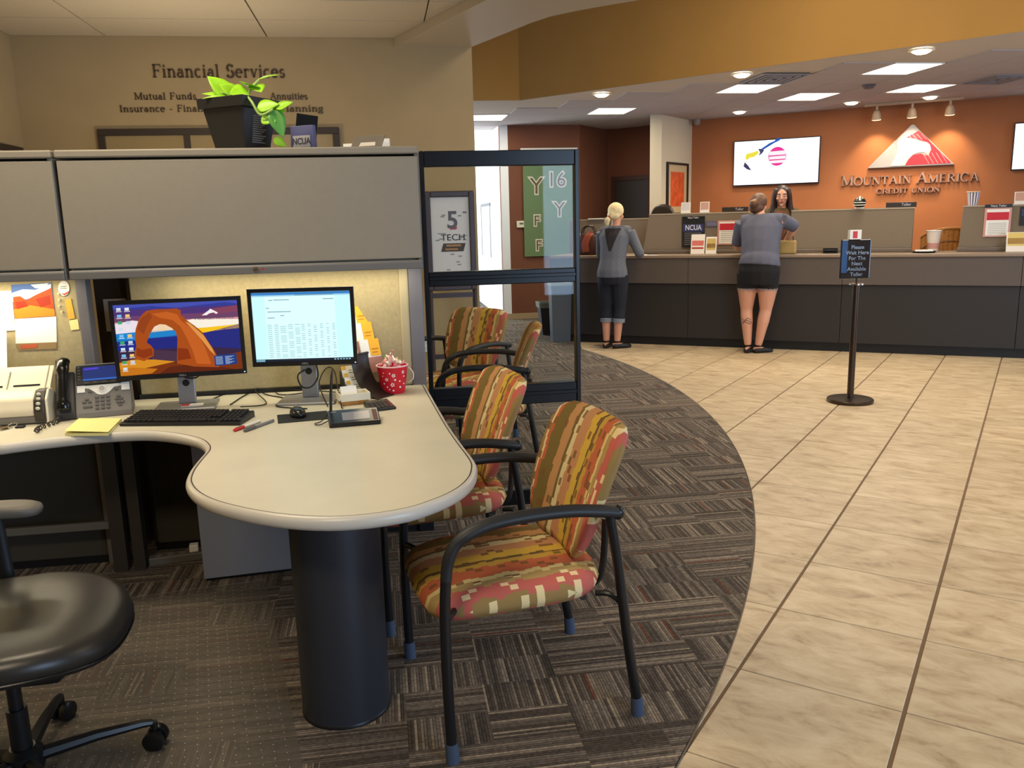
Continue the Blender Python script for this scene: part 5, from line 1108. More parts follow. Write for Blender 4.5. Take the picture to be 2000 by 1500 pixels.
# fabric dividers on the counter
divs = [('left', 1268, 1464, 1256, 'low taupe divider with rate posters, left of the woman in the grey shirt'), ('mid', 1546, 1787, 1536, 'wide taupe divider behind the queue sign'), ('right', 1881, 2110, 1872, 'taupe divider holding a red notice at the right edge')]
for nm, xa, xb, xc, lb in divs:
    off = .34; sa, sb, sc_ = cpt(xa, 420, off).x, cpt(xb, 405, off).x, cpt(xc, 486, off).x
    t = T('counter_divider', lb, 'divider', cw(sc_, off, HT), CA, 'fabric dividers on the teller counter')
    build('panel', MB().prism([(0, .045), (sb - sc_ - .01, .045), (sb - sc_, .46), (sa - sc_, .46)], 0, .035, ax='y'), DIV, t, bevel=.004)
    build('top_trim', MB().prism([(sa - sc_ - .002, .46), (sb - sc_ + .002, .46), (sb - sc_ + .002, .475), (sa - sc_ - .002, .475)], -.004, .04, ax='y'), mat('divider_trim', (170, 154, 130), .5), t)
    build('base_rail', MB().prism([(-.02, 0), (sb - sc_, 0), (sb - sc_, .045), (-.01, .045)], -.05, .06, ax='y'), mat('divider_base', (104, 92, 80), .5), t, bevel=.01)
    build('return_panel', MB().box(sb - sc_ - .035, sb - sc_, .035, .40, 0, .46), DIV, t)
ld = cpt(1265, 428, .60); t = T('counter_divider', 'taupe back panel beyond the blonde woman', 'divider', cw(L0 + .02, .60, HT), CA, 'fabric dividers on the teller counter')
build('panel', MB().box(0, ld.x - L0, 0, .03, 0, .415), DIV, t); build('top_trim', MB().box(0, ld.x - L0, -.005, .035, .415, .43), mat('divider_trim', (170, 154, 130), .5), t)
def cthing(name, label, cat, x, y, off=.10, z=HT, rz=0.0, group=None):
    d = cpt(x, y, off); return T(name, label, cat, cw(d.x, off, z), CA + rz, group)
RED2 = mat('notice_red', (200, 40, 56), .6); NAVY = mat('poster_navy', (52, 56, 96), .5); PBLK = mat('poster_black', (28, 27, 27), .5)
# notices on the dividers
def notice(name, label, x0, x1, y0, y1, off):
    a, b_ = cpt(x0, y1, off), cpt(x1, y0, off); t = T(name, label, 'notice', cw((a.x + b_.x) / 2, off, a.z), CA); return t, (b_.x - a.x) / 2, b_.z - a.z
t, w_, h_ = notice('red_notice', 'red and white notice in a clear holder on the left divider', 1407, 1440, 430, 478, .335); w_ = .13
build('holder', MB().box(-w_, w_, -.006, 0, 0, h_), mat('holder_pinkish', (206, 150, 136), .3), t); build('sheet', MB().box(-w_ + .02, w_ - .02, -.008, -.006, .015, h_ - .015), PAPER, t); build('red_header', MB().box(-w_ + .025, w_ - .025, -.009, -.008, h_ * .60, h_ - .035), RED2, t)
for k in range(6): build('print_line', MB().box(-w_ + .04, w_ - .04, -.0092, -.0085, .04 + .022 * k, .044 + .022 * k), GREYP, t)
t, w_, h_ = notice('red_notice', 'red and white notice in a clear holder on the right divider', 1919, 1977, 405, 463, .335)
build('holder', MB().box(-w_, w_, -.006, 0, 0, h_), mat('holder_pinkish', (206, 150, 136), .3), t); build('sheet', MB().box(-w_ + .02, w_ - .02, -.008, -.006, .015, h_ - .015), PAPER, t); build('red_header', MB().box(-w_ + .022, w_ - .022, -.009, -.008, h_ * .58, h_ - .045), RED2, t)
for k in range(7): build('print_line', MB().box(-w_ + .04, w_ - .04, -.0092, -.0085, .03 + .018 * k, .033 + .018 * k), GREYP, t)
build('clip_bar', MB().box(-w_, w_, -.012, -.004, h_ + .005, h_ + .035), BLACK, t); text('bar_lettering', 'Next Teller', .03, WHITE, t, (0, -.0125, h_ + .019), ext=.0004)
t, w_, h_ = notice('dark_notice', 'black and navy NCUA notice in the middle of the left divider', 1332, 1377, 428, 483, .335)
build('board', MB().box(-w_, w_, -.01, 0, 0, h_), PBLK, t); build('navy_band', MB().box(-w_ + .012, w_ - .012, -.0115, -.01, h_ * .56, h_ * .83), NAVY, t)
text('lettering', 'NCUA', .085, mat('letter_pale', (200, 200, 215), .5), t, (0, -.012, h_ * .70), ext=.0004, bold=.002, sx=.8)
for k in range(7): build('print_line', MB().box(-w_ + .03, w_ - .04 - .01 * (k % 3), -.0112, -.0105, .03 + .022 * k, .037 + .022 * k), GREYP, t)
build('clip_bar', MB().box(-w_, w_, -.014, -.002, h_ + .004, h_ + .035), BLACK, t); text('bar_lettering', 'Next Teller', .028, WHITE, t, (0, -.0145, h_ + .019), ext=.0004)
t, w_, h_ = notice('small_plaque', 'small blue grey plaque beside the dark notice', 1379, 1402, 432, 443, .335)
build('plate', MB().box(-w_, w_, -.006, 0, 0, h_), mat('plaque_slate', (96, 90, 112), .5), t); build('rim', MB().box(-w_ + .01, w_ - .01, -.007, -.006, .012, h_ - .012), mat('plaque_slate_2', (112, 108, 128), .5), t)
t, w_, h_ = notice('dark_notice', 'dark notice cut off at the right edge of the photo', 1990, 2035, 403, 440, .335)
build('board', MB().box(-w_, w_, -.01, 0, 0, h_), PBLK, t); build('navy_band', MB().box(-w_ + .012, w_ - .012, -.0115, -.01, h_ * .5, h_ * .9), NAVY, t)
# leaflets on the worktop
def leaflet(name, label, x, yb, wpx, hpx, cols, off=.16):
    d = cpt(x, yb, off); k = 1.0 / (FPX / (Vector(cw(d.x, off, HT)) - EYE).dot(CF)); w_, h_ = wpx * k / 2 * 1.15, hpx * k
    t = T(name, label, 'leaflet', cw(d.x, off, HT), CA); 
    build('holder', MB().prism([(-.03, 0), (.05, 0), (.05, .004), (-.024, .004), (.018, h_), (.014, h_), (-.034, .004)], -w_, w_, ax='x'), mat('leaflet_white', (232, 224, 212), .5), t)
    for z0, z1, c in cols: build('print_block', MB().prism([(-.0335 + .0475 * z0, .004 + (h_ - .004) * z0), (-.0345 + .0475 * z0, .004 + (h_ - .004) * z0), (-.0345 + .0475 * z1, .004 + (h_ - .004) * z1), (-.0335 + .0475 * z1, .004 + (h_ - .004) * z1)], -w_ + .012, w_ - .012, ax='x'), mat('leaflet_%d_%d_%d' % c, c, .6), t)
leaflet('leaflet_stand', 'white leaflet stand with a pink rose picture on the counter', 1363, 495, 23, 38, [(.25, .34, (170, 60, 50)), (.42, .68, (206, 110, 100))])
leaflet('leaflet_stand', 'short yellow leaflet stand beside the white leaflet stand', 1389, 494, 18, 33, [(.22, .9, (196, 170, 96)), (.35, .6, (168, 130, 70))])
leaflet('leaflet_stand', 'yellow leaflet stand below the right red notice', 1983, 480, 28, 38, [(.3, .98, (214, 190, 110)), (.4, .7, (190, 150, 80))])
# name plates and objects standing on the divider tops
DTZ = HT + .475
def ontop(name, label, cat, x, y, off=.36): d = cpt(x, y, off); return T(name, label, cat, cw(d.x, off, DTZ), CA)
for x, lb, s in ((1436, 'dark name plate on the left divider beside the woman in grey', 'Teller'), (1760, 'dark name plate on the wide middle divider', 'Teller')):
    t = ontop('name_plate', lb, 'name plate', x, 402); build('bar', MB().box(-.15, .15, -.012, .012, 0, .055), mat('plate_dark_brown', (52, 44, 38), .4), t, bevel=.003); text('lettering', s, .04, mat('letter_pale', (200, 200, 215), .5), t, (.05, -.0125, .028), ext=.0004)
t = ontop('sports_helmet_ornament', 'small black and white football style helmet on the middle divider', 'helmet', 1679, 400)
build('shell', MB().ball((0, 0, .062), (.066, .07, .06), 20), mat('helmet_black', (24, 26, 24), .25), t, smooth=True)
build('stripe', MB().tube([(.0, -.072 * math.cos(a), .062 + .0625 * math.sin(a)) for a in [R_(20 + 14 * i) for i in range(11)]], (.010), 6), mat('helmet_cream', (214, 214, 196), .4), t, smooth=True)
build('face_guard', MB().tube(smoothpath([(-.06, -.03, .04), (-.04, -.085, .035), (.04, -.085, .035), (.06, -.03, .04)], 5), .005, 6).tube(smoothpath([(-.06, -.03, .06), (-.04, -.08, .062), (.04, -.08, .062), (.06, -.03, .06)], 5), .005, 6), mat('helmet_cream', (214, 214, 196), .4), t, smooth=True)
build('base', MB().lathe([(.05, 0), (.05, .01)], 16), WHITE, t)
for x, y, lb, c in ((1339, 423, 'small white card stand on top of the left divider', (206, 200, 196)), (1376, 420, 'card stand with a reddish photo on top of the left divider', (196, 150, 130)), (1993, 392, 'card stand with a reddish photo on top of the right divider', (196, 150, 130))):
    t = ontop('card_stand', lb, 'card stand', x, y); build('card', MB().prism([(-.01, 0), (-.006, 0), (.014, .125), (.010, .125)], -.055, .055, ax='x'), mat('card_white', (228, 222, 212), .5), t); build('foot', MB().box(-.055, .055, -.01, .05, 0, .004), WHITE, t)
    build('photo', MB().prism([(-.0056 + .0, .035), (-.0048, .035), (.0083, .118), (.0075, .118)], -.046, .046, ax='x'), mat('card_photo_%d' % c[0], c, .5), t)
t = ontop('popcorn_cup', 'striped paper popcorn cup on the right divider', 'cup', 1900, 398, .38)
CUPW = mat('cup_white', (232, 226, 216), .6); CUPB = mat('cup_stripe_blue', (96, 92, 130), .6); cm_ = MB(); n = 24
for i in range(n):
    a, b_ = 2 * math.pi * i / n, 2 * math.pi * (i + 1) / n
    cm_.add([(.042 * math.cos(a), .042 * math.sin(a), 0), (.042 * math.cos(b_), .042 * math.sin(b_), 0), (.060 * math.cos(b_), .060 * math.sin(b_), .135), (.060 * math.cos(a), .060 * math.sin(a), .135)], [(0, 1, 2, 3)], i % 2)
build('cup', cm_, [CUPW, CUPB], t); build('rim', MB().tube([(.061 * math.cos(2 * math.pi * i / 20), .061 * math.sin(2 * math.pi * i / 20), .137) for i in range(20)], .006, 6, closed=True), mat('cup_rim_tan', (206, 190, 160), .6), t, smooth=True); build('bottom', MB().lathe([(.042, 0), (.042, .004)], 24), CUPW, t)
t = cthing('white_tub', 'white printed cardboard tub on the counter by the wicker chair', 'tub', 1822, 485, .45)
build('tub', MB().lathe([(.05, 0), (.075, .22), (.070, .22), (.047, .01), (.0, .01)], 24, cap=False), mat('tub_white', (228, 214, 200), .6), t, smooth=True); build('print_band', MB().lathe([(.0545, .03), (.061, .09)], 24, cap=False), mat('tub_rose', (206, 150, 140), .6), t, smooth=True); build('rim', MB().tube([(.075 * math.cos(2 * math.pi * i / 20), .075 * math.sin(2 * math.pi * i / 20), .22) for i in range(20)], .005, 6, closed=True), WHITE, t, smooth=True)
t = cthing('black_tray', 'black round tray with white napkins on the counter', 'tray', 1805, 484, .12)
build('tray', MB().lathe([(.10, 0), (.125, .018), (.12, .018), (.098, .006), (0, .006)], 28, cap=False), BLACK, t, smooth=True); build('napkins', MB().box(-.085, .085, -.05, .05, .008, .03), PAPER, t, bevel=.004)
t = cthing('stamp_rack', 'small black rack on the counter left of the queue sign', 'rack', 1622, 488, .14)
build('tray', MB().box(-.075, .075, -.04, .04, 0, .012).box(-.075, -.065, -.04, .04, .012, .055).box(.065, .075, -.04, .04, .012, .055).box(-.065, .065, .03, .04, .012, .055), BLACK, t); build('shelf', MB().box(-.065, .065, -.04, .03, .03, .036), mat('rack_grey', (64, 60, 58), .4), t)
t = cthing('paper_sheet', 'white form lying on the counter by the blonde woman', 'paper', 1272, 500, .02); build('sheet', MB().box(-.14, .08, -.06, .06, 0, .002), PAPER, t); build('pen', MB().tube([(-.05, .0, .006), (.08, .01, .006)], .004, 6), BLACK, t)
t = cthing('slip_holder', 'thin white slip pad on the ledge left of the blonde woman', 'paper', 1165, 432, .60, HT + .43); build('pad', MB().box(-.10, .10, -.04, .05, 0, .012), PAPER, t); build('tray', MB().box(.12, .30, -.04, .05, 0, .02), mat('slip_grey', (120, 110, 104), .5), t)
# brown handbag on the counter
t = cthing('handbag', 'reddish brown leather handbag on the counter', 'handbag', 1152, 504, .16)
LB = mat('handbag_leather', (68, 34, 26), .42, var=.12, vs=14)
def bg_(w_, d_, z): return [(w_ * math.cos(a) * (1 if abs(math.cos(a)) < .7 else .96), d_ * math.sin(a), z) for a in [2 * math.pi * (i + .5) / 16 for i in range(16)]]
build('body', MB().loft([bg_(.17, .075, 0), bg_(.19, .085, .03), bg_(.18, .08, .14), bg_(.15, .055, .23), bg_(.13, .02, .265), bg_(.02, .005, .262)]), LB, t, smooth='all')
build('flap', MB().tube(smoothpath([(-.02, -.088, .04), (-.03, -.085, .14), (.0, -.06, .23), (.03, -.01, .275)], 5), [(.045, .006)] * 16, 8, side=(1, 0, 0)), mat('handbag_trim', (136, 66, 44), .42), t, smooth=True)
for sx in (-1, 1): build('handle', MB().tube(smoothpath([(-.10, sx * .03, .24), (-.07, sx * .035, .33), (.03, sx * .035, .345), (.09, sx * .03, .25)], 5), .009, 8), mat('handbag_handle', (48, 30, 26), .4), t, smooth=True)
# rounded chairs behind the counter
d = cpt(1293, 415, .95); t = T('high_back_chair', 'dark rounded chair back behind the left divider', 'chair', cw(d.x, 1.0, 0), CA)
LEAB = mat('chair_dark_brown', (46, 34, 28), .35)
build('backrest', pad(lambda a, b, s: Vector((a * .17, s * .04 - .02 * a * a, 1.42 + b * .24)), ex=2.4), LEAB, t, smooth='all'); build('column', MB().lathe([(.03, .1), (.03, 1.14)], 12), BLACK, t, smooth=True); build('seat', pad(lambda a, b, s: Vector((a * .22, -.18 + b * .22, .62 + s * .04))), LEAB, t, smooth='all')
bm_ = MB()
for k in range(5): bm_.tube([(0, 0, .08), (.3 * math.cos(k * 1.2566), .3 * math.sin(k * 1.2566), .03)], [.025, .02], 8)
build('star_base', bm_, BLACK, t, smooth=True)
d = cpt(1852, 450, .80); t = T('wicker_chair', 'honey coloured wooden barrel chair behind the counter', 'chair', cw(d.x + .03, .95, 0), CA)
WK = mat('wicker_honey', (168, 112, 52), .6, var=.2, vs=30); wm = MB(); sl = []
for i in range(15):
    a = R_(200 + 140 * i / 14) ; x, y = .30 * math.cos(a), .26 * math.sin(a); hgt = 1.20 + .10 * math.sin(math.pi * i / 14)
    build('slat', MB().tube([(x, y, .50), (x * 1.03, y * 1.03, hgt)], [(.028, .009)] * 2, 8, side=(-y, x, 0)), WK, t, smooth=True); sl.append((x * 1.03, y * 1.03, hgt))
build('top_rim', MB().tube(sl, (.018), 8), WK, t, smooth=True); build('middle_band', MB().tube([(p[0] * .99, p[1] * .99, p[2] - .14) for p in sl], .014, 8), mat('wicker_dark', (116, 72, 32), .6), t, smooth=True)
build('seat', MB().lathe([(.30, .46), (.31, .48), (.31, .51), (.30, .52)], 24), WK, t, smooth=True)
for k in range(4): a = R_(45 + 90 * k); build('leg', MB().tube([(.22 * math.cos(a), .22 * math.sin(a), .46), (.27 * math.cos(a), .27 * math.sin(a), 0)], .02, 8), WK, t, smooth=True)

# ------------------------------------------------------------------ queue sign on a stanchion
sb = PZ(1660, 784, 0); st = T('queue_sign', 'black post sign asking to wait for the next available teller', 'sign post', (sb.x, sb.y, 0), R_(-8))
STM = mat('stanchion_bronze', (74, 62, 52), .3, .8)
build('base', MB().lathe([(.176, 0), (.178, .004), (.178, .022), (.172, .028), (.03, .034)], 40), STM, st, smooth=True)
zt_ = PL(1670, 553, (sb.x, sb.y), R_(-8)).z
build('pole', MB().lathe([(.026, .03), (.026, zt_ - .01)], 20), STM, st, smooth=True); build('collar', MB().lathe([(.03, zt_ - .02), (.058, zt_ - .012), (.058, zt_ - .004), (.03, zt_)], 24), CHROME, st, smooth=True); build('neck', MB().lathe([(.008, zt_ - .005), (.008, zt_ + .06)], 10), STM, st)
s0 = PL(1643, 468, (sb.x, sb.y), R_(-8)); s1 = PL(1697, 544, (sb.x, sb.y), R_(-8)); cx_ = (s0.x + s1.x) / 2 - sb.x; sw = (s1 - Vector((s0.x, s0.y, s1.z))).length / 2
SGM = mat('sign_navy_gloss', (18, 26, 46), .12, coat=.6)
build('sign_panel', MB().box(cx_ - sw, cx_ + sw, -.012, .012, s1.z, s0.z), SGM, st, bevel=.008); build('clear_cover', MB().box(cx_ - sw + .004, cx_ + sw - .004, -.0155, -.0135, s1.z + .004, s0.z - .004), glass('acrylic_clear'), st)
for k, s in enumerate(('Please', 'Wait Here', 'For The', 'Next', 'Available', 'Teller')):
    text('sign_line', s, .041, mat('sign_text_white', (226, 230, 238), .5), st, (cx_ + .01, -.0132, s0.z - .062 - .042 * k), ext=.0003, bold=.0008)
build('blue_film', MB().box(cx_ - sw + .006, cx_ - sw + .05, -.0131, -.0125, s1.z + .05, s0.z - .01), mat('sign_sky_blue', (60, 120, 180), .2), st)
t = T('card_box', 'small white and red box standing on top of the queue sign', 'box', (sb.x + cx_ - .015, sb.y - .004, s0.z), R_(-8)); kz = .072
build('box', MB().box(-.045, .045, -.012, .03, 0, kz), PAPER, t); build('red_panel', MB().box(-.022, .014, -.0128, -.012, .008, kz - .01), mat('box_red', (206, 60, 70), .5), t)

# ------------------------------------------------------------------ orange wall: televisions, logo, lettering
def op(x, y, off=.0): p = PL(x, y, OA - ON * off, OANG); d = p - OA; return (d.dot(OD), p.z)
def ow(s, off, z): q = OA + OD * s - ON * off; return (q.x, q.y, z)
def tv(label, x0, x1, yt, yb):
    a, b_ = op(x0, yb, .07), op(x1, yt, .07); c = ((a[0] + b_[0]) / 2, (a[1] + b_[1]) / 2); w_, h_ = (b_[0] - a[0]) / 2, (b_[1] - a[1]) / 2
    t = T('television', label, 'television', ow(c[0], .04, c[1]), OANG)
    build('housing', MB().box(-w_, w_, -.024, .03, -h_, h_), mat('tv_black_blue', (20, 24, 40), .3), t, bevel=.004)
    return t, w_ - .012, h_ - .014, c
t, w_, h_, c = tv('wall television with a white advert showing a pink dot', 1431, 1603, 265, 364)
build('screen', MB().box(-w_, w_, -.026, -.0245, -h_, h_), emit('tv_white', (250, 252, 255), 1.6), t)
def tvp(pts, col, k=1): return build('screen_graphic', MB().poly([(((x - 1020 + 20) / 850) * w_, -.0262 - .0003 * k, ((640 - y) / 455) * h_) for x, y in pts]), emit('tv_%d_%d_%d' % col, col, 1.0), t)
# graphic traced in the 2000 x 1300 enlargement of the screen, levelled
lv = lambda pts: [(x, y + (x - 1000) * .058) for x, y in pts]
tvp(lv([(700, 375), (860, 260), (960, 215), (1010, 160), (1095, 150), (1070, 200), (960, 255), (780, 370), (740, 395)]), (40, 92, 180)); tvp(lv([(640, 372), (700, 375), (765, 400), (720, 470), (650, 520), (680, 450)]), (70, 74, 110), 2); tvp(lv([(400, 480), (520, 450), (640, 410), (650, 470), (560, 540), (470, 560), (410, 620), (380, 560)]), (240, 226, 70)); tvp(lv([(370, 650), (440, 720), (515, 825), (420, 800), (345, 740)]), (66, 62, 96))
cxp = [(1030 + 180 * math.cos(a), 530 + 195 * math.sin(a)) for a in [2 * math.pi * i / 36 for i in range(36)]]
tvp(cxp, (236, 60, 150)); 
for y0, y1 in ((415, 500), (520, 585), (605, 665)): tvp([(870, y0 + 10), (1200, y0), (1195, y1), (865, y1 + 5)], (252, 244, 250), 3)
t, w_, h_, c = tv('second wall television with a white screen cut off at the right edge', 1974, 2150, 229, 333)
build('screen', MB().box(-w_, w_, -.026, -.0245, -h_, h_), emit('tv_white', (250, 252, 255), 1.6), t)
# mountain and bird-head emblem
ap = op(1779, 243, .06); bl_, br_ = op(1694, 329, .06), op(1864, 321, .06); zb_ = (bl_[1] + br_[1]) / 2; lg = T('wall_emblem', 'silver and red mountain emblem with a white bird head on the orange wall', 'emblem', ow((bl_[0] + br_[0]) / 2, .03, zb_), OANG)
EW, EH = (br_[0] - bl_[0]) / 2, ap[1] - zb_
SVR = mat('emblem_silver', (164, 160, 162), .4, .2); ERED = mat('emblem_red', (188, 44, 58), .45); EWH = mat('emblem_white', (196, 192, 190), .45)
def em(pts, y0, y1): return MB().prism([(a * EW, b * EH) for a, b in pts], y0, y1, ax='y')
build('mountain_plate', em([(-1, 0), (1, 0), (.12, .90), (.05, .98), (0, 1), (-.05, .98), (-.12, .90)], -.03, .03), SVR, lg, bevel=.004)
# emblem outlines traced from the enlarged photo: a = across, b = up
build('red_field', em([(-.11, .03), (.93, .035), (.56, .42), (.26, .74), (.14, .84), (-.08, .72), (-.16, .67), (.05, .66), (.22, .60), (.38, .55), (.42, .40), (.36, .24), (.22, .30), (.06, .27), (-.04, .17)], -.034, -.030), ERED, lg)
build('bird_head', em([(-.34, .58), (-.28, .66), (-.12, .69), (.06, .655), (.14, .60), (.30, .565), (.42, .50), (.455, .38), (.40, .23), (.365, .27), (.30, .325), (.16, .325), (.04, .27), (-.06, .16), (-.12, .03), (-.46, .03), (-.36, .22), (-.30, .42)], -.037, -.030), EWH, lg)
build('beak_line', em([(.33, .33), (.43, .36), (.40, .25), (.36, .29)], -.039, -.037), SVR, lg); build('brow', em([(.02, .60), (.14, .605), (.22, .575), (.06, .57)], -.039, -.037), SVR, lg)
for k in range(9):
    a0 = -.02 + .10 * k; build('feather_line', em([(a0 - .03, .02 + .0), (a0 - .02, .02), (a0 - .02 - .18, .25), (a0 - .03 - .18, .25)] if False else [(a0 + .05, .04), (a0 + .062, .04), (a0 - .10, .30), (a0 - .112, .30)] if a0 > .28 else [(a0 + .05, .62), (a0 + .062, .62), (a0 - .06, .76), (a0 - .072, .76)], -.0352, -.034), SVR, lg)
# (the serif alphabet itself stands in front of the back wall lettering)
LTM = mat('wall_letter_metal', (168, 140, 128), .4, .2)
def wall_letters(label, s, caps, x0, x1, yb, hpx):
    a, b_ = op(x0, yb[0], .03), op(x1, yb[1], .03); z = (a[1] + b_[1]) / 2; wd = b_[0] - a[0]
    t = T('wall_lettering', label, 'sign', ow(a[0], .02, z), OANG); h = op(x0, yb[0] - hpx, .03)[1] - op(x0, yb[0], .03)[1]
    tot = sum((GL[c][0] + .06) * (1 if i in caps else .78) for i, c in enumerate(s)) ; kx_ = wd / tot; x = 0
    for i, c in enumerate(s):
        sc_ = 1 if i in caps else .78; wdc, mb = glyph(c)
        if c != ' ':
            mb.v = [(x + (vx + .03) * sc_ * kx_, vy * .036, vz * h * sc_) for vx, vy, vz in mb.v]; build('letter', mb, LTM, t)
        x += (GL[c][0] + .06) * sc_ * kx_
wall_letters('raised metal lettering MOUNTAIN AMERICA below the emblem', 'MOUNTAIN AMERICA', (0, 9), 1642, 1912, (366, 350), 20)
wall_letters('small raised metal lettering CREDIT UNION', 'CREDIT UNION', range(12), 1711, 1836, (380, 373), 9)
# track light above the emblem
a, b_ = op(1690, 214, .35), op(1880, 204, .35)
tk = T('track_light', 'track light with three spot heads above the emblem', 'track light', ow((a[0] + b_[0]) / 2, .35, ZL - .012), OANG); tl_ = (b_[0] - a[0]) / 2 * 1.02
TKM = mat('track_tan', (186, 158, 130), .4)
build('rail', MB().box(-tl_, tl_, -.02, .02, -.035, 0), TKM, tk, bevel=.004)
for k, x in enumerate((1712, 1781, 1855)):
    s = op(x, 225, .35)[0] - (a[0] + b_[0]) / 2; h_ = build('spot_head', MB().tube([(s, 0, -.035), (s, 0, -.09)], .016, 10).tube([(s, 0, -.09), (s, .012, -.13), (s, .03, -.20)], [.03, .05, .062], 18), TKM, tk, smooth=True)
    build('lens', MB().tube([(s, .0305, -.2025), (s, .0312, -.205)], .056, 18), emit('spot_glow', (255, 214, 150), 6), h_)
    l = bpy.data.lights.new('track_spot', 'SPOT'); l.energy = 38; l.color = (1, .80, .52); l.spot_size = R_(85); l.spot_blend = .7; l.shadow_soft_size = .05
    o = bpy.data.objects.new('track_spot', l); COL.objects.link(o); q = ow((a[0] + b_[0]) / 2 + s, .31, ZL - .225); o.location = q
    tg = Vector(ow((a[0] + b_[0]) / 2 + s, .0, ZL - .85)) - Vector(q); o.rotation_euler = tg.to_track_quat('-Z', 'Y').to_euler()
# recessed downlights
dlx = [(1175, 183, 'round downlight nearest the rust wall along the gold fascia'), (1449, 144, 'round downlight in the middle along the gold fascia'), (1800, 97, 'largest round downlight along the gold fascia, upper right'), (1444, 217, 'round downlight above the left television'), (1663, 199, 'round downlight between television and emblem'), (1817, 188, 'round downlight right above the emblem track')]
for x, y, lb in dlx:
    p = PZ(x, y, ZL - .012); t = T('downlight', lb, 'downlight', (p.x, p.y, ZL - .011), 0, 'recessed downlights over the teller line')
    build('trim_ring', MB().lathe([(.075, 0), (.108, -.002), (.110, -.010), (.082, -.014), (.075, 0)], 28, cap=False), WHITE, t, smooth=True); build('bulb', MB().lathe([(.078, -.002), (.074, -.022), (.045, -.036), (.01, -.040)], 24), emit('downlight_glow', (255, 226, 180), 14), t, smooth=True)
    l = bpy.data.lights.new('downlight_spot', 'SPOT'); l.energy = 60; l.color = (1, .80, .52); l.spot_size = R_(120); l.spot_blend = .9; l.shadow_soft_size = .07
    o = bpy.data.objects.new('downlight_spot', l); COL.objects.link(o); o.location = (p.x, p.y, ZL - .06)
# air vents, smoke detector, camera
def vent(label, x, y, sx, sy):
    p = PZ(x, y, ZL - .01); t = T('air_vent', label, 'air vent', (p.x, p.y, ZL - .010)); VM = mat('vent_grey', (138, 130, 128), .5)
    build('backing', MB().box(-sx, sx, -sy, sy, -.002, 0), mat('vent_dark', (40, 38, 38), .8), t)
    for k in range(4):
        f = 1 - .25 * k; a, b_ = sx * f, sy * f; build('louvre', MB().box(-a, a, -b_, -b_ + .022, -.014, -.002).box(-a, a, b_ - .022, b_, -.014, -.002).box(-a, -a + .022, -b_ + .022, b_ - .022, -.014, -.002).box(a - .022, a, -b_ + .022, b_ - .022, -.014, -.002), VM, t)
vent('square slotted ceiling vent left of centre over the tellers', 1512, 153, gx / 2 - .01, gy / 2 - .01); vent('square slotted ceiling vent at the right edge', 1948, 154, gx / 2 - .01, gy / 2 - .01)
p = PZ(1697, 165, ZL - .01); t = T('smoke_detector', 'dark round smoke detector on the teller ceiling', 'smoke detector', (p.x, p.y, ZL - .010)); build('body', MB().lathe([(.07, 0), (.072, -.015), (.05, -.045), (.02, -.05)], 24), mat('detector_grey', (96, 88, 92), .5), t, smooth=True); build('ring', MB().lathe([(.08, 0), (.08, -.006)], 24), GREYP, t, smooth=True)
p = op(1362, 240, .12); t = T('security_camera', 'small grey security camera at the corner of the orange wall', 'security camera', ow(.10, .12, ZL - .06), OANG); build('housing', MB().lathe([(.05, .06), (.055, .03), (.045, -.02), (.02, -.04)], 20), mat('camera_grey', (150, 140, 132), .4), t, smooth=True); build('lens', MB().ball((0, -.03, -.005), .018, 10), BLACK, t, smooth=True)
# framed picture on the cream column
PA, PB_ = Vector((3.934, 11.511, 0)), Vector((4.654, 12.25, 0)); pa = math.atan2(PB_.y - PA.y, PB_.x - PA.x)
a, b_ = PL(1300, 420, PA, pa), PL(1342, 320, PA, pa); fr_ = T('framed_picture', 'framed abstract orange picture on the cream column', 'picture', ((a.x + b_.x) / 2, (a.y + b_.y) / 2, a.z), pa); w_ = (Vector((a.x, a.y, 0)) - Vector((b_.x, b_.y, 0))).length / 2; h_ = b_.z - a.z
fm = MB().box(-w_, w_, -.03, -.002, h_ - .03, h_).box(-w_, w_, -.03, -.002, 0, .03).box(-w_, -w_ + .035, -.03, -.002, .03, h_ - .03).box(w_ - .035, w_, -.03, -.002, .03, h_ - .03)
build('frame', fm, mat('frame_black', (34, 28, 26), .4), fr_); build('mat_board', MB().box(-w_ + .035, w_ - .035, -.012, -.004, .03, h_ - .03), mat('mat_board_tan', (196, 172, 132), .7), fr_); build('artwork', MB().box(-w_ + .13, w_ - .13, -.014, -.012, .12, h_ - .13), mat('art_orange', (204, 84, 36), .6, var=.35, vs=9), fr_)
# hall things: banner, thermostat, bins
VH = 12.64
a, b_ = PV(1016, 291, VH), PV(1127, 289, VH); bn = T('wall_banner', 'long green banner with brown letters hanging on the rust wall', 'banner', ((a.x + b_.x) / 2, VH - .02, 0)); w_ = (b_.x - a.x) / 2; zt_ = (a.z + b_.z) / 2; zb_ = PV(1060, 500, VH).z
build('cloth', MB().box(-w_ + .03, w_ - .03, -.004, .0, zb_, zt_ - .02), mat('banner_green', (104, 128, 88), .8), bn); build('rod', MB().tube([(-w_, -.004, zt_ - .01), (w_, -.004, zt_ - .01)], .018, 8), WHITE, bn, smooth=True)
for s, x, y, sz in (('Y', 1047, 365, .34), ('16', 1086, 352, .30), ('Y', 1092, 410, .30), ('F', 1048, 432, .22), ('F', 1052, 480, .22)):
    p = PV(x, y, VH); text('letter_outline', s, sz * 1.04, mat('banner_outline', (214, 208, 190), .7), bn, (p.x - bn.location.x, -.006, p.z), ext=.0006, bold=.016); text('letter', s, sz, mat('banner_brown', (104, 84, 62), .7), bn, (p.x - bn.location.x, -.009, p.z), ext=.0006)
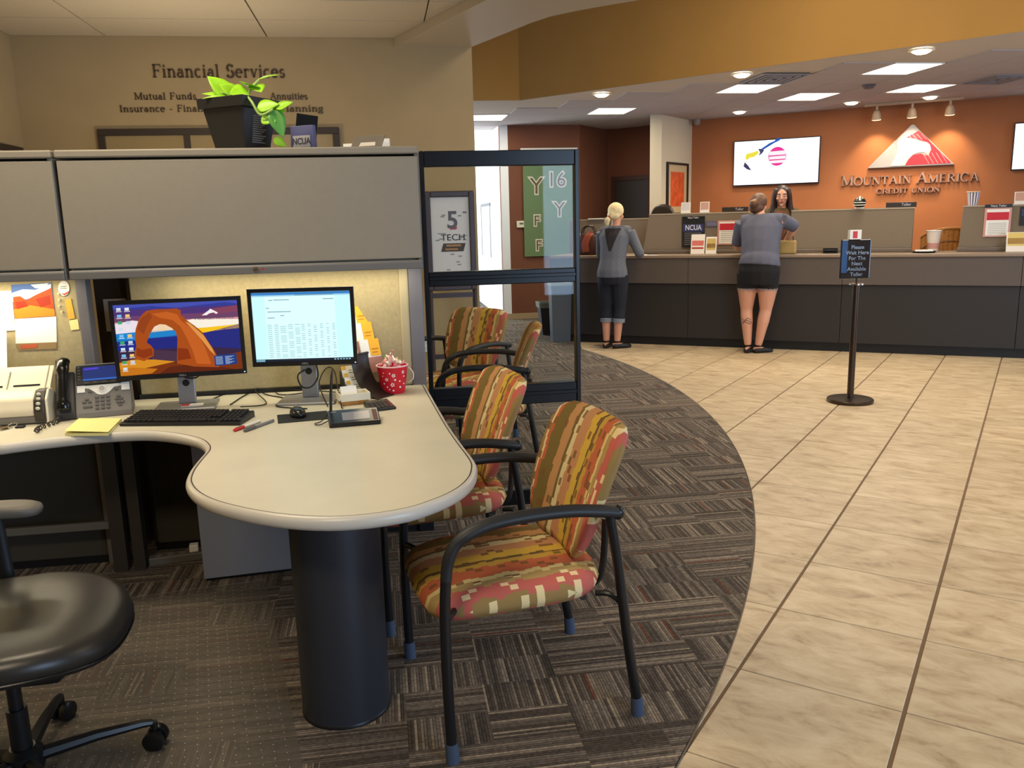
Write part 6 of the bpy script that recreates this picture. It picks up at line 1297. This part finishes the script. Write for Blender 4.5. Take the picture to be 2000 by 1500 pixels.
p = PV(1018, 438, VH); t = T('thermostat', 'small cream thermostat on the rust wall', 'thermostat', (p.x, VH + .01, p.z)); build('case', MB().box(-.07, .07, -.03, 0, -.05, .05), mat('thermostat_cream', (226, 216, 186), .4), t, bevel=.006); build('display', MB().box(-.03, .03, -.0315, -.03, -.005, .025), mat('thermostat_lcd', (110, 110, 96), .4), t)
def bin_(name, label, x, y, w0, w1, h, m, rim):
    p = PZ(x, y, .003); t = T(name, label, 'waste bin', (p.x, p.y + w1, .003)); sqr = lambda k, z: [(-k, -k * .8, z), (k, -k * .8, z), (k, k * .8, z), (-k, k * .8, z)]
    build('body', MB().loft([sqr(w0, 0), sqr(w1, h), sqr(w1 - .012, h), sqr(w0 - .012, .02)]), m, t, bevel=.004); build('liner', MB().loft([sqr(w1 + .006, h - rim), sqr(w1 + .012, h + .012), sqr(w1 - .014, h + .012), sqr(w1 - .02, h - rim)], cap=False), mat('bin_liner', (150, 158, 150), .3, alpha=.8), t)
bin_('waste_bin', 'small dark waste bin with a pale liner by the rust wall', 1080, 655, .12, .16, .42, mat('bin_dark_blue', (40, 44, 56), .5), .06)
bin_('waste_bin', 'tall grey waste bin with a liner behind the glass', 1099, 669, .11, .13, .80, mat('bin_grey', (72, 76, 82), .5), .10)
# ================================================================== PEOPLE
from mathutils.bvhtree import BVHTree
def remesh(name, mb, m, parent, voxel=.009, it=6, label=None):
    me = bpy.data.meshes.new(name); me.from_pydata(mb.v, [], mb.f); me.update()
    o = bpy.data.objects.new(name, me); COL.objects.link(o)
    d = o.modifiers.new('r', 'REMESH'); d.mode = 'VOXEL'; d.voxel_size = voxel; d.use_smooth_shade = True
    s = o.modifiers.new('s', 'SMOOTH'); s.iterations = it; s.factor = .5
    dg = bpy.context.evaluated_depsgraph_get(); m2 = bpy.data.meshes.new_from_object(o.evaluated_get(dg))
    bpy.data.objects.remove(o); bpy.data.meshes.remove(me)
    m2.name = name; m2.materials.clear(); m2.materials.append(m); m2.polygons.foreach_set('use_smooth', [True] * len(m2.polygons))
    o = bpy.data.objects.new(name, m2); COL.objects.link(o); o.parent = parent
    if label: o['label'] = label
    return o
SKIN = mat('skin_fair', (196, 140, 112), .5, var=.04, vs=8); SKIN2 = mat('skin_warm', (206, 150, 122), .5, var=.04, vs=8)
V3 = Vector
def seg(mb, pts, rads, k=4, n=14, side=None):
    P = smoothpath(pts, k); m = len(pts); R = []
    for i in range(len(P)):
        f = i / k; a = min(int(f), m - 2); t = min(f - a, 1); ra, rb = rads[a], rads[a + 1]
        ra = ra if isinstance(ra, tuple) else (ra, ra); rb = rb if isinstance(rb, tuple) else (rb, rb)
        R.append((ra[0] + (rb[0] - ra[0]) * t, ra[1] + (rb[1] - ra[1]) * t))
    mb.tube(P, R, n, side=side); return mb
def leg(mb, hip, knee, ankle, g=0.0, top=.088, upto=1.0, sc=1.0):
    hip, knee, ankle = V3(hip), V3(knee), V3(ankle); calf = knee.lerp(ankle, .32) + V3((0, -.012, 0)); mid = hip.lerp(knee, .5)
    pts = [hip, mid, knee, calf, ankle]; rr = [top + g, top * .82 * sc + g, .056 * sc + g, .055 * sc + g, .036 + g]
    if upto < 1:
        n = {.5: 2, .75: 4}.get(upto, 3); pts, rr = pts[:n], rr[:n]
    return seg(mb, pts, rr)
def foot(mb, ankle, dirn, g=0.0):
    a = V3(ankle); d = V3(dirn).normalized(); s = V3((0, 0, 1)).cross(d)
    return seg(mb, [a + d * -.055 + V3((0, 0, .035 - a.z)), a + d * .03 + V3((0, 0, .034 - a.z)), a + d * .12 + V3((0, 0, .024 - a.z)), a + d * .175 + V3((0, 0, .020 - a.z))], [(.030 + g, .032 + g), (.036 + g, .034 + g), (.040 + g, .022 + g), (.024 + g, .016 + g)], side=s)
def arm(mb, sh, el, wr, g=0.0, to=2, sc=1.0):
    pts = [V3(sh), V3(sh).lerp(V3(el), .5), V3(el), V3(el).lerp(V3(wr), .35), V3(wr)]; rr = [.050 * sc + g, .044 * sc + g, .038 * sc + g, .038 * sc + g, .026 + g]
    n = {2: 5, 1: 3, 0: 2, 1.5: 4}[to]; return seg(mb, pts[:n], rr[:n])
def hand(mb, wr, dirn, up, curl=.35, side=1):
    w_ = V3(wr); d = V3(dirn).normalized(); u = V3(up); u = (u - d * u.dot(d)).normalized(); s = d.cross(u) * side
    seg(mb, [w_ - d * .01, w_ + d * .03, w_ + d * .085], [(.026, .018), (.036, .016), (.038, .012)], side=s)
    for i, (off, ln) in enumerate(((-.030, .066), (-.010, .078), (.010, .072), (.029, .056))):
        b = w_ + d * .080 + s * off; t1 = b + d * (ln * .5) - u * (ln * .12); t2 = b + d * (ln * .95) - u * (ln * (.12 + curl))
        seg(mb, [b, t1, t2], [.0095, .0088, .007], 2, 8)
    b = w_ + d * .030 - s * .030; seg(mb, [b, b + d * .035 - s * .025 - u * .008, b + d * .062 - s * .030 - u * .02], [.012, .0105, .008], 2, 8)
def head(mb, c, yaw=0.0, tilt=0.0, sc=1.0):
    """skull, jaw, nose and ears; c is the centre of the head"""
    M = Matrix.Rotation(yaw, 3, 'Z') @ Matrix.Rotation(tilt, 3, 'X'); h = MB()
    h.ball((0, -.008, .022), (.074 * sc, .094 * sc, .090 * sc), 20); seg(h, [(0, .010, .02), (0, .022, -.045), (0, .040, -.098)], [(.069 * sc, .080 * sc), (.058 * sc, .062 * sc), (.028 * sc, .030 * sc)], side=(1, 0, 0))
    seg(h, [(0, .086, .018), (0, .100, -.012), (0, .104, -.026), (0, .088, -.034)], [.008, .011, .014, .010], 2, 10, side=(1, 0, 0)); h.ball((0, .078, -.060), (.026, .017, .013), 12); h.ball((0, .073, -.096), (.022, .018, .014), 12)
    for s in (-1, 1): h.ball((s * .075, -.006, -.008), (.010, .018, .028), 10); h.ball((s * .040, .062, -.022), (.024, .018, .020), 10); h.ball((s * .030, .078, .030), (.024, .010, .008), 10)
    mb.add([M @ V3(v) + V3(c) for v in h.v], h.f); return M
def patch(name, src, pts, m, parent, off=.003, dirn=(0, 1, 0), n=10):
    """thin piece of cloth laid on the back of a garment: a quad grid dropped on the surface along dirn"""
    bv = BVHTree.FromPolygons([v.co.copy() for v in src.data.vertices], [tuple(p.vertices) for p in src.data.polygons]); d = V3(dirn); mb = MB(); g = []
    a, b_, c, e = [V3(p) for p in pts]
    for i in range(n + 1):
        for j in range(n + 1):
            u, w_ = i / n, j / n; p = a.lerp(b_, u).lerp(e.lerp(c, u), w_); h = bv.ray_cast(p - d * 1.0, d)
            g.append((h[0] if h[0] else p) - d * off)
    fs = [(i * (n + 1) + j, (i + 1) * (n + 1) + j, (i + 1) * (n + 1) + j + 1, i * (n + 1) + j + 1) for i in range(n) for j in range(n)]
    return build(name, mb.add(g, fs), m, parent, smooth='all')
def stripe_cloth(name, c1, c2, freq, ang=0.0):
    k = N(name); tc = k.n('ShaderNodeTexCoord'); mp = k.n('ShaderNodeMapping'); mp.inputs['Rotation'].default_value = (0, ang, 0); k.l(tc.outputs['Object'], mp.inputs[0])
    wv = k.n('ShaderNodeTexWave', wave_type='BANDS', bands_direction='Z'); wv.inputs['Scale'].default_value = freq; wv.inputs['Distortion'].default_value = .6; wv.inputs['Detail'].default_value = 1; k.l(mp.outputs[0], wv.inputs['Vector'])
    rp = k.n('ShaderNodeValToRGB'); rp.color_ramp.elements[0].position = .42; rp.color_ramp.elements[0].color = lin(c1); rp.color_ramp.elements[1].position = .58; rp.color_ramp.elements[1].color = lin(c2); k.l(wv.outputs[0], rp.inputs[0]); k.l(rp.outputs[0], k.b.inputs['Base Color']); k.b.inputs['Roughness'].default_value = .9
    return k.m
SHOE = mat('shoe_black', (24, 23, 24), .5)

# ------------------------------------------------------------------ blonde woman in a striped top
fp = PZ(1197, 680, 0); p1 = T('person', 'blonde woman in a grey striped top and cropped jeans at the counter', 'person', (fp.x, fp.y, 0), CA - R_(3))
b = MB(); J = dict(lh=(-.085, 0, .86), lk=(-.085, .03, .47), la=(-.075, -.01, .085), rh=(.085, 0, .86), rk=(.075, .03, .47), ra=(.055, .0, .085), ls=(-.168, .085, 1.345), le=(-.205, .15, 1.085), lw=(-.20, .30, 1.09), rs=(.175, .085, 1.345), re=(.285, .10, 1.10), rw=(.20, .33, 1.095))
TOR1 = ([(0, -.005, .78), (0, -.015, .88), (0, .0, 1.02), (0, .035, 1.16), (0, .065, 1.28), (0, .085, 1.36), (0, .095, 1.40)], [(.13, .10), (.172, .125), (.140, .098), (.150, .108), (.168, .108), (.13, .078), (.062, .058)])
seg(b, TOR1[0], TOR1[1], side=(1, 0, 0)); seg(b, [(0, .09, 1.36), (0, .105, 1.44), (0, .115, 1.50)], [.054, .050, .052])
for s in 'lr': leg(b, J[s + 'h'], J[s + 'k'], J[s + 'a']); arm(b, J[s + 's'], J[s + 'e'], J[s + 'w']); seg(b, [(0, .085, 1.35), J[s + 's']], [.05, .048])
foot(b, J['la'], (-.1, 1, 0)); foot(b, J['ra'], (.75, .8, 0)); hand(b, J['lw'], (.35, 1, 0), (0, 0, 1), .3, 1); hand(b, J['rw'], (-.4, 1, 0), (0, 0, 1), .3, -1)
HM = head(b, (.0, .125, 1.545), R_(-14), R_(-10))
remesh('body', b, SKIN, p1, .0075, 5)
b = MB(); seg(b, [(p[0], p[1], p[2]) for p in [(0, -.018, .83), (0, -.016, .90)]] + [q for q in TOR1[0][2:]], [(.184, .140), (.182, .138), (.155, .115), (.164, .122), (.186, .122), (.172, .094), (.085, .072)], side=(1, 0, 0))
for s in 'lr': arm(b, J[s + 's'], J[s + 'e'], J[s + 'w'], .016, 1.5); seg(b, [(0, .085, 1.355), V3(J[s + 's']) * .6 + V3((0, .034, .548)), J[s + 's']], [.062, .064, .062])
sh = remesh('shirt', b, stripe_cloth('striped_jersey', (58, 64, 78), (126, 128, 134), 22, .25), p1, .0095, 6)
patch('dark_back_panel', sh, [(-.10, 0, 1.385), (.10, 0, 1.385), (.012, 0, 1.13), (-.012, 0, 1.13)], mat('panel_dark_lace', (44, 38, 42), .9), p1, .004)
b = MB(); seg(b, [(0, -.01, .76), (0, -.015, .84), (0, -.01, .92)], [(.165, .118), (.182, .136), (.165, .118)], side=(1, 0, 0))
for s in 'lr': leg(b, J[s + 'h'], J[s + 'k'], J[s + 'a'], .014, .094, .75)
remesh('jeans', b, mat('denim_dark', (26, 29, 40), .85, var=.15, vs=40), p1, .0095, 5)
for s in 'lr':
    k_, a_ = V3(J[s + 'k']), V3(J[s + 'a']); c0 = k_.lerp(a_, .30) + V3((0, -.010, 0)); c1 = k_.lerp(a_, .42) + V3((0, -.008, 0)); cu = MB(); cu.tube([c0, c1], [.073, .072], 20); build('jeans_cuff', cu, mat('denim_cuff', (120, 126, 136), .9), p1, smooth=True)
for s, d in (('l', (-.1, 1, 0)), ('r', (.75, .8, 0))):
    b = MB(); a_ = V3(J[s + 'a']); foot(b, a_, d, .006); b.v = [(x, y, min(max(z, 0), .058)) for x, y, z in b.v]; remesh('shoe', b, SHOE, p1, .0075, 3)
b = MB(); HC = V3((.0, .125, 1.545))
def hp(*p): return HM @ V3(p) + HC
b.ball(tuple(hp(0, -.022, .035)), (.092, .102, .095), 20); seg(b, [hp(0, -.07, .02), hp(0, -.10, -.03), hp(-.01, -.115, -.06)], [.06, .04, .022]); b.ball(tuple(hp(0, -.05, -.02)), (.08, .07, .06), 16)
BLON = mat('hair_blonde', (226, 206, 156), .55, var=.12, vs=40, bump=.4, bs=120)
hr = remesh('hair', b, BLON, p1, .008, 4); b = MB(); seg(b, [hp(-.012, -.112, -.055), hp(-.03, -.125, -.09), hp(-.04, -.11, -.15)], [.020, .034, .018]); remesh('ponytail', b, BLON, p1, .008, 3)
build('hair_tie', MB().tube([hp(-.012, -.112, -.05), hp(-.018, -.12, -.062)], .025, 12), mat('tie_red', (150, 40, 40), .6), p1, smooth=True)

# ------------------------------------------------------------------ woman in a grey T-shirt and black shorts
fp = PZ(1474, 689, 0); p2 = T('person', 'woman in a slate T-shirt and black shorts leaning on the counter', 'person', (fp.x, fp.y, 0), CA)
J = dict(lh=(-.10, 0, .88), lk=(-.105, .03, .48), la=(-.075, -.01, .085), rh=(.12, 0, .88), rk=(.098, .03, .48), ra=(.035, .0, .085), ls=(-.20, .16, 1.42), le=(-.26, .24, 1.17), lw=(-.17, .42, 1.10), rs=(.225, .16, 1.43), re=(.34, .30, 1.36), rw=(.24, .42, 1.20))
TOR2 = ([(.015, -.01, .84), (.02, -.02, .90), (.02, .02, 1.06), (.015, .07, 1.20), (.012, .12, 1.34), (.01, .15, 1.43), (.0, .17, 1.47)], [(.16, .12), (.215, .155), (.185, .13), (.19, .135), (.20, .125), (.16, .092), (.07, .06)])
b = MB(); seg(b, TOR2[0], TOR2[1], side=(1, 0, 0)); seg(b, [(0, .16, 1.43), (-.02, .19, 1.51), (-.03, .205, 1.56)], [.058, .054, .054])
for s in 'lr': leg(b, J[s + 'h'], J[s + 'k'], J[s + 'a'], 0, .105, sc=1.18); arm(b, J[s + 's'], J[s + 'e'], J[s + 'w'], sc=1.12); seg(b, [(.01, .15, 1.42), J[s + 's']], [.056, .054])
foot(b, J['la'], (.1, 1, 0)); foot(b, J['ra'], (.85, .7, 0)); hand(b, J['lw'], (.4, 1, -.1), (0, 0, 1), .3, 1); hand(b, J['rw'], (-.5, .5, -.6), (-.2, .6, .5), .6, -1)
HC = V3((-.035, .225, 1.60)); HM = head(b, HC, R_(-20), R_(-8)); remesh('body', b, SKIN2, p2, .0075, 5)
b = MB(); seg(b, [(.018, -.022, .955), (.02, -.012, 1.0)] + TOR2[0][2:], [(.222, .166), (.218, .160), (.200, .145), (.205, .150), (.222, .140), (.205, .108), (.095, .074)], side=(1, 0, 0))
for s in 'lr': arm(b, J[s + 's'], J[s + 'e'], J[s + 'w'], .024, 1, 1.1); seg(b, [(.01, .15, 1.43), V3(J[s + 's']) * .6 + V3((.004, .062, .578)), J[s + 's']], [.072, .078, .077])
remesh('shirt', b, mat('tshirt_slate', (86, 88, 104), .9, var=.06, vs=12), p2, .0095, 6)
b = MB(); seg(b, [(.015, -.012, .765), (.02, -.02, .90), (.02, -.01, 1.0)], [(.20, .145), (.222, .164), (.205, .15)], side=(1, 0, 0))
for s in 'lr': h_, k_ = V3(J[s + 'h']), V3(J[s + 'k']); seg(b, [h_, h_.lerp(k_, .42)], [.118, .112])
remesh('shorts', b, mat('shorts_black', (22, 21, 24), .85), p2, .0095, 5)
for s in 'lr':
    h_, k_ = V3(J[s + 'h']), V3(J[s + 'k']); q = h_.lerp(k_, .42); fm = MB()
    for i in range(40): a_ = 2 * math.pi * i / 40; r_ = .110; fm.add([(q.x + r_ * math.cos(a_ - .06), q.y + r_ * math.sin(a_ - .06), q.z + .004), (q.x + r_ * math.cos(a_ + .06), q.y + r_ * math.sin(a_ + .06), q.z + .004), (q.x + r_ * .98 * math.cos(a_), q.y + r_ * .98 * math.sin(a_), q.z - .022 - .01 * (i % 3))], [(0, 1, 2)])
    build('frayed_hem', fm, mat('fray_grey', (150, 146, 146), .9), p2)
for s, d in (('l', (.1, 1, 0)), ('r', (.85, .7, 0))):
    b = MB(); a_ = V3(J[s + 'a']); foot(b, a_, d, .006); b.v = [(x, y, min(max(z, 0), .058)) for x, y, z in b.v]; remesh('shoe', b, SHOE, p2, .0075, 3)
k_, a_ = V3(J['lk']), V3(J['la']); tm = MB()
for i in range(3):
    c0 = k_.lerp(a_, .26 + .05 * i) + V3((0, -.010, 0)); tm.tube([c0 + V3((.0665 * math.sin(t), -.0665 * math.cos(t), .012 * math.sin(5 * t + i))) for t in [-.9 + .18 * q for q in range(11)]], .0028, 6)
build('tattoo', tm, mat('tattoo_ink', (110, 78, 72), .6), p2, smooth=True)
BRN = mat('hair_brown', (92, 62, 42), .5, var=.25, vs=30, bump=.4, bs=120); b = MB()
b.ball(tuple(hp(0, -.018, .035)), (.094, .104, .096), 20); b.ball(tuple(hp(0, -.05, -.03)), (.082, .07, .075), 16); seg(b, [hp(-.03, -.10, -.02), hp(0, -.115, .0), hp(.03, -.10, .02)], [.035, .046, .035]); remesh('hair', b, BRN, p2, .008, 3)
b = MB(); seg(b, [hp(-.045, -.105, -.005), hp(-.015, -.150, .02), hp(.03, -.135, .03)], [.008, .012, .008]); remesh('hair_highlight', b, mat('hair_highlight', (176, 130, 80), .5), p2, .006, 2)
# her bag hangs on the far side
q = p2.matrix_basis @ V3((.27, .20, 1.06)); bg2 = T('shoulder_bag', 'tan shoulder bag resting on the counter by the woman in grey', 'handbag', (q.x, q.y, HT), CA); bg2.location = cw((q - CO).dot(CE), .02, HT)
build('body', MB().loft([[(x * .09, y * .05, z) for x, y in ((-1, -1), (1, -1), (1, 1), (-1, 1))] for z in (0, .02, .12, .15)]), mat('bag_tan', (168, 140, 84), .6), bg2, bevel=.02); build('strap', MB().tube(smoothpath([(-.06, 0, .14), (-.03, 0, .24), (.03, 0, .24), (.06, 0, .14)], 5), .007, 6), mat('bag_strap', (90, 70, 40), .6), bg2, smooth=True)

# ------------------------------------------------------------------ teller with long dark hair
d = cpt(1527, 392, 1.02); zt_ = cpt(1527, 365, 1.02).z; k = zt_ / 1.70
p3 = T('person', 'teller with long dark hair and olive cardigan facing the camera', 'person', cw(d.x, 1.02, 0), CA + math.pi + R_(5)); p3.scale = (k, k, k)
b = MB(); J = dict(lh=(-.085, 0, .88), lk=(-.085, .02, .48), la=(-.08, -.01, .085), rh=(.085, 0, .88), rk=(.085, .02, .48), ra=(.08, -.01, .085), ls=(-.175, 0, 1.40), le=(-.21, .03, 1.13), lw=(-.12, .22, 1.06), rs=(.175, 0, 1.40), re=(.21, .03, 1.13), rw=(.12, .22, 1.06))
TOR3 = ([(0, -.005, .80), (0, -.01, .92), (0, .0, 1.06), (0, .0, 1.20), (0, 0, 1.34), (0, -.005, 1.42), (0, -.01, 1.46)], [(.13, .10), (.165, .12), (.135, .095), (.15, .11), (.165, .105), (.13, .075), (.06, .055)])
seg(b, TOR3[0], TOR3[1], side=(1, 0, 0)); seg(b, [(0, -.01, 1.42), (0, .0, 1.50), (0, .008, 1.54)], [.052, .048, .05])
for s in 'lr': leg(b, J[s + 'h'], J[s + 'k'], J[s + 'a']); arm(b, J[s + 's'], J[s + 'e'], J[s + 'w']); foot(b, J[s + 'a'], (0, 1, 0)); hand(b, J[s + 'w'], (.3 if s == 'l' else -.3, 1, 0), (0, 0, 1), .4, 1 if s == 'l' else -1)
HC = V3((0, .02, 1.595)); HM = head(b, HC, R_(0), R_(-2)); remesh('body', b, SKIN2, p3, .0065, 4)
EYEW = mat('eye_white', (226, 220, 212), .3); IRIS = mat('eye_brown', (52, 34, 26), .2)
for s in (-1, 1):
    e = build('eye', MB().ball(tuple(hp(s * .031, .076, .006)), (.014, .009, .008), 12), EYEW, p3, smooth=True); build('iris', MB().ball(tuple(hp(s * .031, .083, .006)), (.006, .004, .006), 10), IRIS, e, smooth=True)
    build('eyebrow', MB().tube([hp(s * .014, .092, .026), hp(s * .032, .090, .031), hp(s * .050, .078, .026)], .0034, 6), mat('brow_dark', (52, 36, 28), .8), p3, smooth=True)
build('lips', MB().tube([hp(-.024, .086, -.060), hp(-.008, .096, -.056), hp(.008, .096, -.056), hp(.024, .086, -.060)], [.003, .006, .006, .003], 8), mat('lips_rose', (172, 88, 82), .4), p3, smooth=True)
b = MB(); seg(b, [(0, -.01, .84)] + TOR3[0][1:], [(.165, .12), (.178, .132), (.150, .108), (.164, .122), (.184, .118), (.17, .09), (.08, .066)], side=(1, 0, 0))
for s in 'lr': arm(b, J[s + 's'], J[s + 'e'], J[s + 'w'], .015, 2); seg(b, [(0, -.005, 1.415), V3(J[s + 's']) * .6 + V3((0, 0, .57)), J[s + 's']], [.06, .062, .062])
cd3 = remesh('cardigan', b, mat('cardigan_olive', (84, 72, 40), .9, var=.1, vs=30), p3, .0095, 5)
patch('blouse', cd3, [(-.055, 0, 1.44), (.055, 0, 1.44), (.045, 0, .92), (-.045, 0, .92)], mat('blouse_rust', (110, 62, 44), .8), p3, .004, (0, -1, 0))
b = MB(); b.ball(tuple(hp(0, -.022, .038)), (.088, .098, .088), 20)
for s in (-1, 1): seg(b, [hp(s * .055, .025, .085), hp(s * .082, .018, .02), hp(s * .092, .01, -.08), hp(s * .105, .03, -.20), hp(s * .10, .055, -.33)], [(.034, .03), (.024, .05), (.026, .055), (.036, .045), (.018, .02)])
seg(b, [hp(0, -.07, .02), hp(0, -.085, -.10), hp(0, -.07, -.26)], [(.08, .045), (.095, .05), (.08, .03)], side=(1, 0, 0)); remesh('hair', b, mat('hair_dark_brown', (48, 30, 24), .45, var=.2, vs=30, bump=.4, bs=120), p3, .008, 3)
for s in 'lr':
    b = MB(); foot(b, V3(J[s + 'a']), (0, 1, 0), .006); b.v = [(x, y, min(max(z, 0), .058)) for x, y, z in b.v]; remesh('shoe', b, SHOE, p3, .008, 3)
b = MB(); seg(b, [(0, -.005, .80), (0, -.01, .92)], [(.165, .12), (.175, .13)], side=(1, 0, 0))
for s in 'lr': leg(b, J[s + 'h'], J[s + 'k'], J[s + 'a'], .012, .092)
remesh('trousers', b, mat('trousers_black', (26, 25, 28), .85), p3, .011, 4)
